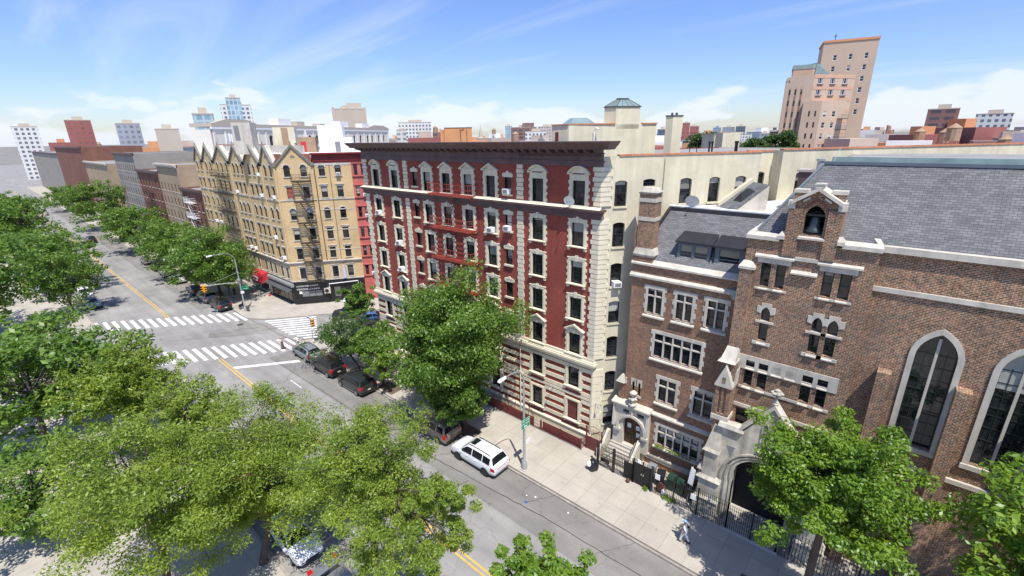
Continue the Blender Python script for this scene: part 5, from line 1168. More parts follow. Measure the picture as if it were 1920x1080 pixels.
# steep slate roof of the church, carried on to the right behind the nave wall
mb = MB(); yR = 32.45; xe = 13.5
mb.poly([(-6.75, 29.95, 19.55), (xe, 29.95, 19.55), (xe, yR, 23.4), (-4.3, yR, 23.4)]); mb.poly([(-6.75, 29.95, 19.55), (-4.3, yR, 23.4), (-4.3, 50, 23.4), (-6.75, 50, 19.55)])
part('slate_roof', mb, M['slate'], ch)
mb = MB(); mb.bar((-6.75, 29.95, 19.6), (-4.3, yR, 23.44), .09); mb.box(-4.3, xe, yR - .08, yR + .3, 23.38, 23.55); part('roof_ridge', mb, M['bluegrey'], ch)
mb = MB(); mb.box(-4.0, xe, yR + .3, yR + .5, 23.5, 23.8); mb.bar((-3.9, yR + .1, 23.5), (-3.7, yR + .4, 24.3), .03); part('roof_ridge_flashing', mb, M['copper'], ch)
mb = MB(); mb.slab([(-4.3, yR + .3), (xe, yR + .3), (xe, 50), (-4.3, 50)], 23.0, 23.38); part('flat_roof', mb, M['roofgrey'], ch)
nav = [(1.6 + 3.1 * k, 3.2 + 3.1 * k, 9.0, 15.5, 'point', 1.3) for k in range(4)]
mb = MB(FCH); wall(mb, RX, xe, 0, 19.3, nav, .4, .35); mb.poly([(RX, 0, 0), (RX, .4, 0), (RX, .4, 19.3), (RX, 0, 19.3)]); mb.T = idn; mb.poly([(xe, 29.75, 0), (xe, 50, 0), (xe, 50, 19.5), (xe, yR, 23.3), (xe, 29.75, 19.5)]); mb.poly([(-7, 50, 0), (xe, 50, 0), (xe, 50, 23), (-7, 50, 23)]); part('nave_wall', mb, M['church'], ch)
st = MB(FCH); st.box(RX, xe, .15, .8, 19.28, 19.6); st.box(RX, xe, .2, .5, 7.6, 7.85); st.box(RX, xe, .25, .5, 17.2, 17.45)
for o in nav:
    a = arch_pts(o[0] - .25, o[1] + .25, 14.2, 15.8, 'point', 12); b = arch_pts(o[0], o[1], 14.2, 15.5, 'point', 12)
    for k in range(len(a) - 1): st.prism([a[k], a[k + 1], b[k + 1], b[k]], .28, .5)
    st.box(o[0] - .25, o[0], .28, .5, 8.9, 14.2); st.box(o[1], o[1] + .25, .28, .5, 8.9, 14.2); st.box(o[0] - .3, o[1] + .3, .2, .6, 8.7, 8.95)
    c = (o[0] + o[1]) / 2; st.box(c - .06, c + .06, .5, .7, 8.95, 15.2)
part('nave_trim', st, M['limestone'], ch)
for o in nav: place('nave', lambda: sash(-.8, .8, 0, 6.5, M['frame'], M['glass_dark'], .6, 'point', 1.3, bars=lambda mb, y: [mb.box(-.76, .76, y - .02, y + .004, z_ - .02, z_ + .02) for z_ in (.7, 1.4, 2.1, 2.8, 3.9, 4.6, 5.3)] + [mb.box(x_ - .015, x_ + .015, y - .018, y + .003, .05, 5.4) for x_ in (-.4, .4)]), ch, FCH, (o[0] + o[1]) / 2, o[2])
mb = MB(FCH)
for k in range(5):
    u = 0.6 + 3.1 * k; mb.box(u - .3, u + .3, -.35, .35, 0, 13)
part('nave_buttress', mb, M['church'], ch)
bs = Vector((-3.9, 35.2, 0)); mb = MB(); mb.box(-6.3, -4.6, 37.2, 38.4, 19, 22.6); c_ = part('chimney', mb, M['brown'], ch, 'squat dark brick chimney stack behind the slate roof'); mb = MB(); mb.box(-6.4, -4.5, 37.1, 38.5, 22.6, 22.75); part('chimney_cap', mb, M['concrete'], c_)
mb = MB(); mb.lathe((-5.2, 37.6, 22.75), [(.2, 0), (.2, .55), (.26, .56), (.26, .7)], 10); part('flue', mb, M['galv'], c_)
# ---------------------------------------------------------------- skyline
def grid(name, wallc, winc, bw, rh, ms, rough=0.6, uvs=1.0, mtl=0.0):
    """far facade: rows of windows between piers"""
    m, nt, b = nodes(name); b.inputs['Roughness'].default_value = rough
    uv = coords(nt, 'uv'); t = nt.nodes.new('ShaderNodeTexBrick'); t.offset = 0; nt.links.new(uv, t.inputs['Vector']); t.inputs['Scale'].default_value = 1
    t.inputs['Brick Width'].default_value = bw; t.inputs['Row Height'].default_value = rh; t.inputs['Mortar Size'].default_value = ms; t.inputs['Mortar Smooth'].default_value = 0
    t.inputs['Color1'].default_value = col(winc); t.inputs['Color2'].default_value = col([v * 1.8 + .01 for v in winc]); t.inputs['Mortar'].default_value = col(wallc)
    n = add_noise(nt, coords(nt), .05, 3); nt.links.new(mulc(nt, t.outputs['Color'], ramp(nt, n, .3, .7, .9, 1.1)), b.inputs['Base Color']); return m
FM = dict(glass=grid('far_glass_curtain_wall', (.42, .50, .52), (.16, .25, .30), 2.4, 3.2, .35, .2), grid_white=grid('far_white_wall', (.66, .65, .62), (.10, .11, .12), 3.0, 3.1, .72), beige=plain('far_beige_concrete', (.47, .41, .33), .8, .06, .05),
    balcony=grid('far_balconied_wall', (.58, .57, .52), (.16, .18, .17), 7, 2.9, .7), grid_brown=grid('far_brown_wall', (.23, .13, .11), (.05, .055, .06), 5.5, 3.2, .85), grid_pink=grid('far_pinkish_wall', (.56, .47, .43), (.17, .16, .16), 2.6, 2.9, .62), darkglass=grid('far_dark_glass', (.13, .16, .20), (.05, .075, .11), 3, 3.2, .4, .2),
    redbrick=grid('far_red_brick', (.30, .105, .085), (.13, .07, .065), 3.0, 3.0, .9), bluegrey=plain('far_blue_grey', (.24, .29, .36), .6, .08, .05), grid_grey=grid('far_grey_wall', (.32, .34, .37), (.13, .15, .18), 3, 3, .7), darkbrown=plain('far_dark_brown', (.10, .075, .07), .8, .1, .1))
FM['farpane'] = plain('far_dark_pane', (.03, .034, .04), .5, .3, .5)
FM['palestone'] = plain('far_pale_stone', (.74, .70, .61), .8, .06, .3)
FAR = [
('glass', -191.3, 58.4, 6.2, 25, 34.0, 1.275, 'blue glass fronted office block at the left behind the gabled building'),
('grid_white', -394.8, 143.2, 20.0, 20, 50.5, 1.223, 'white apartment slab behind the glass tower'),
('glass', -357.5, 128.8, 8.7, 18, 52.4, 1.225, 'green blue glass tower rising behind the pale palazzo block'),
('beige', -283.3, 169.2, 20.3, 20, 43.2, 1.032, 'beige concrete block with piers standing above the palazzo block roof'),
('grid_white', -355.0, 276.5, 28.9, 20, 38.3, 0.909, 'broad white tower with a grid of small windows left of the orange wall'),
('balcony', -241.7, 177.7, 5.6, 15, 29.8, 0.937, 'short balconied block in front of the broad white tower'),
('grid_brown', -265.8, 227.7, 8.7, 20, 28.8, 0.862, 'low brown block with window bands left of the orange brick wall'),
('glass', -395.3, 451.3, 8.5, 25, 36.9, 0.719, 'slim pale glass tower left of the red brown office block'),
('grid_brown', -285.8, 347.6, 23.7, 25, 32.8, 0.688, 'red brown office block with dark windows on the skyline'),
('grid_white', -246.5, 315.0, 16.7, 15, 28.5, 0.664, 'white block with black window grid before the red brown office block'),
('grid_pink', -299.5, 400.4, 17.4, 20, 33.8, 0.642, 'pinkish white apartment block beside the cream bulkhead'),
('darkglass', -200.3, 458.1, 9.0, 15, 29.2, 0.412, 'dark glass tower right of the cream bulkhead'),
('redbrick', -126.2, 326.5, 4.7, 20, 31.8, 0.369, 'taller half of the red brick tower pair on the right skyline'),
('redbrick', -121.8, 330.3, 5.7, 20, 29.6, 0.353, 'lower half of the red brick tower pair on the right skyline'),
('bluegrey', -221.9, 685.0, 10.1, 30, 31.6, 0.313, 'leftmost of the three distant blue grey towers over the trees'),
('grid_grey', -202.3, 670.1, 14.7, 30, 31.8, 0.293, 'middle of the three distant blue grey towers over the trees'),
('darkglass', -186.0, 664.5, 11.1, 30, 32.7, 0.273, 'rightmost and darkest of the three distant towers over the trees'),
('grid_white', -164.9, 576.9, 31.5, 20, 23.3, 0.278, 'long low white block at the foot of the three distant towers'),
('grid_grey', -115.0, 486.6, 8.2, 25, 23.7, 0.232, 'grey block with stepped roof near the tall pink tower'),
('darkbrown', -35.5, 161.1, 2.4, 12, 25.3, 0.217, 'dark brown slab right beside the tall pink tower'),
('grid_white', -498.7, 35.8, 13.7, 25, 37.3, 1.499, 'white slab at the far left skyline'),
('redbrick', -416.4, 55.1, 12.8, 25, 39.3, 1.439, 'red brick tower at the far left skyline'),
('grid_grey', -373.1, 72.0, 12.0, 25, 36.2, 1.38, 'grey apartment tower at the left skyline'),
('beige', -291.4, 71.5, 9.8, 25, 31.2, 1.33, 'beige block at the left skyline near the glass office block'),
('grid_brown', 2.7, 330.0, 12.1, 25, 34.7, -0.008, 'brown tower at the far right skyline'),
('grid_white', 26.0, 399.2, 15.5, 25, 33.0, -0.065, 'white tower at the far right skyline'),
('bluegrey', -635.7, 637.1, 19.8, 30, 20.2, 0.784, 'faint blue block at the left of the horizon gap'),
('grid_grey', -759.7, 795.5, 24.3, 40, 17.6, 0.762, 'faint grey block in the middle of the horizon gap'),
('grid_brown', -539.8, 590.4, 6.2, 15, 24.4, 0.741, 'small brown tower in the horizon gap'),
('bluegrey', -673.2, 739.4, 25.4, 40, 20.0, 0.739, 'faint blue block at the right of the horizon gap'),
]
for m, x, y, w, dp, h, rz, lab in FAR:
    e = empty('tower_block', (x, y, 0), lab, 'building', rz=rz)
    mb = MB(); mb.box(-w / 2, w / 2, 0, dp, 0, h); part('wall', mb, FM[m], e, local=True)
    mb = MB(); mb.box(-w / 2 - .1, w / 2 + .1, -.1, dp + .1, h, h + .5); mb.box(-w * .2, w * .22, dp * .25, dp * .8, h + .5, h + (2.6 if w > 6 else 1.2)); part('roof', mb, FM['beige'] if m != 'bluegrey' else FM['bluegrey'], e, local=True)
    if m == 'beige' and w > 15:
        for k in range(5): mb = MB(); u = -w / 2 + w * (k + .03) / 4.3; mb.box(u, u + 1.6, -.8, 0, 20, h + 1.2); part('pier', mb, FM['beige'], e, local=True)
    if w > 20 and m != 'grid_white':
        mb = MB(); mb.box(-w * .05, w * .4, 3, dp, h + .5, h + 4); part('penthouse', mb, FM[m], e, local=True)
# pale palazzo-like apartment block behind the gables
PA, PB = Vector((-135, 42.5)), Vector((-188, 131)); PL = (PB - PA).length; ang = math.atan2((PB - PA).y, (PB - PA).x)
FP = Fr(PA.x, PA.y, ang); pz = 28.3
pb = empty('apartment_block', (PA.x, PA.y, 0), 'long pale ornate apartment block with arched top windows behind the gabled building', 'building')
po = []
us = [PL * t for t in (.075, .21, .25, .30, .40, .44, .52, .56, .60, .69, .74, .80, .84, .90, .95)]
for u in us: po += [(u - .8, u + .8, pz - 4.6, pz - 1.6, 'round', .8), (u - .8, u + .8, pz - 8.6, pz - 6.2)]
mb = MB(FP); wall(mb, 0, PL, 0, pz, po, .5); mb.box(0.01, PL - .01, .6, 6, 0, pz - .3); part('wall', mb, FM['palestone'], pb)
for o in po: place('pal%d' % len(o), (lambda o=o: sash(-.8, .8, 0, o[3] - o[2], M['bronze'], FM['farpane'], .3, 'round' if len(o) > 4 else None, .8, t=.1)), pb, FP, (o[0] + o[1]) / 2, o[2])
mb = MB(FP); mb.box(-.3, PL + .3, -.28, .2, pz - .2, pz + .35); mb.box(-.3, PL + .3, -.3, .2, pz - 5.5, pz - 5.1); part('cornice', mb, M['white'], pb)
mb = MB(FP); mb.box(-.2, PL + .2, -.3, 6, pz + .35, pz + 1.2); mb.prism([(0, pz + 1.2), (PL * .16, pz + 1.2), (PL * .12, pz + 2.3), (PL * .05, pz + 2.3)], -.3, .6); mb.prism([(PL * .8, pz + 1.2), (PL, pz + 1.2), (PL * .95, pz + 2.3), (PL * .86, pz + 2.3)], -.3, .6); part('parapet', mb, FM['beige'], pb)
for q_ in (.004, .04, .11, .16, .19, .23, .275, .325, .37, .42, .48, .54, .58, .645, .715, .77, .82, .87, .925, .99): u = PL * q_; mb = MB(FP); mb.box(u - .35, u + .35, -.15, .1, pz - 5.0, pz - .3); part('pilaster', mb, FM['palestone'], pb)
for a, b, z, mt in ((.28, .34, 3.2, 'white'), (.37, .41, 2.6, 'beige'), (.5, .53, 2.2, 'beige'), (.63, .69, 3.4, 'white'), (.8, .86, 2.9, 'white')):
    mb = MB(FP); mb.box(PL * a, PL * b, 2, 5, pz + 1.2, pz + z); part('rooftop_shed', mb, M['white'] if mt == 'white' else FM['beige'], pb)
ob = empty('brick_bulkhead', (-82.7, 72.5, 0), 'blank orange brick rooftop bulkhead showing above the dark cornice', 'bulkhead', rz=math.atan2(4.6, 4.2))
mb = MB(); mb.box(0, 6.2, 0, 5, 0, 27.15); mb.box(-.9, 0, .4, 5, 0, 26.9); part('wall', mb, M['orangebrick'], ob, local=True)
mb = MB(); mb.box(-.05, 6.25, -.06, 5, 27.16, 27.3); part('coping', mb, M['brown'], ob, local=True)
mb = MB(); mb.tube([(3.6, -.1, 23), (3.6, -.1, 26.8), (4.4, -.1, 26.9)], .06, 6); mb.tube([(5, -.1, 22), (5, -.1, 26.8)], .05, 6); part('pipe', mb, M['black'], ob, local=True)
cb_ = empty('roof_bulkhead', (-24.9, 70.9, 0), 'beige stucco bulkhead on a roof in front of the far trees', 'bulkhead', rz=R(-35))
mb = MB(); mb.box(0, 2.7, 0, 3, 0, 25.0); part('wall', mb, M['cream'], cb_, local=True)
mb = MB(); mb.box(2.71, 4.2, 0.2, 3, 0, 25.2); part('wall', mb, M['cream'], cb_, local=True)
mb = MB(); mb.box(-.1, 2.75, -.1, 3.1, 25.0, 25.1); part('coping', mb, M['concrete'], cb_, local=True)
sp_ = empty('church_spire', (-350.6, 356.5, 0), 'thin distant church spire rising in the gap of the skyline', 'spire')
mb = MB(); mb.lathe((-350.6, 356.5, 0), [(3, 0), (3, 24), (2.2, 25), (.15, 36)], 8); part('spire_body', mb, FM['beige'], sp_)
mb = MB(); mb.box(-351.0, -350.2, 356.4, 356.6, 36, 36.3); part('finial', mb, FM['darkbrown'], sp_)
sp_ = empty('pyramid_roof', (-151.7, 198.7, 0), 'grey pyramid roof in front of the white gridded block', 'roof')
mb = MB(); mb.lathe((-151.7, 198.7, 0), [(2.6, 0), (2.6, 22.2)], 4); part('wall', mb, FM['beige'], sp_)
mb = MB(); mb.lathe((-151.7, 198.7, 22.2), [(2.9, 0), (.9, 2.3), (.05, 4.3)], 4); part('slate_roof', mb, M['slate'], sp_)
# tall pinkish apartment tower at the right
tw = empty('tower_block', (-28, 165, 0), 'tall stepped pinkish apartment tower with sunlit white windows at the right edge', 'building')
FA_ = Fr(-34.4, 161.0, math.atan2(1.6, 6.6)); FB_T = Fr(-27.8, 162.6, SA)
mb = MB(FA_); W1 = 6.8
tl = [(u - .22, u + .22, z, z + 1.5) for u in (1.3, 2.75, 4.2) for z in [14.2 + 3 * k for k in range(8)] if not (u < 2 and z > 36)]
wall(mb, 0, W1, 0, 38.6, tl, .25); wall(mb, 1.0, W1, 38.6, 40.3, [], .2)
mb.T = FB_T; tr_ = [(u - .85, u + .85, z, z + 1.6) for u in (2.2, 6.4, 10.6) for z in [14 + 3 * k for k in range(9)]]
wall(mb, 0, 14, 0, 40.3, tr_, .25)
mb.T = idn; e0 = FA_(0, 0, 0); e1 = FB_T(14, 0, 0); mb.slab([FA_(.3, .4, 0)[:2], FA_(W1 - .3, .4, 0)[:2], FB_T(.3, .5, 0)[:2], FB_T(13.8, .5, 0)[:2], FA_(12, 16, 0)[:2], FA_(0.3, 14, 0)[:2]], 0, 40.0)
part('wall', mb, M['pinkstucco'], tw)
for u in (1.3, 2.75, 4.2):
    mb = MB(FA_); mb.box(u - .26, u - .22, -.02, .02, 12, 37.5); mb.box(u + .22, u + .26, -.02, .02, 12, 37.5)
    for k in range(8): mb.box(u - .22, u + .22, -.02, .02, 12.8 + 3 * k, 14.15 + 3 * k)
    part('brick_strip', mb, M.setdefault('striprick', plain('dull_red_brick_strip', (.27, .15, .115), .85, .1, .5)), tw)
for o in tl: place('twl', lambda: sash(-.22, .22, 0, 1.5, M['bronze'], M['glass_dark'], .1, t=.04), tw, FA_, (o[0] + o[1]) / 2, o[2])
def tww():
    o = sash(-.85, .85, 0, 1.6, M['white'], M['glass'], .1, rail=False, t=.1); m = MB()
    for x in (-.4, .4): m.box(x - .05, x + .05, .0, .12, .1, 1.5)
    lobj('mullion', m, M['white'], o); m = MB(); m.box(-.95, .95, -.3, .1, -.3, -.08); lobj('sill', m, M['brown'], o); return o
for o in tr_: place('twr', tww, tw, FB_T, (o[0] + o[1]) / 2, o[2])
mb = MB(FB_T)
for k in range(10): mb.box(0.05, 13.9, -.06, .02, 13 + 3 * k - .55, 13 + 3 * k + .45)
part('spandrel_band', mb, M.setdefault('peach', plain('peach_brick', (.52, .335, .23), .8, .08, .3)), tw)
FL2 = Fr(*FA_(3.4, -1.6, 0)[:2], math.atan2(1.6, 6.6)); mb = MB(FL2); l2 = [(u - .22, u + .22, z, z + 1.5) for u in (3.5, 5.0) for z in [14.2 + 3 * k for k in range(6)]]
wall(mb, 1.7, 6.2, 0, 33.3, l2, .25); c2 = FL2(6.2, 0, 0); FB3 = Fr(c2[0], c2[1], SA); mb.T = FB3; l3 = [(u - .6, u + .6, z, z + 1.6) for u in (1.6, 4.6) for z in [14 + 3 * k for k in range(6)]]; wall(mb, 0, 8, 0, 33.3, l3, .25)
mb.T = idn; mb.slab([FL2(1.72, .02, 0)[:2], FL2(6.1, .4, 0)[:2], FB3(7.8, .4, 0)[:2], FL2(5, 10, 0)[:2], FL2(1.72, 6, 0)[:2]], 0, 33.0); part('lower_block', mb, M['pinkstucco'], tw)
for o in l2: place('twl', None, tw, FL2, (o[0] + o[1]) / 2, o[2])
def tw3():
    o = sash(-.6, .6, 0, 1.6, M['white'], M['glass'], .1, t=.1); return o
for o in l3: place('tw3', tw3, tw, FB3, (o[0] + o[1]) / 2, o[2])
for k in range(6):
    mb = MB(FB3); mb.box(6.0, 8.4, -1.4, .1, 13.4 + 3 * k, 13.6 + 3 * k); 
    for q in range(9): mb.bar((6.0 + q * .3, -1.38, 13.6 + 3 * k), (6.0 + q * .3, -1.38, 14.6 + 3 * k), .03)
    mb.bar((6, -1.38, 14.6 + 3 * k), (8.4, -1.38, 14.6 + 3 * k), .04); part('balcony', mb, M['slategrey'], tw)
mb = MB(); q = [FA_(1.4, .6, 0)[:2], FA_(W1 - .6, .6, 0)[:2], FB_T(3, 1.0, 0)[:2], FA_(8, 8, 0)[:2], FA_(1.4, 8, 0)[:2]]; mb.slab(q, 40.0, 42.0); part('crown', mb, M['peach'], tw, 'set-back crown under the glass roof')
mb = MB(); mb.slab(inset(q, 1.03), 42.0, 43.1); part('crown_band', mb, M['copper'], tw)
mb = MB(FB_T); mb.prism([(0.6, 40.3), (6.0, 40.3), (.6, 43.4)], 0.6, 4); part('glass_roof', mb, M['skylight'], tw)
t2 = empty('tower_block', (-18, 190, 0), 'tallest pink tower standing behind the stepped one at the right', 'building')
FT2 = Fr(-30.5, 184.5, math.atan2(1.6, 6.6)); mb = MB(FT2); o2 = [(u - .5, u + .5, z, z + 1.6) for u in (3.5, 7.5, 11.5) for z in [30 + 3.2 * k for k in range(6)]]; wall(mb, 0, 14, 0, 51.2, o2, .3); mb.box(.02, 13.98, .5, 14, 0, 51); part('wall', mb, M['pinkstucco'], t2)
for o in o2: place('tw2', lambda: sash(-.5, .5, 0, 1.6, M['white'], M['glass'], .12, t=.1), t2, FT2, (o[0] + o[1]) / 2, o[2])
mb = MB(FT2); mb.box(-.2, 14.2, -.2, 14, 51.2, 51.8); part('coping', mb, M['orangebrick'], t2)
mb = MB(FT2); mb.bar((3, 3, 51.8), (3, 3, 54), .08); mb.box(2.6, 3.4, 2.9, 3.1, 53.2, 53.4); part('mast', mb, M['black'], t2)
# low rooftops filling the blocks
random.seed(21); kinds = ['beige', 'grid_brown', 'grid_white', 'redbrick', 'grid_grey', 'grid_pink']
protos = {}
cnt = 0
for k in range(900):
    az = random.uniform(-45, 62); d = 130 * (8 ** random.random()); hx, hy = -.6577, .7533
    a = R(az); dx = hx * math.cos(a) + hy * math.sin(a); dy = hy * math.cos(a) - hx * math.sin(a)
    x, y = dx * d, dy * d
    w, dp, h = random.uniform(14, 30), random.uniform(14, 26), random.uniform(12, 21) + (d > 300) * random.uniform(1, 5) + (d > 550) * random.uniform(0, 4)
    if y < 60 or (x > -75 and y < 150) or (-215 < x < -100 and y < 160): continue
    if (-70 < x < 15 and y < 150): continue
    kd = random.choice(kinds); e = empty('low_building', (x, y, 0), 'low flat-roofed building among the city blocks beyond', 'building', 'low buildings among the city blocks', rz=SA if random.random() < .6 else 0)
    key = (kd, cnt % 3)
    if key not in protos:
        mb = MB(); mb.box(-.5, .5, -.5, .5, 0, 1); me = mb.mesh('wall', FM[kd]); mb = MB(); mb.box(-.2, .15, -.1, .25, 1, 1.16); mr = mb.mesh('stair_bulkhead', random.choice([M['white'], FM['beige'], M['orangebrick']])); protos[key] = (me, mr)
    for nm, me in zip(('wall', 'stair_bulkhead'), protos[key]):
        o = bpy.data.objects.new(nm, me); COL.objects.link(o); o.parent = e; o.scale = (w, dp, h)
    if cnt % 4 == 0:
        if 'tank' not in protos: mb = MB(); mb.lathe((0, 0, 3), [(1.6, 0), (1.6, 3.4), (1.7, 3.4), (.1, 4.6)], 10); [mb.bar((a, b, 0), (a, b, 3), .12) for a in (-1, 1) for b in (-1, 1)]; protos['tank'] = mb.mesh('water_tank', M['tanwall'])
        o = bpy.data.objects.new('water_tank', protos['tank']); COL.objects.link(o); o.parent = e; o.location = (w * .28, dp * -.2, h)
    cnt += 1
    if cnt >= 210: break
# ---------------------------------------------------------------- trees
def leafmat(name, a, b, trans=0.35):
    m = bpy.data.materials.new(name); m.use_nodes = True; nt = m.node_tree; N = nt.nodes; N.clear(); L = nt.links
    out = N.new('ShaderNodeOutputMaterial'); mix = N.new('ShaderNodeMixShader'); mix.inputs[0].default_value = trans
    d = N.new('ShaderNodeBsdfPrincipled'); d.inputs['Roughness'].default_value = 0.42; d.inputs['Specular IOR Level'].default_value = 0.45; t = N.new('ShaderNodeBsdfTranslucent')
    at = N.new('ShaderNodeAttribute'); at.attribute_name = 'tone'; c = mixc(nt, at.outputs['Fac'], a, b)
    L.new(c, d.inputs['Base Color']); L.new(mulc(nt, c, (1.5, 1.55, 0.7, 1)), t.inputs['Color']); L.new(d.outputs[0], mix.inputs[1]); L.new(t.outputs[0], mix.inputs[2]); L.new(mix.outputs[0], out.inputs[0]); return m
LM = dict(dark=leafmat('dark_green_leaves', (.035, .082, .016), (.095, .170, .030)), mid=leafmat('mid_green_leaves', (.058, .135, .018), (.170, .265, .040)), bright=leafmat('bright_green_leaves', (.075, .170, .016), (.215, .320, .034)), locust=leafmat('yellow_green_leaves', (.080, .158, .018), (.290, .362, .048)), far=leafmat('far_leaves', (.035, .075, .02), (.09, .14, .035)))
def leaves(name, C, r, n, size, mat, rng, asp=0.5, flat=0.6, spray=0):
    """clumps at C (k,3) with radii r (k,), n leaves in each; every leaf is a small folded rhomb"""
    k = len(C); tot = k * n
    d = rng.normal(size=(tot, 3)); d /= np.linalg.norm(d, axis=1)[:, None]
    rad = rng.random(tot) ** 0.45
    ctr = np.repeat(C, n, 0); rr = np.repeat(r, n)
    P = ctr + d * (rad * rr)[:, None] * np.array([1, 1, 0.72])
    nrm = d * (1 - flat) + rng.normal(size=(tot, 3)) * 0.55 + np.array([0, 0, flat]); nrm /= np.linalg.norm(nrm, axis=1)[:, None]
    t = np.cross(nrm, rng.normal(size=(tot, 3))); t /= np.linalg.norm(t, axis=1)[:, None]; b = np.cross(nrm, t)
    s = size * rng.uniform(0.6, 1.35, tot)[:, None]
    V = np.stack([P - t * s, P + b * s * asp - nrm * s * .12, P + t * s, P - b * s * asp - nrm * s * .12], 1).reshape(-1, 3)
    me = bpy.data.meshes.new(name); me.vertices.add(4 * tot); me.vertices.foreach_set('co', V.astype(np.float32).ravel())
    me.loops.add(4 * tot); me.loops.foreach_set('vertex_index', np.arange(4 * tot, dtype=np.int32)); me.polygons.add(tot); me.polygons.foreach_set('loop_start', np.arange(0, 4 * tot, 4, dtype=np.int32)); me.polygons.foreach_set('loop_total', np.full(tot, 4, np.int32))
    me.update(calc_edges=True); me.materials.append(mat)
    tone = np.clip(np.repeat(rng.uniform(0, 1, k), n) * 0.45 + rng.uniform(0, .65, tot), 0, 1)
    a = me.attributes.new('tone', 'FLOAT', 'FACE'); a.data.foreach_set('value', tone.astype(np.float32)); return me
def clumps(R3, nb, sub, rng, spread=0.33, rc=(0.16, 0.27)):
    """bough ends on and in an ellipsoid, each with a cluster of clumps"""
    out = []; rad = []; bs = []
    mn = min(R3)
    for k in range(nb):
        z = 1 - 2 * (k + .5) / nb; t = k * 2.39996 + rng.uniform(-.35, .35); q = math.sqrt(max(0, 1 - z * z)); d = np.array([q * math.cos(t), q * math.sin(t), z]) + rng.normal(size=3) * .13
        f = rng.uniform(.50, .84); b = d * f * np.array(R3)
        if b[2] < -0.62 * R3[2]: b[2] *= .75
        bs.append(b)
        for j in range(sub):
            o = rng.normal(size=3) * spread * mn * np.array([1, 1, .62]); p = b + o
            out.append(p); rad.append(mn * rng.uniform(*rc))
    return np.array(out), np.array(rad), bs
def tree(name, base, ctr, R3, mat, label, group=None, nb=26, sub=5, n=70, size=.17, seed=1, asp=.5, tr=.2, spread=.33, rc=(.16, .27), limbs=18, lean=(0, 0), extra=()):
    rng = np.random.default_rng(seed); root = empty(name, base, label, 'tree', group)
    C, r, bs = clumps(R3, nb, sub, rng, spread, rc); ctr = np.array(ctr)
    for c2, q2, nb2 in extra:
        C2, r2, b2 = clumps(q2, nb2, sub, rng, spread, rc); C = np.vstack([C, C2 + np.array(c2) - np.array(ctr)]); r = np.concatenate([r, r2]); bs = bs + [b + np.array(c2) - np.array(ctr) for b in b2[::2]]
    me = leaves('crown', C + ctr - np.array(base), r, n, size, LM[mat], rng, asp); o = bpy.data.objects.new('crown', me); COL.objects.link(o); o.parent = root
    mb = MB(); fork = ctr - np.array([0, 0, R3[2] * .55]); B = Vector(base)
    f = Vector(fork); mid = B.lerp(f, .5) + Vector((lean[0], lean[1], 0)); top_ = Vector(ctr + np.array([0, 0, R3[2] * .45]))
    mb.tube([tuple(B - Vector((0, 0, .05))), tuple(B + Vector((0, 0, .25))), tuple(mid), tuple(f), tuple(f.lerp(top_, .5)), tuple(top_)], [tr * 1.45, tr, tr * .85, tr * .7, tr * .4, tr * .1], 9)
    for b in bs[:limbs] + bs[nb:]:
        e = Vector(ctr + b); s = f.lerp(top_, float(rng.uniform(0, .55))); m1 = s.lerp(e, .5) + Vector((0, 0, float(rng.uniform(-.1, .25)) * mn_(R3) * .3)); mb.tube([tuple(s), tuple(m1), tuple(e)], [tr * .34, tr * .2, tr * .05], 6)
        for q in range(2):
            e2 = e + Vector(rng.normal(size=3)) * mn_(R3) * .22; mb.tube([tuple(m1.lerp(e, .5)), tuple(e2)], [tr * .12, tr * .03], 5)
    part('trunk', mb, M['bark'], root, smooth=60); return root
def mn_(R3): return min(R3)
tree('street_tree', (-27.0, 24.0, 0), (-27.6, 23.5, 8.7), (5.3, 4.6, 6.2), 'mid', 'big dense green tree in front of the red building beside the tan minivan', nb=80, sub=6, n=150, size=.125, seed=11, tr=.30, spread=.20, rc=(.16, .26), extra=[((-26.5, 22.9, 3.7), (2.7, 2.2, 2.0), 20), ((-30.5, 23.0, 5.2), (2.4, 2.2, 1.8), 12)])
tree('street_tree', (-44.0, 24.0, 0), (-46.3, 23.7, 3.7), (3.3, 2.8, 2.7), 'dark', 'small dark leaning tree by the grey wagon near the corner', nb=22, sub=5, n=75, size=.13, seed=12, tr=.12, spread=.30, rc=(.2, .34))
tree('street_tree', (-39.4, 23.8, 0), (-40.6, 24.1, 4.5), (2.3, 2.1, 2.4), 'mid', 'slender mid green tree between the dark leaning tree and the big one', nb=22, sub=5, n=70, size=.14, seed=13, tr=.12)
tree('street_tree', (-37.6, 23.5, 0), (-38.0, 23.4, 3.4), (1.55, 1.4, 2.1), 'bright', 'little bright green tree in a pit beside the dark minivan', nb=14, sub=5, n=60, size=.13, seed=14, tr=.09)
tree('street_tree', (-52.6, 29.6, 0), (-52.8, 29.4, 4.9), (2.0, 1.9, 2.4), 'mid', 'rounded small tree on the cross street by the left corner of the red building', nb=20, sub=5, n=80, size=.15, seed=15, tr=.12)
tree('street_tree', (-86, 23.3, 0), (-85.2, 22.8, 6.7), (8.0, 5.6, 5.0), 'mid', 'broad green tree hiding the lower storeys of the gabled building', nb=44, sub=5, n=95, size=.21, seed=16, tr=.26, spread=.28)
tree('street_tree', (-26.5, 6.2, 0), (-26.2, 7.2, 6.5), (4.6, 4.4, 4.3), 'locust', 'dense yellow green tree at the near kerb in the left foreground', nb=42, sub=6, n=300, size=.085, seed=17, tr=.22, spread=.25, rc=(.15, .25), asp=.38)
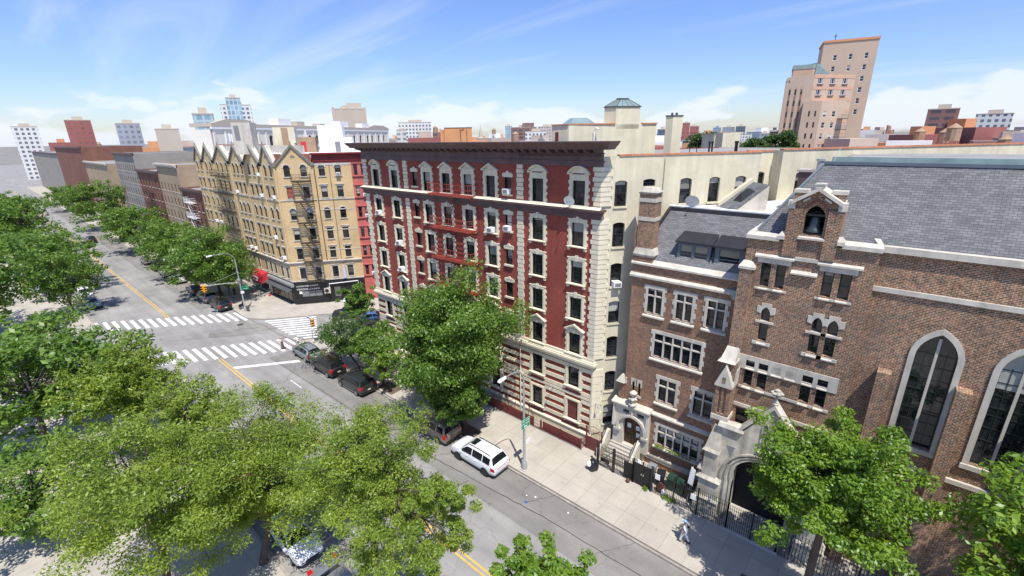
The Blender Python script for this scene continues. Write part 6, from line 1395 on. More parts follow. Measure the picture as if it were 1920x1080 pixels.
tree('street_tree', (-14.0, 6.3, 0), (-14.2, 7.5, 13.0), (2.3, 2.3, 2.9), 'locust', 'tall airy yellow green tree at the near kerb with road showing through its leaves', nb=42, sub=5, n=230, size=.058, seed=18, tr=.20, spread=.27, rc=(.13, .24), asp=.36, limbs=30, extra=[((-10.2, 7.4, 13.1), (1.5, 1.4, 1.3), 12), ((-12.0, 7.2, 11.5), (2.2, 2.0, 2.2), 18)])
tree('street_tree', (-34.6, 5.9, 0), (-34.3, 5.7, 7.6), (2.5, 2.4, 2.5), 'locust', 'smaller yellowish tree at the near kerb left of the dense foreground tree', nb=24, sub=5, n=110, size=.11, seed=19, tr=.15, asp=.4)
tree('street_tree', (-4.9, 6.1, 0), (-5.4, 7.0, 13.9), (1.15, 1.05, 1.6), 'bright', 'bright green tree top showing at the bottom edge over the road', nb=22, sub=5, n=120, size=.075, seed=20, tr=.16)
tree('street_tree', (-0.4, 23.7, 0), (-0.3, 23.8, 8.8), (3.0, 2.7, 3.6), 'bright', 'bright green tree in front of the church porch', nb=36, sub=6, n=230, size=.10, seed=21, tr=.22, spread=.28)
tree('street_tree', (8.5, 23.9, 0), (8.5, 24.1, 9.6), (4.4, 3.4, 4.6), 'bright', 'second bright green tree farther right before the nave of the church', nb=36, sub=6, n=120, size=.14, seed=22, tr=.24, spread=.28)
tree('street_tree', (-45.5, 4.6, 0), (-45.5, 4.2, 6.6), (3.2, 2.8, 3.2), 'locust', 'dense yellow green tree at the near kerb toward the left edge', nb=40, sub=6, n=130, size=.13, seed=23, tr=.22, asp=.4)
tree('street_tree', (-27.5, 1.6, 0), (-27.0, 2.0, 8.0), (4.4, 3.6, 4.0), 'locust', 'yellow green tree inside the near sidewalk filling the lower left corner', nb=38, sub=6, n=220, size=.085, seed=24, tr=.22, asp=.4)
tp = tree('street_tree', (-104, 23.3, 0), (-104, 22.8, 6.8), (6.2, 5.0, 4.6), 'mid', 'street tree lining the avenue away from the two crossings', 'street trees down the avenue', nb=30, sub=5, n=55, size=.24, seed=25, tr=.22)
for k, (x, y) in enumerate(((-121, 23.4), (-140, 23.2), (-160, 23.5), (-184, 23.3), (-212, 23.3), (-250, 23.3), (-96, 5.6), (-112, 5.4), (-130, 5.6), (-150, 5.4), (-176, 5.5), (-205, 5.4), (-240, 5.6), (-52, -1.2), (-64, .5), (-92, -3.5), (-40, -2.5))):
    c = dup(tp, None, (x, y, 0), 1.3 * k); q = (.8, 1.1, .92, 1.2, .7, 1.0)[k % 6]; c.scale = (q, q * (1.1 if k % 2 else .9), q * (.9 if k % 3 else 1.12))
# wooded rise beyond the cream wall
rng = np.random.default_rng(40)
C = np.array([(-48 + 24 * t + rng.uniform(-1, 1), 124 + 7 * t + rng.uniform(0, 7), 20.2 + rng.uniform(0, 3.6) + 1.0 * math.sin(9 * t)) for t in rng.random(170)])
me = leaves('woods', C, rng.uniform(.9, 1.7, 170), 70, .42, LM['far'], rng); o = bpy.data.objects.new('woods', me); COL.objects.link(o); tag(o, kind='stuff', label='far dark green wood rising behind the cream rear wall', cat='wood')
struct('hill', MB().hexa([(-75, 118, -.2), (0, 130, -.2), (-5, 175, -.2), (-85, 165, -.2)], [(-55, 126, 20), (-18, 134, 20), (-22, 160, 20), (-60, 155, 20)]), M['soil'])
# ---------------------------------------------------------------- vehicles
def paint(name, c, metal=0.0, rough=0.35):
    m, nt, b = nodes(name); b.inputs['Roughness'].default_value = rough; b.inputs['Metallic'].default_value = metal; b.inputs['Coat Weight'].default_value = 0.7; b.inputs['Coat Roughness'].default_value = 0.04
    n = add_noise(nt, coords(nt), 1.5, 5); nt.links.new(mulc(nt, col(c), ramp(nt, n, .3, .7, .90, 1.06)), b.inputs['Base Color']); return m
CP = dict(white=paint('white_car_paint', (.74, .75, .76)), tan=paint('tan_car_paint', (.27, .225, .17), .35), dark=paint('near_black_green_car_paint', (.018, .022, .021)), black=paint('black_car_paint', (.012, .012, .013)), grey=paint('grey_blue_car_paint', (.27, .30, .33), .45), silver=paint('silver_car_paint', (.38, .39, .40), .6), navy=paint('dark_navy_car_paint', (.014, .016, .026)), blue=paint('blue_car_paint', (.05, .12, .28)), red=paint('dark_red_car_paint', (.22, .02, .02)))
M['carglass'] = plain('tinted_car_glass', (.010, .012, .013), .04, .1); M['tyre'] = plain('tyre_rubber', (.018, .018, .018), .8, .2); M['alloy'] = plain('alloy_rim', (.5, .5, .51), .3, .05, metal=.8); M['blackrim'] = plain('black_rim', (.02, .02, .02), .3, .1)
M['taillight'] = plain('red_lamp_glass', (.42, .012, .016), .15, .05); M['headlight'] = plain('clear_lamp_glass', (.62, .64, .66), .1, .05); M['chrome'] = plain('chrome_trim', (.65, .65, .66), .15, .03, metal=.9); M['plate'] = plain('licence_plate', (.66, .62, .48), .5, .05); M['plate_orange'] = plain('amber_licence_plate', (.62, .38, .08), .5, .05)
KINDS = {
 'suv': dict(L=5.1, W=1.93, wb=3.04, st=[(-2.55, .55, .88, .90, .80), (-2.50, .42, 1.06, 1.10, .90), (-2.38, .36, 1.10, 1.16, .945), (-2.05, .30, 1.13, 1.76, .965), (-1.2, .27, 1.12, 1.80, .965), (0.0, .27, 1.10, 1.80, .965), (.55, .27, 1.09, 1.75, .965), (1.30, .27, 1.06, 1.14, .965), (1.75, .27, 1.02, 1.10, .955), (2.25, .30, .96, 1.02, .92), (2.48, .40, .80, .85, .84), (2.55, .5, .70, .72, .74)], sw=[(-2.0, -1.25), (-1.17, -.12), (-.04, .92)], gk=(2, 3, 6, 7), roofw=.70),
 'van': dict(L=5.1, W=1.98, wb=3.03, st=[(-2.55, .5, .92, .94, .88), (-2.50, .38, 1.04, 1.08, .95), (-2.44, .32, 1.08, 1.16, .98), (-2.15, .28, 1.10, 1.72, .99), (-1.2, .25, 1.08, 1.77, .99), (0.0, .25, 1.05, 1.77, .99), (.70, .25, 1.02, 1.70, .99), (1.65, .25, .98, 1.05, .98), (1.95, .26, .94, 1.0, .96), (2.3, .30, .84, .90, .90), (2.5, .38, .72, .76, .80), (2.56, .5, .62, .64, .68)], sw=[(-2.08, -1.3), (-1.22, -.1), (0.0, 1.15)], gk=(2, 3, 6, 7), roofw=.72),
 'wagon': dict(L=4.85, W=1.88, wb=2.75, st=[(-2.42, .5, .86, .88, .80), (-2.37, .40, 1.0, 1.03, .89), (-2.28, .34, 1.04, 1.10, .925), (-1.75, .28, 1.06, 1.58, .94), (-1.0, .26, 1.05, 1.65, .94), (0.0, .26, 1.03, 1.66, .94), (.45, .26, 1.02, 1.60, .94), (1.25, .26, .99, 1.05, .94), (1.65, .26, .95, 1.02, .93), (2.1, .30, .88, .93, .88), (2.36, .40, .74, .78, .78), (2.43, .5, .64, .66, .68)], sw=[(-1.72, -1.08), (-1.0, -.02), (.06, .88)], gk=(2, 3, 6, 7), roofw=.66),
 'sedan': dict(L=4.8, W=1.83, wb=2.78, st=[(-2.4, .5, .86, .88, .78), (-2.34, .40, .98, 1.02, .87), (-2.0, .32, 1.0, 1.06, .905), (-1.55, .28, 1.0, 1.08, .915), (-.85, .26, .98, 1.42, .915), (-.1, .26, .97, 1.46, .915), (.35, .26, .96, 1.42, .915), (1.15, .26, .94, 1.0, .915), (1.55, .26, .92, .98, .905), (2.0, .30, .86, .90, .87), (2.33, .40, .72, .76, .78), (2.4, .5, .62, .64, .68)], sw=[(-1.1, -.12), (-.04, .82)], gk=(3, 4, 6, 7), roofw=.62)}
def make_car(name, kind, pnt, loc, rz, label, cat='car', group=None, rim='alloy', sunroof=False, rails=None, plate='plate', z=-0.13, spoil=True):
    K = KINDS[kind]; e = empty(name, (loc[0], loc[1], z), label, cat, group, rz); st = K['st']; g0, g1, g2, g3 = K['gk']
    def sec(s):
        x, zb, zl, zr, w = s; up = zr - zl
        wr = w - .04 - (w - K['roofw'] - .04) * min(1, max(0, (up - .08) / .5))
        return [(0, zb), (w * .86, zb), (w * .965, zb + .12), (w, zb + (zl - zb) * .42), (w * .992, zb + (zl - zb) * .72), (w * .965, zl), (wr, zr - .035 if up > .2 else zr - .02), (wr - .10, zr), (wr * .5, zr + .025), (0, zr + .035)]
    S = [(s[0], sec(s)) for s in st]
    mb = MB(); R_ = []
    for x, q in S: R_.append((mb.P([(x, y, zz) for y, zz in q]), mb.P([(x, -y, zz) for y, zz in q])))
    n = len(S[0][1])
    for (a, b), (c, d) in zip(R_, R_[1:]):
        for k in range(n - 1):
            mb.f.append([a[k], c[k], c[k + 1], a[k + 1]]); mb.f.append([b[k], b[k + 1], d[k + 1], d[k]]); mb.m += [0, 0]
    for i in (0, -1):
        a, b = R_[i]
        for k in range(n - 1): mb.f.append([a[k], a[k + 1], b[k + 1], b[k]]); mb.m.append(0)
    me = mb.mesh('body', CP[pnt], smooth=34)
    bm = bmesh.new(); bm.from_mesh(me); bmesh.ops.remove_doubles(bm, verts=bm.verts, dist=.001); bmesh.ops.recalc_face_normals(bm, faces=bm.faces); bm.to_mesh(me); bm.free()
    body = bpy.data.objects.new('body', me); COL.objects.link(body); body.parent = e; WL[body] = (0, 0, 0)
    def at(x, k, t, sgn, off=.012):
        """point on the side between section points k and k+1"""
        for (x0, q0), (x1, q1) in zip(S, S[1:]):
            if x0 <= x <= x1: break
        f = (x - x0) / (x1 - x0); pa = [q0[k][i] + (q1[k][i] - q0[k][i]) * f for i in (0, 1)]; pb_ = [q0[k + 1][i] + (q1[k + 1][i] - q0[k + 1][i]) * f for i in (0, 1)]
        y = pa[0] + (pb_[0] - pa[0]) * t; zz = pa[1] + (pb_[1] - pa[1]) * t; return (x, sgn * (y + off), zz + off * .3)
    for sg in (1, -1):
        for j, (a, b) in enumerate(K['sw']):
            m_ = 7; mb = MB(); lo = [at(a + (b - a) * i / m_, 5, .10, sg) for i in range(m_ + 1)]
            hi = [at(a + (b - a) * i / m_, 5, .90, sg) for i in range(m_ + 1)]
            if j == len(K['sw']) - 1:
                xb = S[g3][0] - .12; lo += [at(xb, 5, .18, sg)]; hi += [at(xb, 5, .8, sg)]
            for i in range(len(lo) - 1): mb.poly([lo[i], lo[i + 1], hi[i + 1], hi[i]])
            part('side_window', mb, M['carglass'], e, local=True, fix=False)
        mb = MB(); mb.box(1.0, 1.12, *sorted((sg * (K['W'] / 2 - .03), sg * (K['W'] / 2 + .17))), S[g3][1][5][1] + .0, S[g3][1][5][1] + .16); part('wing_mirror', mb, CP[pnt], e, local=True)
        for xh in (-.55, .45): mb = MB(); mb.box(xh - .1, xh + .1, *sorted((sg * (K['W'] / 2 - .02), sg * (K['W'] / 2 + .025))), S[5][1][5][1] - .14, S[5][1][5][1] - .11); part('door_handle', mb, M['chrome'] if pnt != 'white' else CP[pnt], e, local=True)
        mb = MB(); x0 = S[0][0]; w0 = st[1][4]; zt = st[1][2]
        tz = .26 if kind == 'suv' and pnt == 'white' else .36; mb.hexa([(x0 - .0, sg * w0 * .66, zt - .24), (x0 + .02, sg * (w0 + .02), zt - .24), (x0 + .36, sg * (st[2][4] + .03), zt - .24), (x0 + .36, sg * st[2][4] * .7, zt - .24), (x0 + .2, sg * w0 * .66, zt - .24)], [(x0 + .03, sg * w0 * .72, zt - .24 + tz), (x0 + .06, sg * (w0 + .015), zt - .24 + tz), (x0 + .38, sg * (st[2][4] + .022), zt - .24 + tz), (x0 + .38, sg * st[2][4] * .7, zt - .24 + tz), (x0 + .2, sg * w0 * .72, zt - .24 + tz)]); part('taillight', mb, M['taillight'], e, local=True)
        mb = MB(); xf = S[-1][0]; mb.hexa([(xf - .02, sg * .5, .60), (xf - .34, sg * (st[-3][4] - .0), .62), (xf - .5, sg * .7, .62), (xf - .2, sg * .5, .6)], [(xf - .06, sg * .5, .74), (xf - .38, sg * (st[-3][4] - .01), .80), (xf - .5, sg * .7, .8), (xf - .2, sg * .5, .76)]); part('headlight', mb, M['headlight'], e, local=True)
        if rails:
            mb = MB(); yr = S[5][1][7][0] - .02; zr = st[5][3] + .05; mb.tube([(-1.9 if kind != 'sedan' else -.8, sg * yr, st[3][3] + .02), (-1.7, sg * yr, zr), (.1, sg * yr, zr + .02), (.45, sg * yr, zr - .03)], .028, 6); part('roof_rail', mb, M[rails], e, local=True)
        for xw in (-K['wb'] / 2, K['wb'] / 2):
            yo = K['W'] / 2; rw = .365 if kind in ('suv',) else .335; wl = empty_part('wheel', e)
            mb = MB(lambda x, y, zz, xw=xw, sg=sg, yo=yo, rw=rw: (xw + x, sg * (yo + .012 - y), rw + zz)); mb.prism([(rw * math.cos(t), rw * math.sin(t)) for t in [2 * math.pi * k / 20 for k in range(20)]], 0, .22); o = lobj('tyre', mb, M['tyre'], wl)
            mb2 = MB(mb.T); mb2.prism([(rw * .68 * math.cos(t), rw * .68 * math.sin(t)) for t in [2 * math.pi * k / 20 for k in range(20)]], -.008, .03); lobj('wheel_disc', mb2, M['blackrim'], wl)
            mb3 = MB(mb.T); rr = rw * .66
            for k in range(5):
                t = 2 * math.pi * k / 5 + .3; dx, dz = math.cos(t), math.sin(t); mb3.prism([(-dz * .035 + dx * .05, dx * .035 + dz * .05), (dz * .035 + dx * .05, -dx * .035 + dz * .05), (dx * rr + dz * .05, dz * rr - dx * .05), (dx * rr - dz * .05, dz * rr + dx * .05)], -.02, -.006)
            mb3.prism([(.07 * math.cos(t), .07 * math.sin(t)) for t in [k * .785 for k in range(8)]], -.026, -.005)
            for k in range(20):
                t0, t1 = 2 * math.pi * k / 20, 2 * math.pi * (k + 1) / 20; mb3.prism([(rr * math.cos(t0), rr * math.sin(t0)), (rr * math.cos(t1), rr * math.sin(t1)), (rr * 1.08 * math.cos(t1), rr * 1.08 * math.sin(t1)), (rr * 1.08 * math.cos(t0), rr * 1.08 * math.sin(t0))], -.022, -.004)
            lobj('rim', mb3, M[rim], wl)
            mb = MB(mb.T); ra = rw + .06; arc = [(ra * math.cos(t), ra * math.sin(t)) for t in [-.25 + (math.pi + .5) * k / 16 for k in range(17)]]; ri = [(p[0] * .9, p[1] * .9) for p in arc]
            for k in range(16): mb.prism([arc[k], arc[k + 1], ri[k + 1], ri[k]], .002, .06)
            part('wheel_arch', mb, M['black'], e, local=True)
    def glasscap(nm, i, j, tin, bot, up):
        (x0, q0), (x1, q1) = S[i], S[j]; mb = MB(); N_ = 4
        d = 1 if x1 > x0 else -1
        lo = [(q0[6][0] + .02) * t for t in (-.93, -.5, 0, .5, .93)]; hi = [(q1[6][0]) * t for t in (-.90, -.5, 0, .5, .90)]
        def zc(q, y): a = abs(y) / max(.01, q[7][0]); return q[9][1] - (q[9][1] - q[7][1]) * min(1, a) ** 2 - (.03 if a > .98 else 0)
        P = []
        for t in (bot, up):
            P.append([(x0 + (x1 - x0) * t - d * .0 + (.012 if nm == 'windshield' else -.012), a + (b - a) * t, zc(q0, a) + (zc(q1, b) - zc(q0, a)) * t + .014) for a, b in zip(lo, hi)])
        for k in range(4): mb.poly([P[0][k], P[0][k + 1], P[1][k + 1], P[1][k]])
        part(nm, mb, M['carglass'], e, local=True, fix=False)
    glasscap('windshield', g3, g2, 0, .10, .92); glasscap('rear_window', g0, g1, 0, .14, .90)
    xr = S[0][0]; mb = MB(); mb.box(xr - .012, xr + .05, -.17, .17, .70, .82); part('licence_plate', mb, M[plate], e, local=True)
    mb = MB(); mb.box(xr - .01, xr + .12, -st[0][4] * .95, st[0][4] * .95, .46, .58); part('bumper_trim', mb, M['black'] if pnt != 'white' else M['acgrille'], e, local=True)
    if kind == 'suv' and pnt == 'white': mb = MB(); mb.box(xr - .008, xr + .05, -.56, .56, .90, .94); part('light_bar', mb, M['taillight'], e, local=True)
    xf = S[-1][0]; mb = MB(); mb.box(xf - .1, xf + .012, -.42, .42, .50, .66); part('grille', mb, M['black'], e, local=True)
    if kind == 'van':
        for sg in (1, -1): mb = MB(); mb.box(-1.15, 1.1, *sorted((sg * (K['W'] / 2 - .03), sg * (K['W'] / 2 + .012))), .27, .33); part('side_trim', mb, M['chrome'], e, local=True)
    if sunroof: mb = MB(); mb.box(.0, .48, -.40, .40, st[5][3] + .022, st[5][3] + .045); part('sunroof', mb, M['carglass'], e, local=True)
    mb = MB(); mb.box(-K['L'] / 2 + .35, K['L'] / 2 - .35, -K['W'] / 2 + .12, K['W'] / 2 - .12, .16, st[5][1] + .05); part('underbody', mb, M['black'], e, local=True)
    return e
def empty_part(name, parent):
    """wheel hub: a small mesh that carries tyre, disc and rim"""
    mb = MB(); mb.box(-.02, .02, -.02, .02, .3, .34); return lobj(name, mb, M['black'], parent)
PI_ = math.pi
make_car('parked_suv', 'suv', 'white', (-22.85, 21.72), PI_, 'white SUV with black wheels, sunroof and black roof rails parked behind the tan minivan', 'suv', rim='blackrim', sunroof=True, rails='blacksteel', plate='plate')
make_car('parked_minivan', 'van', 'tan', (-28.75, 22.02), PI_, 'tan minivan parked in the shade of the big tree, ahead of the white SUV', 'minivan', rails='chrome', plate='plate_orange')
make_car('parked_minivan', 'van', 'dark', (-41.35, 21.75), PI_, 'black green minivan with red tail lamps parked beside the little bright tree', 'minivan', plate='plate')
make_car('parked_car', 'suv', 'black', (-47.3, 21.72), PI_, 'black SUV parked between the grey wagon and the dark minivan', 'suv', plate='plate')
make_car('parked_car', 'wagon', 'grey', (-52.75, 21.9), PI_, 'blue grey wagon with roof rails parked first from the crosswalk', 'car', rails='blacksteel', sunroof=True)
make_car('parked_car', 'suv', 'black', (-80.3, 21.3), PI_, 'black SUV with a red tail lamp standing before the far crosswalk', 'suv', rails='chrome')
make_car('parked_car', 'van', 'silver', (-86.6, 21.3), PI_, 'silver grey minivan behind the black SUV at the far crosswalk', 'minivan')
make_car('parked_car', 'sedan', 'navy', (-92.6, 21.3), PI_, 'dark sedan in the shade of the broad tree, ahead of the silver minivan', 'car')
make_car('crossing_car', 'suv', 'navy', (-60.5, 32.4), SA + PI_, 'dark navy SUV with a chrome roof line waiting on the cross street', 'suv', rails='chrome')
make_car('parked_car', 'sedan', 'blue', (-56.3, 33.7), SA, 'blue car half hidden behind the small trees on the cross street', 'car')
make_car('parked_car', 'sedan', 'navy', (-53.4, 33.2), SA + PI_, 'dark sedan on the cross street beside the red building corner', 'car')
for x, k, pn, lab in ((-20.5, 'sedan', 'silver', 'silver car at the near kerb under the airy foreground tree'), (-26.5, 'wagon', 'white', 'white car at the near kerb under the dense foreground tree'), (-32.6, 'suv', 'red', 'dark red SUV at the near kerb under the smaller yellowish tree'), (-39.0, 'sedan', 'grey', 'grey sedan at the near kerb farthest from the crosswalk trees'), (-14.2, 'van', 'navy', 'navy van at the near kerb in the bottom foreground'), (-8.0, 'sedan', 'black', 'black sedan at the near kerb below the bottom edge tree')):
    make_car('parked_car', k, pn, (x, 8.2), 0, lab, 'car')
for i, (x, y, k, pn, rz) in enumerate(((-103, 21.3, 'sedan', 'white', PI_), (-110, 21.3, 'suv', 'grey', PI_), (-117, 21.3, 'sedan', 'black', PI_), (-125, 21.3, 'wagon', 'silver', PI_), (-98, 8.2, 'sedan', 'grey', 0), (-105, 8.2, 'suv', 'white', 0), (-113, 8.2, 'sedan', 'navy', 0), (-122, 8.2, 'van', 'silver', 0), (-138, 12, 'sedan', 'white', 0), (-165, 17.5, 'suv', 'black', PI_))):
    make_car('parked_car' if i < 8 else 'driving_car', k, pn, (x, y), rz, 'car far down the avenue beyond the gabled building', 'car', 'cars far down the avenue')
# ---------------------------------------------------------------- street lamps, signals, signs
def lamp(name, x, y, h, arm, label, extra=None):
    e = empty(name, (x, y, 0), label, 'street lamp'); mb = MB()
    mb.lathe((x, y, 0), [(.24, 0), (.23, .55), (.16, .7), (.115, .78), (.10, 3), (.075, h - .6), (.07, h)], 10); part('pole', mb, M['galv'], e, smooth=50)
    P = [(x, y, h - .1)]
    for k in range(9): t = k / 8 * math.pi / 2; P.append((x, y - arm * (1 - math.cos(t)) * .55 - .02, h + math.sin(t) * 1.15))
    P.append((x, y - arm, h + 1.2)); mb = MB(); mb.tube(P, .042, 7); part('arm', mb, M['galv'], e, smooth=60)
    yy = y - arm; mb = MB(); mb.hexa([(x - .13, yy - .62, h + 1.07), (x + .13, yy - .62, h + 1.07), (x + .10, yy + .12, h + 1.12), (x - .10, yy + .12, h + 1.12)], [(x - .08, yy - .55, h + 1.22), (x + .08, yy - .55, h + 1.22), (x + .06, yy + .1, h + 1.26), (x - .06, yy + .1, h + 1.26)]); part('lamp_head', mb, M['white'], e)
    return e
def FRY(x, y): return Fr(x, y, math.pi / 2)    # sign plane across the avenue, facing +x
l1 = lamp('street_lamp', -19.35, 23.3, 7.9, 2.1, 'grey street lamp with a green street sign beside the white SUV')
sg = FRY(-19.19, 22.85); mb = MB(sg); mb.box(-.02, .93, -.02, .02, 3.9, 4.72); s_ = part('street_sign', mb, M['green'], l1, 'green sign reading W 115 St, Morningside, with an arrow')
mb = MB(sg)
for a in ((-.02, .0, 3.9, 4.72), (.91, .93, 3.9, 4.72)): mb.box(a[0], a[1], -.026, -.02, a[2], a[3])
for a in (3.9, 4.70): mb.box(-.0, .91, -.026, -.02, a, a + .02)
part('sign_border', mb, M['white'], s_)
text('W 115 St', .20, M['white'], s_, sg, .455, -.03, 4.55, depth=.005); text('Morningside', .15, M['white'], s_, sg, .455, -.03, 4.32, depth=.005)
mb = MB(sg); mb.prism([(.22, 4.07), (.36, 4.19), (.36, 4.11), (.62, 4.11), (.62, 4.03), (.36, 4.03), (.36, 3.95)], -.03, -.02); part('arrow', mb, M['white'], s_)
mb = MB(FRY(-19.2, 23.35)); mb.box(-.02, .5, -.02, .02, 2.35, 2.72); part('notice_plate', mb, M['white'], l1)
mb = MB(); mb.box(-19.47, -19.23, 23.12, 23.2, .2, .55); part('base_door', mb, M['galv'], l1)
mb = MB(); mb.slab([(-19.65, 23.0), (-19.05, 23.0), (-19.05, 23.6), (-19.65, 23.6)], 0, .06); part('footing', mb, M['concrete'], l1)
l2 = lamp('street_lamp', -75.45, 23.2, 8.3, 3.0, 'grey street lamp with a yellow traffic signal on its arm at the far crosswalk corner')
mb = MB(); mb.tube([(-75.45, 23.2, 4.6), (-76.2, 21.8, 4.75), (-77.6, 19.2, 4.7)], .05, 7); mb.bar((-75.45, 23.2, 6.3), (-77.4, 19.5, 4.75), .018); part('signal_arm', mb, M['galv'], l2)
def signal(parent, x, y, z, rz, nm='traffic_signal'):
    f = Fr(x, y, rz); mb = MB(f); mb.box(-.17, .17, -.12, .12, z - .52, z + .52); s = part(nm, mb, M['signal'], parent)
    for k, c in enumerate(('green', 'signal', 'taillight')):
        mb = MB(f); zz = z - .34 + .34 * k; o_ = [(.12 * math.cos(t), zz + .12 * math.sin(t)) for t in [q * .524 for q in range(12)]]; mb.prism(o_, -.135, -.12); part('lens', mb, M['black'], s)
        mb = MB(f); mb.hexa([(-.14, -.30, zz + .10), (.14, -.30, zz + .10), (.14, -.12, zz + .13), (-.14, -.12, zz + .13)], [(-.14, -.30, zz + .12), (.14, -.30, zz + .12), (.14, -.12, zz + .15), (-.14, -.12, zz + .15)]); part('visor', mb, M['signal'], s)
signal(l2, -77.6, 19.1, 4.25, PI_ / 2); signal(l2, -77.95, 18.95, 4.25, .1)
mb = MB(Fr(-75.3, 23.2, SA)); mb.box(.1, 1.1, -.02, .02, 3.55, 3.8); s_ = part('street_sign', mb, M['green'], l2, 'green street name blade'); text('115 St', .2, M['white'], s_, Fr(-75.3, 23.2, SA), .6, -.026, 3.67, depth=.004)
mb = MB(FRY(-75.3, 23.2)); mb.box(.1, .95, -.02, .02, 3.85, 4.08); part('street_sign', mb, M['green'], l2)
mb = MB(FRY(-75.3, 23.0)); mb.box(0, .5, -.02, .02, 2.9, 3.3); part('notice_plate', mb, M['white'], l2)
mb = MB(); mb.box(-75.75, -75.2, 22.95, 23.3, 5.0, 5.25); mb.bar((-76, 23.2, 6.3), (-74.9, 23.2, 6.3), .04); part('bracket', mb, M['galv'], l2)
mb = MB(); mb.box(-75.15, -74.85, 23.3, 23.6, 0, .9); part('control_box', mb, M['slategrey'], l2)
ps = empty('pedestrian_signal', (-55.6, 24.2, 0), 'short grey pole with an amber signal and one way plates at the crosswalk corner', 'signal'); mb = MB(); mb.lathe((-55.6, 24.2, 0), [(.16, 0), (.15, .35), (.06, .45), (.055, 3.5)], 8); part('pole', mb, M['galv'], ps)
signal(ps, -55.3, 24.35, 2.9, .9); mb = MB(Fr(-55.6, 24.1, 0)); mb.box(-.75, .5, -.02, .02, 3.42, 3.72); s_ = part('sign_plate', mb, M['white'], ps); mb = MB(Fr(-55.6, 24.1, 0)); mb.prism([(-.7, 3.57), (-.5, 3.68), (-.5, 3.61), (.4, 3.61), (.4, 3.53), (-.5, 3.53), (-.5, 3.46)], -.03, -.02); part('arrow', mb, M['black'], s_)
mb = MB(Fr(-55.5, 24.1, .5)); mb.box(-.0, .35, -.02, .02, 1.9, 2.25); part('notice_plate', mb, M['white'], ps)
# ---------------------------------------------------------------- fences
def picket(mb, a, b, z0, z1, n, r=.012, spike=.1, rails=(.15, .78)):
    A, B = Vector((a[0], a[1])), Vector((b[0], b[1]))
    for k in range(n + 1):
        p = A.lerp(B, k / n); mb.tube([(p.x, p.y, z0), (p.x, p.y, z1)], r, 4, False)
        if spike: mb.tube([(p.x, p.y, z1), (p.x, p.y, z1 + spike * .4), (p.x, p.y, z1 + spike)], [r * .9, r * 2.1, .002], 4, False)
    for t in rails: z = z0 + (z1 - z0) * t; mb.bar((a[0], a[1], z), (b[0], b[1], z), .02)
def fence(name, a, b, segs, h, mat, label, group=None, per=.125, z0=.02, spike=.12, postw=.05, posth=.12):
    e = empty(name, (a[0], a[1], 0), label, 'fence', group); A, B = Vector(a), Vector(b)
    for k in range(segs):
        p, q = A.lerp(B, k / segs), A.lerp(B, (k + 1) / segs); mb = MB(); picket(mb, p, q, z0, h, max(2, int((q - p).length / per)), .017, spike, (.06, .5, .88)); part('railing_panel', mb, mat, e)
    for k in range(segs + 1):
        p = A.lerp(B, k / segs); mb = MB(); mb.box(p.x - postw, p.x + postw, p.y - postw, p.y + postw, 0, h + posth); part('post', mb, mat, e)
    return e
rf = fence('area_railing', (-17.2, 28.15), (-29.8, 28.15), 6, .98, M['rust'], 'oxide red railing in front of the red building base', per=.10, spike=0)
mb = MB(); picket(mb, (-17.2, 28.15), (-17.2, 29.25), .02, .98, 10, .013, 0, (.06, .88)); part('railing_panel', mb, M['rust'], rf)
mb = MB(); mb.box(-29.8, -17.1, 28.08, 28.22, 0, .06); part('kerb_strip', mb, M['galv'], rf)
mb = MB(); mb.box(-29.6, -22.3, 28.26, 28.30, .08, .92); part('backing_sheet', mb, M['rust'], rf)
mb = MB(); mb.box(-21.3, -17.3, 28.3, 28.33, .05, .9); part('backing_sheet', mb, M['rust'], rf, 'red sheet backing by the corner')
for k, x in enumerate((-22.2, -25.2)):
    mb = MB(); picket(mb, (x, 28.15), (x - 1.4, 29.2), .9, 1.35, 8, .012, .12, (.2,)); part('railing_panel', mb, M['rust'], rf, 'spiked top of the area gate')
gt = empty('alley_gate', (-16.9, 28.7, 0), 'red sheet metal alley gate with curved spiked top between the red building and the rectory', 'gate')
mb = MB(); mb.box(-16.95, -15.6, 28.66, 28.70, .05, 1.25); part('gate_panel', mb, M['rust'], gt)
mb = MB(); picket(mb, (-16.95, 28.68), (-15.6, 28.68), 1.25, 1.95, 9, .014, .14, (.0, .8)); mb.tube([(-16.95, 28.68, 2.0), (-16.6, 28.68, 2.25), (-16.27, 28.68, 2.35), (-15.9, 28.68, 2.25), (-15.6, 28.68, 2.0)], .02, 5); part('gate_top', mb, M['rust'], gt)
for x in (-17.0, -15.55): mb = MB(); mb.box(x - .05, x + .05, 28.63, 28.73, 0, 2.2); part('post', mb, M['rust'], gt)
f1 = fence('iron_fence', (-15.15, 27.45), (-13.75, 27.45), 1, 2.05, M['blacksteel'], 'black iron gate leaf with spikes before the rectory stairs', postw=.07)
mb = MB(); mb.bar((-15.1, 27.45, .2), (-13.8, 27.45, 1.9), .022); mb.box(-14.9, -14.1, 27.42, 27.48, .55, .85); part('brace', mb, M['blacksteel'], f1)
f2 = fence('iron_fence', (-13.75, 27.45), (-12.1, 27.45), 1, 2.0, M['blacksteel'], 'black iron fence panel left of the boarded gates')
mb = MB(); mb.box(-12.9, -12.15, 27.47, 27.5, .1, 1.55); part('dark_board', mb, M['black'], f2)
f3 = fence('boarded_gate', (-12.08, 27.45), (-10.6, 27.45), 2, 2.05, M['blacksteel'], 'pair of solid black boarded gates with spikes in the iron fence', per=.14)
mb = MB(); mb.box(-12.02, -11.36, 27.46, 27.52, .06, 1.85); mb.box(-11.32, -10.65, 27.46, 27.52, .06, 1.85); part('gate_panel', mb, M['black'], f3)
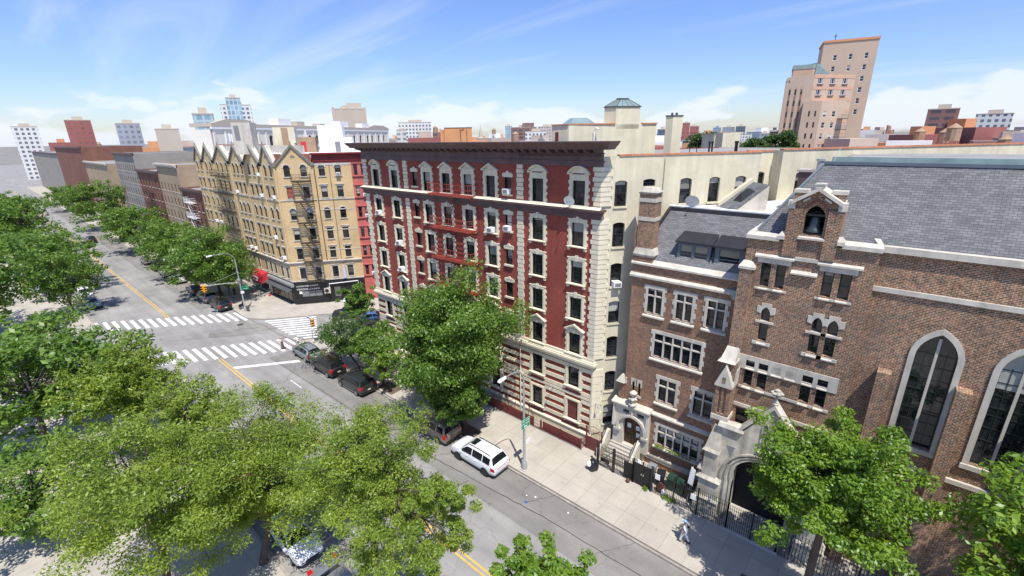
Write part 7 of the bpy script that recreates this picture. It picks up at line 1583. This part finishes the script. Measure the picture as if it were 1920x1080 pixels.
mb = MB(); mb.lathe((-11.42, 27.43, 1.0), [(.05, 0), (.05, .12)], 8); mb.lathe((-11.26, 27.43, 1.0), [(.05, 0), (.05, .12)], 8); part('handle', mb, M['chrome'], f3)
f4 = fence('iron_fence', (-10.6, 27.4), (-7.25, 27.35), 2, 2.1, M['blacksteel'], 'black iron fence in front of the rectory bins with white notices')
for x, z in ((-10.15, 1.6), (-7.55, 1.35)): mb = MB(); mb.box(x - .18, x + .18, 27.30, 27.33, z - .22, z + .22); part('notice', mb, M['white'], f4)
f5 = fence('iron_fence', (-7.25, 27.35), (-5.3, 27.35), 1, 2.1, M['blacksteel'], 'black iron fence by the left pier of the church porch')
f6 = fence('iron_fence', (-2.3, 27.35), (14, 27.35), 8, 2.1, M['blacksteel'], 'long black iron fence in front of the church nave', per=.16)
f7 = fence('iron_fence', (-5.3, 27.35), (-2.3, 27.35), 2, 2.0, M['blacksteel'], 'black iron gates with ring ornaments before the church steps')
for x in (-4.55, -3.05): mb = MB(); mb.tube([(x + .16 * math.cos(t), 27.33, 1.15 + .16 * math.sin(t)) for t in [k * .449 for k in range(15)]], .018, 5); part('ring_ornament', mb, M['blacksteel'], f7)
# stoop of the rectory
so_ = empty('stoop', (-14, 29, 0), 'pale stone stoop with curved cheek walls leading up to the rectory door', 'stairs')
mb = MB()
for k in range(6): mb.box(-15.3, -13.0, 28.35 + .26 * k, 29.84, .165 * k, .165 * (k + 1) - .003)
part('step', mb, M['concrete'], so_)
for x in (-15.55, -12.85):
    mb = MB(lambda y, x_, z, x=x: (x + x_, y, z)); mb.prism([(28.15, 0), (29.84, 0), (29.84, 1.95), (29.4, 1.9), (28.75, 1.2), (28.3, .95), (28.15, .8)], -.16, .16); part('cheek_wall', mb, M['limestone'], so_)
    mb = MB(); P = [(x, 28.1, 1.05), (x, 28.8, 1.55), (x, 29.5, 2.3), (x, 29.84, 2.35)]; mb.tube(P, .03, 6); part('handrail', mb, M['blacksteel'], so_)
mb = MB(); picket(mb, (-15.3, 28.3), (-13.0, 28.3), .1, 1.0, 16, .012, .1, (.1, .9)); part('low_railing', mb, M['blacksteel'], so_)
# ---------------------------------------------------------------- bins, bags, banner behind the fence
def bin_(x, y, mt, lab, rz=0, h=1.05):
    e = empty('wheelie_bin', (x, y, 0), lab, 'bin', rz=rz); mb = MB(); mb.hexa([(-.22, -.25, .08), (.22, -.25, .08), (.22, .25, .08), (-.22, .25, .08)], [(-.29, -.33, h), (.29, -.33, h), (.29, .33, h), (-.29, .33, h)]); part('body', mb, mt, e, local=True)
    mb = MB(); mb.hexa([(-.32, -.38, h), (.32, -.38, h), (.32, .37, h), (-.32, .37, h)], [(-.28, -.33, h + .08), (.28, -.33, h + .08), (.28, .35, h + .12), (-.28, .35, h + .12)]); part('lid', mb, mt, e, local=True)
    for s in (-.24, .24): mb = MB(lambda a, b, c, s=s: (s + b, .26 + a, .1 + c)); mb.prism([(.1 * math.cos(t), .1 * math.sin(t)) for t in [k * .628 for k in range(10)]], -.03, .03); part('wheel', mb, M['black'], e, local=True)
M['greenplastic'] = plain('dark_green_plastic', (.012, .045, .026), .5, .15); M['greyplastic'] = plain('grey_plastic', (.20, .21, .22), .5, .12)
bin_(-11.2, 28.75, M['greyplastic'], 'grey wheelie bin behind the boarded gates'); bin_(-10.35, 28.5, M['black'], 'black wheelie bin with a white bag beside it, behind the fence notice', .3); bin_(-9.55, 28.6, M['greenplastic'], 'dark green wheelie bin next to the recycling bin'); bin_(-8.85, 28.6, M['greenplastic'], 'dark green wheelie bin nearest the white banner'); bin_(-8.2, 28.5, M['black'], 'black wheelie bin at the right end of the row by the church pier')
def bag(x, y, z, s, mt, lab, seed, name='rubbish_bag', cat='bag'):
    rng = np.random.default_rng(seed); bm = bmesh.new(); bmesh.ops.create_icosphere(bm, subdivisions=3, radius=s)
    for v in bm.verts:
        n = v.co.normalized(); k = 1 + .16 * math.sin(5 * n.x + seed) * math.cos(4 * n.y + 2 * seed) + float(rng.normal()) * .03; v.co *= k; v.co.z = max(v.co.z * (1.0 if v.co.z < 0 else 1.15), -.75 * s)
        if n.z > .85: v.co.z += s * .3
    me = bpy.data.meshes.new(name); bm.to_mesh(me); bm.free(); me.materials.append(mt); me.polygons.foreach_set('use_smooth', [True] * len(me.polygons)); o = bpy.data.objects.new(name, me); COL.objects.link(o); o.location = (x, y, z + .75 * s); return tag(o, lab, cat)
M['bagwhite'] = plain('white_plastic_bag', (.75, .74, .75), .35, .1, 4); M['bagblack'] = plain('black_plastic_bag', (.015, .016, .02), .25, .3, 4); M['cloth_red'] = plain('brick_red_cloth', (.12, .035, .025), .8, .2, 4)
bag(-12.1, 28.4, .95, .22, M['bagwhite'], 'white plastic bag on top of the rubbish just right of the stoop', 1); bag(-11.75, 28.1, .9, .2, M['bagwhite'], 'second white bag in front of the grey bin behind the boarded gates', 2)
bag(-15.15, 26.75, 0, .42, M['bagblack'], 'black rubbish bag on the sidewalk against the gate post', 3); bag(-15.35, 26.5, .35, .2, M['bagwhite'], 'small white bag lying on the black rubbish bag by the gate post', 4)
bag(-9.8, 27.75, 0, .2, M['bagwhite'], 'white bag at the foot of the iron fence', 6); bag(-10.05, 27.9, .0, .33, M['cloth_red'], 'brown red bundle behind the fence beside the boarded gates', 7)
bag(-12.35, 27.2, 0, .16, M['cloth_red'], 'small red bag at the foot of the fence left of the boarded gates', 8)
g0 = FT(8.6, -1.0, 0)
bag(g0[0], g0[1], 0, .3, M['bagwhite'], 'white bag on the pavement by the black shop front', 9); g0 = FT(8.1, -.8, 0); bag(g0[0], g0[1], 0, .33, M['redplastic'], 'red bag between the white bags outside the black shop', 10)
g0 = FT(7.6, -1.1, 0); bag(g0[0], g0[1], 0, .34, M['bagwhite'], 'left white bag of the heap by the shop step', 11)
bag(-79.9, 28.7, 0, .2, M['redplastic'], 'red bundle on the pavement under the red awning end', 12)
bn = empty('banner', (-8.1, 27.9, 0), 'white vertical banner leaning out beside the church pier', 'banner'); mb = MB(); mb.bar((-8.1, 27.9, 0), (-7.95, 27.85, 3.4), .02); part('banner_pole', mb, M['galv'], bn); mb = MB(); mb.hexa([(-8.2, 27.84, 1.85), (-7.85, 27.84, 1.7), (-7.85, 27.87, 1.7), (-8.2, 27.87, 1.85)], [(-8.05, 27.8, 3.3), (-7.75, 27.8, 3.1), (-7.75, 27.83, 3.1), (-8.05, 27.83, 3.3)]); part('cloth', mb, M['white'], bn)
rng = np.random.default_rng(50)
for x, lab in ((-9.5, 'weeds growing through the foot of the iron fence'), (-8.9, 'green weed clump beside the white bag at the fence'), (-11.05, 'tuft of weeds under the boarded gates')):
    C = np.array([(x + rng.uniform(-.2, .2), 27.25 + rng.uniform(-.1, .3), .12) for k in range(6)]); me = leaves('weeds', C, np.full(6, .16), 40, .05, LM['bright'], rng); o = bpy.data.objects.new('weeds', me); COL.objects.link(o); tag(o, lab, 'plant')
C = np.array([(-11.6 + 2.9 * rng.random(), 29.95 - .1 * rng.random(), 2.15) for k in range(26)]); me = leaves('dry_plants', C, np.full(26, .12), 30, .05, LM['locust'], rng); o = bpy.data.objects.new('window_box_plants', me); COL.objects.link(o); tag(o, 'straw coloured plants on the sill of the lowest rectory window', 'plant')
# ---------------------------------------------------------------- air conditioners and dishes
ac0 = None
def ac(fr, u, z, label, w=.62):
    global ac0
    p = fr(u, -.16, z)
    if ac0 is None:
        e = empty('air_conditioner', p, label, 'air conditioner', 'window air conditioners', fr.a); mb = MB(); mb.box(-w / 2, w / 2, -.28, .35, 0, .42); part('casing', mb, M['white'], e, local=True)
        mb = MB(); mb.box(-w / 2 + .07, w / 2 - .07, -.29, -.275, .06, .36); part('grille', mb, M['acgrille'], e, local=True); mb = MB(); mb.bar((0, -.05, 0), (0, .14, -.3), .02); part('bracket', mb, M['galv'], e, local=True); ac0 = e
    else: e = dup(ac0, None, p, fr.a); e['label'] = label
    return e
for fr, u, z, lab in ((FR, -45.15, 17.14, 'leftmost red building bay, second row down'), (FR, -41.8, 14.12, 'second red building bay, third row down'), (FR, -41.8, 11.12, 'second red building bay, fourth row down'), (FR, -27.9, 17.14, 'wide window right of the red fire escape, second row'), (FR, -25.92, 20.63, 'narrow top window left of the quoin strip'), (FR, -25.92, 17.5, 'narrow second row window left of the quoin strip'), (FS, 1.58, 14.08, 'arched window of the cream side wall'),
    (FY, -77.5, 20.04, 'upper window of the fifth gable from the left'), (FY, -77.5, 16.84, 'window under the fifth gable, second row'), (FY, -73.1, 16.84, 'last avenue bay of the buff building, second row'), (FY, -87.5, 16.84, 'fourth gable of the buff building, second row'), (FY, -98.6, 10.47, 'second gable from the left, mid height'), (FY, -101.0, 10.47, 'left window of the second gable, mid height'), (FY, -84.1, 7.44, 'fourth gable, above the first ledge'), (FY, -85.9, 7.44, 'middle window of the fourth gable, above the ledge'), (FY, -75.0, 10.47, 'corner gable bay on the avenue, mid height'), (FY, -73.1, 7.44, 'corner bay of the avenue front just over the ledge'),
    (FT, 8.95, 20.04, 'top right window of the buff side street front'), (FT, 12.55, 16.8, 'salmon house, second row'), (FT, 12.55, 13.58, 'salmon house, third row'), (FT, 12.55, 4.2, 'salmon house, lowest row'), (FB1, 1.2, 20.37, 'light court window of the cream wall')):
    ac(fr, u, z, 'white air conditioner in the ' + lab)
def dish(x, y, z, rz, lab, s=.42):
    e = empty('satellite_dish', (x, y, z), lab, 'satellite dish', rz=rz); mb = MB(lambda a, b, c: (a, -.25 + b * .8 - c * .45, .45 + c * .9 + b * .35)); n = 18
    rings = [mb.P([(s * r * math.cos(2 * PI_ * k / n), .10 * (1 - r * r) + .0, s * r * math.sin(2 * PI_ * k / n)) for k in range(n)]) for r in (.02, .35, .7, 1)]
    for q, w in zip(rings, rings[1:]):
        for k in range(n): mb.f.append([q[k], q[(k + 1) % n], w[(k + 1) % n], w[k]]); mb.m.append(0)
    part('reflector', mb, M['white'], e, local=True, smooth=60); mb = MB(); mb.tube([(0, 0, 0), (0, 0, .3), (0, -.15, .42)], .025, 6); mb.bar((0, -.2, .3), (0, -.75, .42), .014); part('mount', mb, M['galv'], e, local=True); mb = MB(); mb.box(-.04, .04, -.82, -.72, .4, .48); part('feed_horn', mb, M['acgrille'], e, local=True)
dish(-19.45, 29.05, 20.12, .3, 'satellite dish standing on the ledge under the top right window of the red building'); dish(-11.85, 33.25, 20.2, .2, 'satellite dish on the white roof edge of the rectory', .48)
dish(-103.4, 33.2, 23.25, 0, 'small satellite dish on the roof of the gabled building', .45)
# ---------------------------------------------------------------- people
def person(loc, rz, h, label, skin, topm, botm, hair, pose, long_=False, cap=None, hold=None):
    """skinned body with clothes grown on the same joints; local frame faces +x"""
    e = empty('person', (loc[0], loc[1], loc[2]), label, 'person', rz=rz); k = h / 1.75
    J = dict(pel=(0, 0, .95), sp=(.0, 0, 1.15), ch=(.02, 0, 1.36), nk=(.03, 0, 1.5), hd=(.05, 0, 1.62), tp=(.05, 0, 1.74))
    for s, n in ((1, 'l'), (-1, 'r')):
        f = pose * s; J['hip' + n] = (0, .09 * s, .92); J['kn' + n] = (.16 * f + .03, .095 * s, .50); J['an' + n] = (.30 * f - (.12 if f < 0 else 0), .09 * s, .09 if f >= 0 else .14); J['to' + n] = (.30 * f + .15, .10 * s, .04)
        J['sh' + n] = (.02, .18 * s, 1.42); J['el' + n] = (-.16 * f, .25 * s, 1.16); J['wr' + n] = (-.20 * f + .12, .25 * s, .94)
    for n in ('l', 'r'):
        if hold == n: J['el' + n] = (.0, J['sh' + n][1] * 1.3, 1.14); J['wr' + n] = (.26, J['sh' + n][1] * .7, 1.16)
    J = {a: tuple(v * k for v in b) for a, b in J.items()}
    def grow(name, chain, rad, mat):
        names = []; [names.append(x) for c in chain for x in c if x not in names]
        me = bpy.data.meshes.new(name); ed = []
        for c in chain: ed += [(names.index(a), names.index(b)) for a, b in zip(c, c[1:])]
        me.from_pydata([J[n] for n in names], ed, []); o = bpy.data.objects.new(name, me); COL.objects.link(o); o.modifiers.new('skin', 'SKIN'); o.modifiers.new('sub', 'SUBSURF').levels = 2
        for i, n in enumerate(names): r = rad[n] * k; me.skin_vertices[0].data[i].radius = (r, r * (1 if name != 'shirt' or n in ('nk',) else .85)); me.skin_vertices[0].data[i].use_root = (i == 0)
        dg = bpy.context.evaluated_depsgraph_get(); m2 = bpy.data.meshes.new_from_object(o.evaluated_get(dg)); bpy.data.objects.remove(o); m2.materials.clear(); m2.materials.append(mat); m2.polygons.foreach_set('use_smooth', [True] * len(m2.polygons)); o = bpy.data.objects.new(name, m2); COL.objects.link(o); o.parent = e; return o
    for s, n in ((1, 'l'), (-1, 'r')):
        w = Vector(J['wr' + n]); d = (w - Vector(J['el' + n])).normalized(); J['ha' + n] = tuple(w + d * .08 * k)
        for q in range(4): J['f%d%s' % (q, n)] = tuple(w + d * (.17 - .012 * abs(q - 1)) * k + Vector((.0, (q - 1.5) * .02 * k, -.01)))
        J['th' + n] = tuple(w + d * .10 * k + Vector((.045 * k, -s * .02 * k, 0)))
    rad = dict(pel=.13, sp=.12, ch=.13, nk=.055, hd=.095, tp=.075)
    for n in 'lr': rad.update({'hip' + n: .09, 'kn' + n: .06, 'an' + n: .042, 'to' + n: .035, 'sh' + n: .06, 'el' + n: .042, 'wr' + n: .028, 'ha' + n: .034, 'th' + n: .010, **{'f%d%s' % (q, n): .009 for q in range(4)}})
    ch = [['pel', 'sp', 'ch', 'nk', 'hd', 'tp']]
    for n in 'lr': ch += [['pel', 'hip' + n, 'kn' + n, 'an' + n, 'to' + n], ['ch', 'sh' + n, 'el' + n, 'wr' + n, 'ha' + n], ['ha' + n, 'th' + n]] + [['ha' + n, 'f%d%s' % (q, n)] for q in range(4)]
    b = grow('body', ch, rad, skin)
    r2 = {a: v + .022 for a, v in rad.items()}; r2['nk'] = .05
    for n in 'lr': r2['an' + n] = .06; r2['el' + n] = .058
    grow('shirt', [['pel', 'sp', 'ch']] + [['ch', 'sh' + n, 'el' + n] for n in 'lr'], r2, topm)
    if long_:
        mb = MB(); mb.lathe((0, 0, 0), [(.20 * k, .12 * k), (.19 * k, .5 * k), (.165 * k, .95 * k), (.15 * k, 1.04 * k)], 14); part('skirt', mb, botm, e, local=True, smooth=60)
    else: grow('trousers', [['pel', 'hip' + n, 'kn' + n, 'an' + n] for n in 'lr'], r2, botm)
    c = Vector(J['hd']) + Vector((0, 0, .02 * k)); bm = bmesh.new(); bmesh.ops.create_uvsphere(bm, u_segments=14, v_segments=9, radius=.115 * k)
    for v in list(bm.verts):
        if v.co.x > .045 * k and v.co.z < .05 * k: v.co *= .8
        if v.co.z < -.03 * k: v.co *= .86
        v.co += c + Vector((-.012 * k, 0, .03 * k))
    me = bpy.data.meshes.new('hair'); bm.to_mesh(me); bm.free(); me.materials.append(cap or hair); me.polygons.foreach_set('use_smooth', [True] * len(me.polygons)); o = bpy.data.objects.new('cap' if cap else 'hair', me); COL.objects.link(o); o.parent = e
    if cap: mb = MB(); mb.slab([(c.x + .05 * k, -.09 * k), (c.x + .22 * k, -.06 * k), (c.x + .22 * k, .06 * k), (c.x + .05 * k, .09 * k)], c.z + .03 * k, c.z + .045 * k); part('cap_peak', mb, cap, e, local=True)
    for s in (1, -1):
        mb = MB(); mb.lathe((c.x + .085 * k, s * .035 * k, c.z + .0), [(.004, -.008), (.012, 0), (.004, .008)], 6); part('eye', mb, M['black'], e, local=True)
        f = Vector(J['to' + ('l' if s == 1 else 'r')]); mb = MB(); a = Vector(J['an' + ('l' if s == 1 else 'r')]); mb.hexa([(a.x - .07, a.y - .045, 0), (f.x + .06, f.y - .05, 0), (f.x + .06, f.y + .05, 0), (a.x - .07, a.y + .045, 0)], [(a.x - .06, a.y - .04, a.z + .02), (f.x, f.y - .04, .07), (f.x, f.y + .04, .07), (a.x - .06, a.y + .04, a.z + .02)]); part('shoe', mb, M['black'], e, local=True)
    mb = MB(); mb.hexa([(c.x + .08 * k, -.014, c.z - .035 * k), (c.x + .125 * k, -.008, c.z - .03 * k), (c.x + .125 * k, .008, c.z - .03 * k), (c.x + .08 * k, .014, c.z - .035 * k)], [(c.x + .08 * k, -.008, c.z + .01), (c.x + .09 * k, -.004, c.z + .01), (c.x + .09 * k, .004, c.z + .01), (c.x + .08 * k, .008, c.z + .01)]); part('nose', mb, skin, e, local=True)
    return e
M['skin_a'] = plain('brown_skin', (.22, .105, .06), .5, .08); M['skin_b'] = plain('tan_skin', (.42, .24, .15), .5, .08); M['headscarf'] = plain('pink_headscarf', (.55, .30, .30), .9, .1); M['hair'] = plain('dark_hair', (.012, .010, .009), .6, .2)
M['pink'] = plain('pale_pink_cloth', (.62, .47, .46), .9, .1); M['taupe'] = plain('taupe_cloth', (.12, .085, .07), .9, .15); M['darkcloth'] = plain('charcoal_cloth', (.02, .02, .025), .9, .2); M['denim'] = plain('light_blue_denim', (.22, .32, .48), .9, .15); M['skyblue'] = plain('light_blue_cap_cloth', (.30, .52, .68), .8, .1); M['whitecloth'] = plain('white_cotton', (.74, .74, .75), .9, .06)
person((-57.3, 20.95, -.13), -2.2, 1.66, 'person in pink top and long taupe skirt on the crosswalk', M['skin_b'], M['pink'], M['taupe'], M['headscarf'], .5, True, hold='l')
bag(-57.35, 20.62, .98, .15, M['bagwhite'], 'white bundle carried by the person on the crosswalk', 14, 'bundle')
person((-85.6, 25.2, 0), 1.0, 1.78, 'person in dark clothes standing in the tree shade past the far corner', M['skin_a'], M['darkcloth'], M['darkcloth'], M['hair'], .15)
person((-87.3, 24.9, 0), -.4, 1.74, 'person in a dark top and light blue trousers in the shade by the parked cars', M['skin_a'], M['darkcloth'], M['denim'], M['hair'], .2)
person((-62.7, 33.2, 0), .9, 1.76, 'person in dark clothes behind the navy SUV on the cross street pavement', M['skin_a'], M['darkcloth'], M['darkcloth'], M['hair'], .4)
person((-7.02, 24.55, 0), PI_, 1.74, 'person in white clothes and a light blue cap walking on the sidewalk before the church', M['skin_a'], M['whitecloth'], M['whitecloth'], M['hair'], .7, cap=M['skyblue'])
bag(-7.02, 24.88, .80, .17, M['bagblack'], 'black bag carried by the person in white', 15, 'shoulder_bag')
# scooter parked at the far corner
sc_ = empty('motor_scooter', (-77.2, 23.4, 0), 'black motor scooter parked by the lamp at the far corner', 'scooter', rz=2.3)
for x in (-.55, .55):
    mb = MB(lambda a, b, c, x=x: (x + a, b, .26 + c)); mb.prism([(.26 * math.cos(t), .26 * math.sin(t)) for t in [k * .393 for k in range(16)]], -.06, .06); w_ = part('wheel', mb, M['tyre'], sc_, local=True); mb2 = MB(mb.T); mb2.prism([(.15 * math.cos(t), .15 * math.sin(t)) for t in [k * .393 for k in range(16)]], -.07, .07); part('rim', mb2, M['alloy'], w_, local=True)
mb = MB(); mb.hexa([(-.75, -.14, .45), (.3, -.16, .28), (.3, .16, .28), (-.75, .14, .45)], [(-.8, -.12, .72), (.0, -.14, .66), (.0, .14, .66), (-.8, .12, .72)]); mb.hexa([(.3, -.18, .28), (.45, -.18, .28), (.45, .18, .28), (.3, .18, .28)], [(.32, -.14, 1.0), (.42, -.14, 1.0), (.42, .14, 1.0), (.32, .14, 1.0)]); part('body', mb, M['black'], sc_, local=True)
mb = MB(); mb.box(-.75, -.02, -.13, .13, .72, .80); part('seat', mb, M['black'], sc_, local=True); mb = MB(); mb.tube([(.3, -.34, 1.05), (.38, 0, 1.02), (.3, .34, 1.05)], .02, 6); mb.bar((.4, 0, 1.0), (.55, 0, .3), .03); part('handlebar', mb, M['galv'], sc_, local=True)
# litter by the kerb and manholes
def scrap(x, y, s, mt, lab, seed):
    rng = np.random.default_rng(seed); mb = MB(); P = [(x + s * math.cos(t) * rng.uniform(.6, 1.2), y + s * math.sin(t) * rng.uniform(.5, 1.1)) for t in [k * 1.05 for k in range(6)]]; mb.hexa([(p[0], p[1], -.135) for p in P], [(p[0] * .5 + x * .5, p[1] * .5 + y * .5, -.13 + s * .3 + rng.uniform(0, s * .3)) for p in P]); top('litter', mb, mt, lab, 'litter')
scrap(-17.1, 20.75, .16, CP['blue'], 'crumpled blue and white wrapper on the road beyond the white SUV', 1); scrap(-16.9, 21.6, .10, M['white'], 'white paper scrap nearest the kerb past the lamp', 2); scrap(-17.5, 21.3, .08, M['white'], 'small white scrap between the blue wrapper and the kerb', 3); scrap(-14.2, 21.9, .08, M['white'], 'white scrap in the gutter before the red railing corner', 5)
def manhole(x, y, z, r, lab):
    mb = MB(); mb.lathe((x, y, z), [(r, 0), (r, .006)], 20); top('manhole_cover', mb, M['browniron'], lab, 'manhole')
manhole(-34.7, 25.5, .002, .34, 'round iron cover on the sidewalk under the big tree'); manhole(-33.2, 25.9, .002, .2, 'small iron cover beside the larger one under the big tree'); manhole(-70.5, 20.6, -.136, .45, 'worn manhole cover in the middle of the crossing'); manhole(-45.5, 16.6, -.136, .36, 'manhole cover in the avenue lane level with the dark minivan'); manhole(-36.5, 18.0, -.136, .16, 'small valve cover in the lane by the dark minivan')

mb = MB(FR); mb.box(-19.44, -18.36, .06, .09, 1.7, 3.44); part('shutter', mb, M['rust'], rb, 'dark red shutter closing the lowest right window')
mb = MB(FT); mb.box(1.4, 2.16, .10, .12, 16.9, 18.45); part('curtain', mb, M.setdefault('curtain', plain('dull_red_curtain', (.30, .075, .06), .9, .25, 4)), yb, 'red curtain in one window of the corner gable')
mb = MB(FS); mb.tube([(.55, -.05, 4.05), (2.4, -.05, 4.2), (4.2, -.05, 4.1)], .018, 5); mb.tube([(4.9, -.08, .2), (4.9, -.08, 23.6)], .05, 6); part('cable', mb, M['cream'], rb)
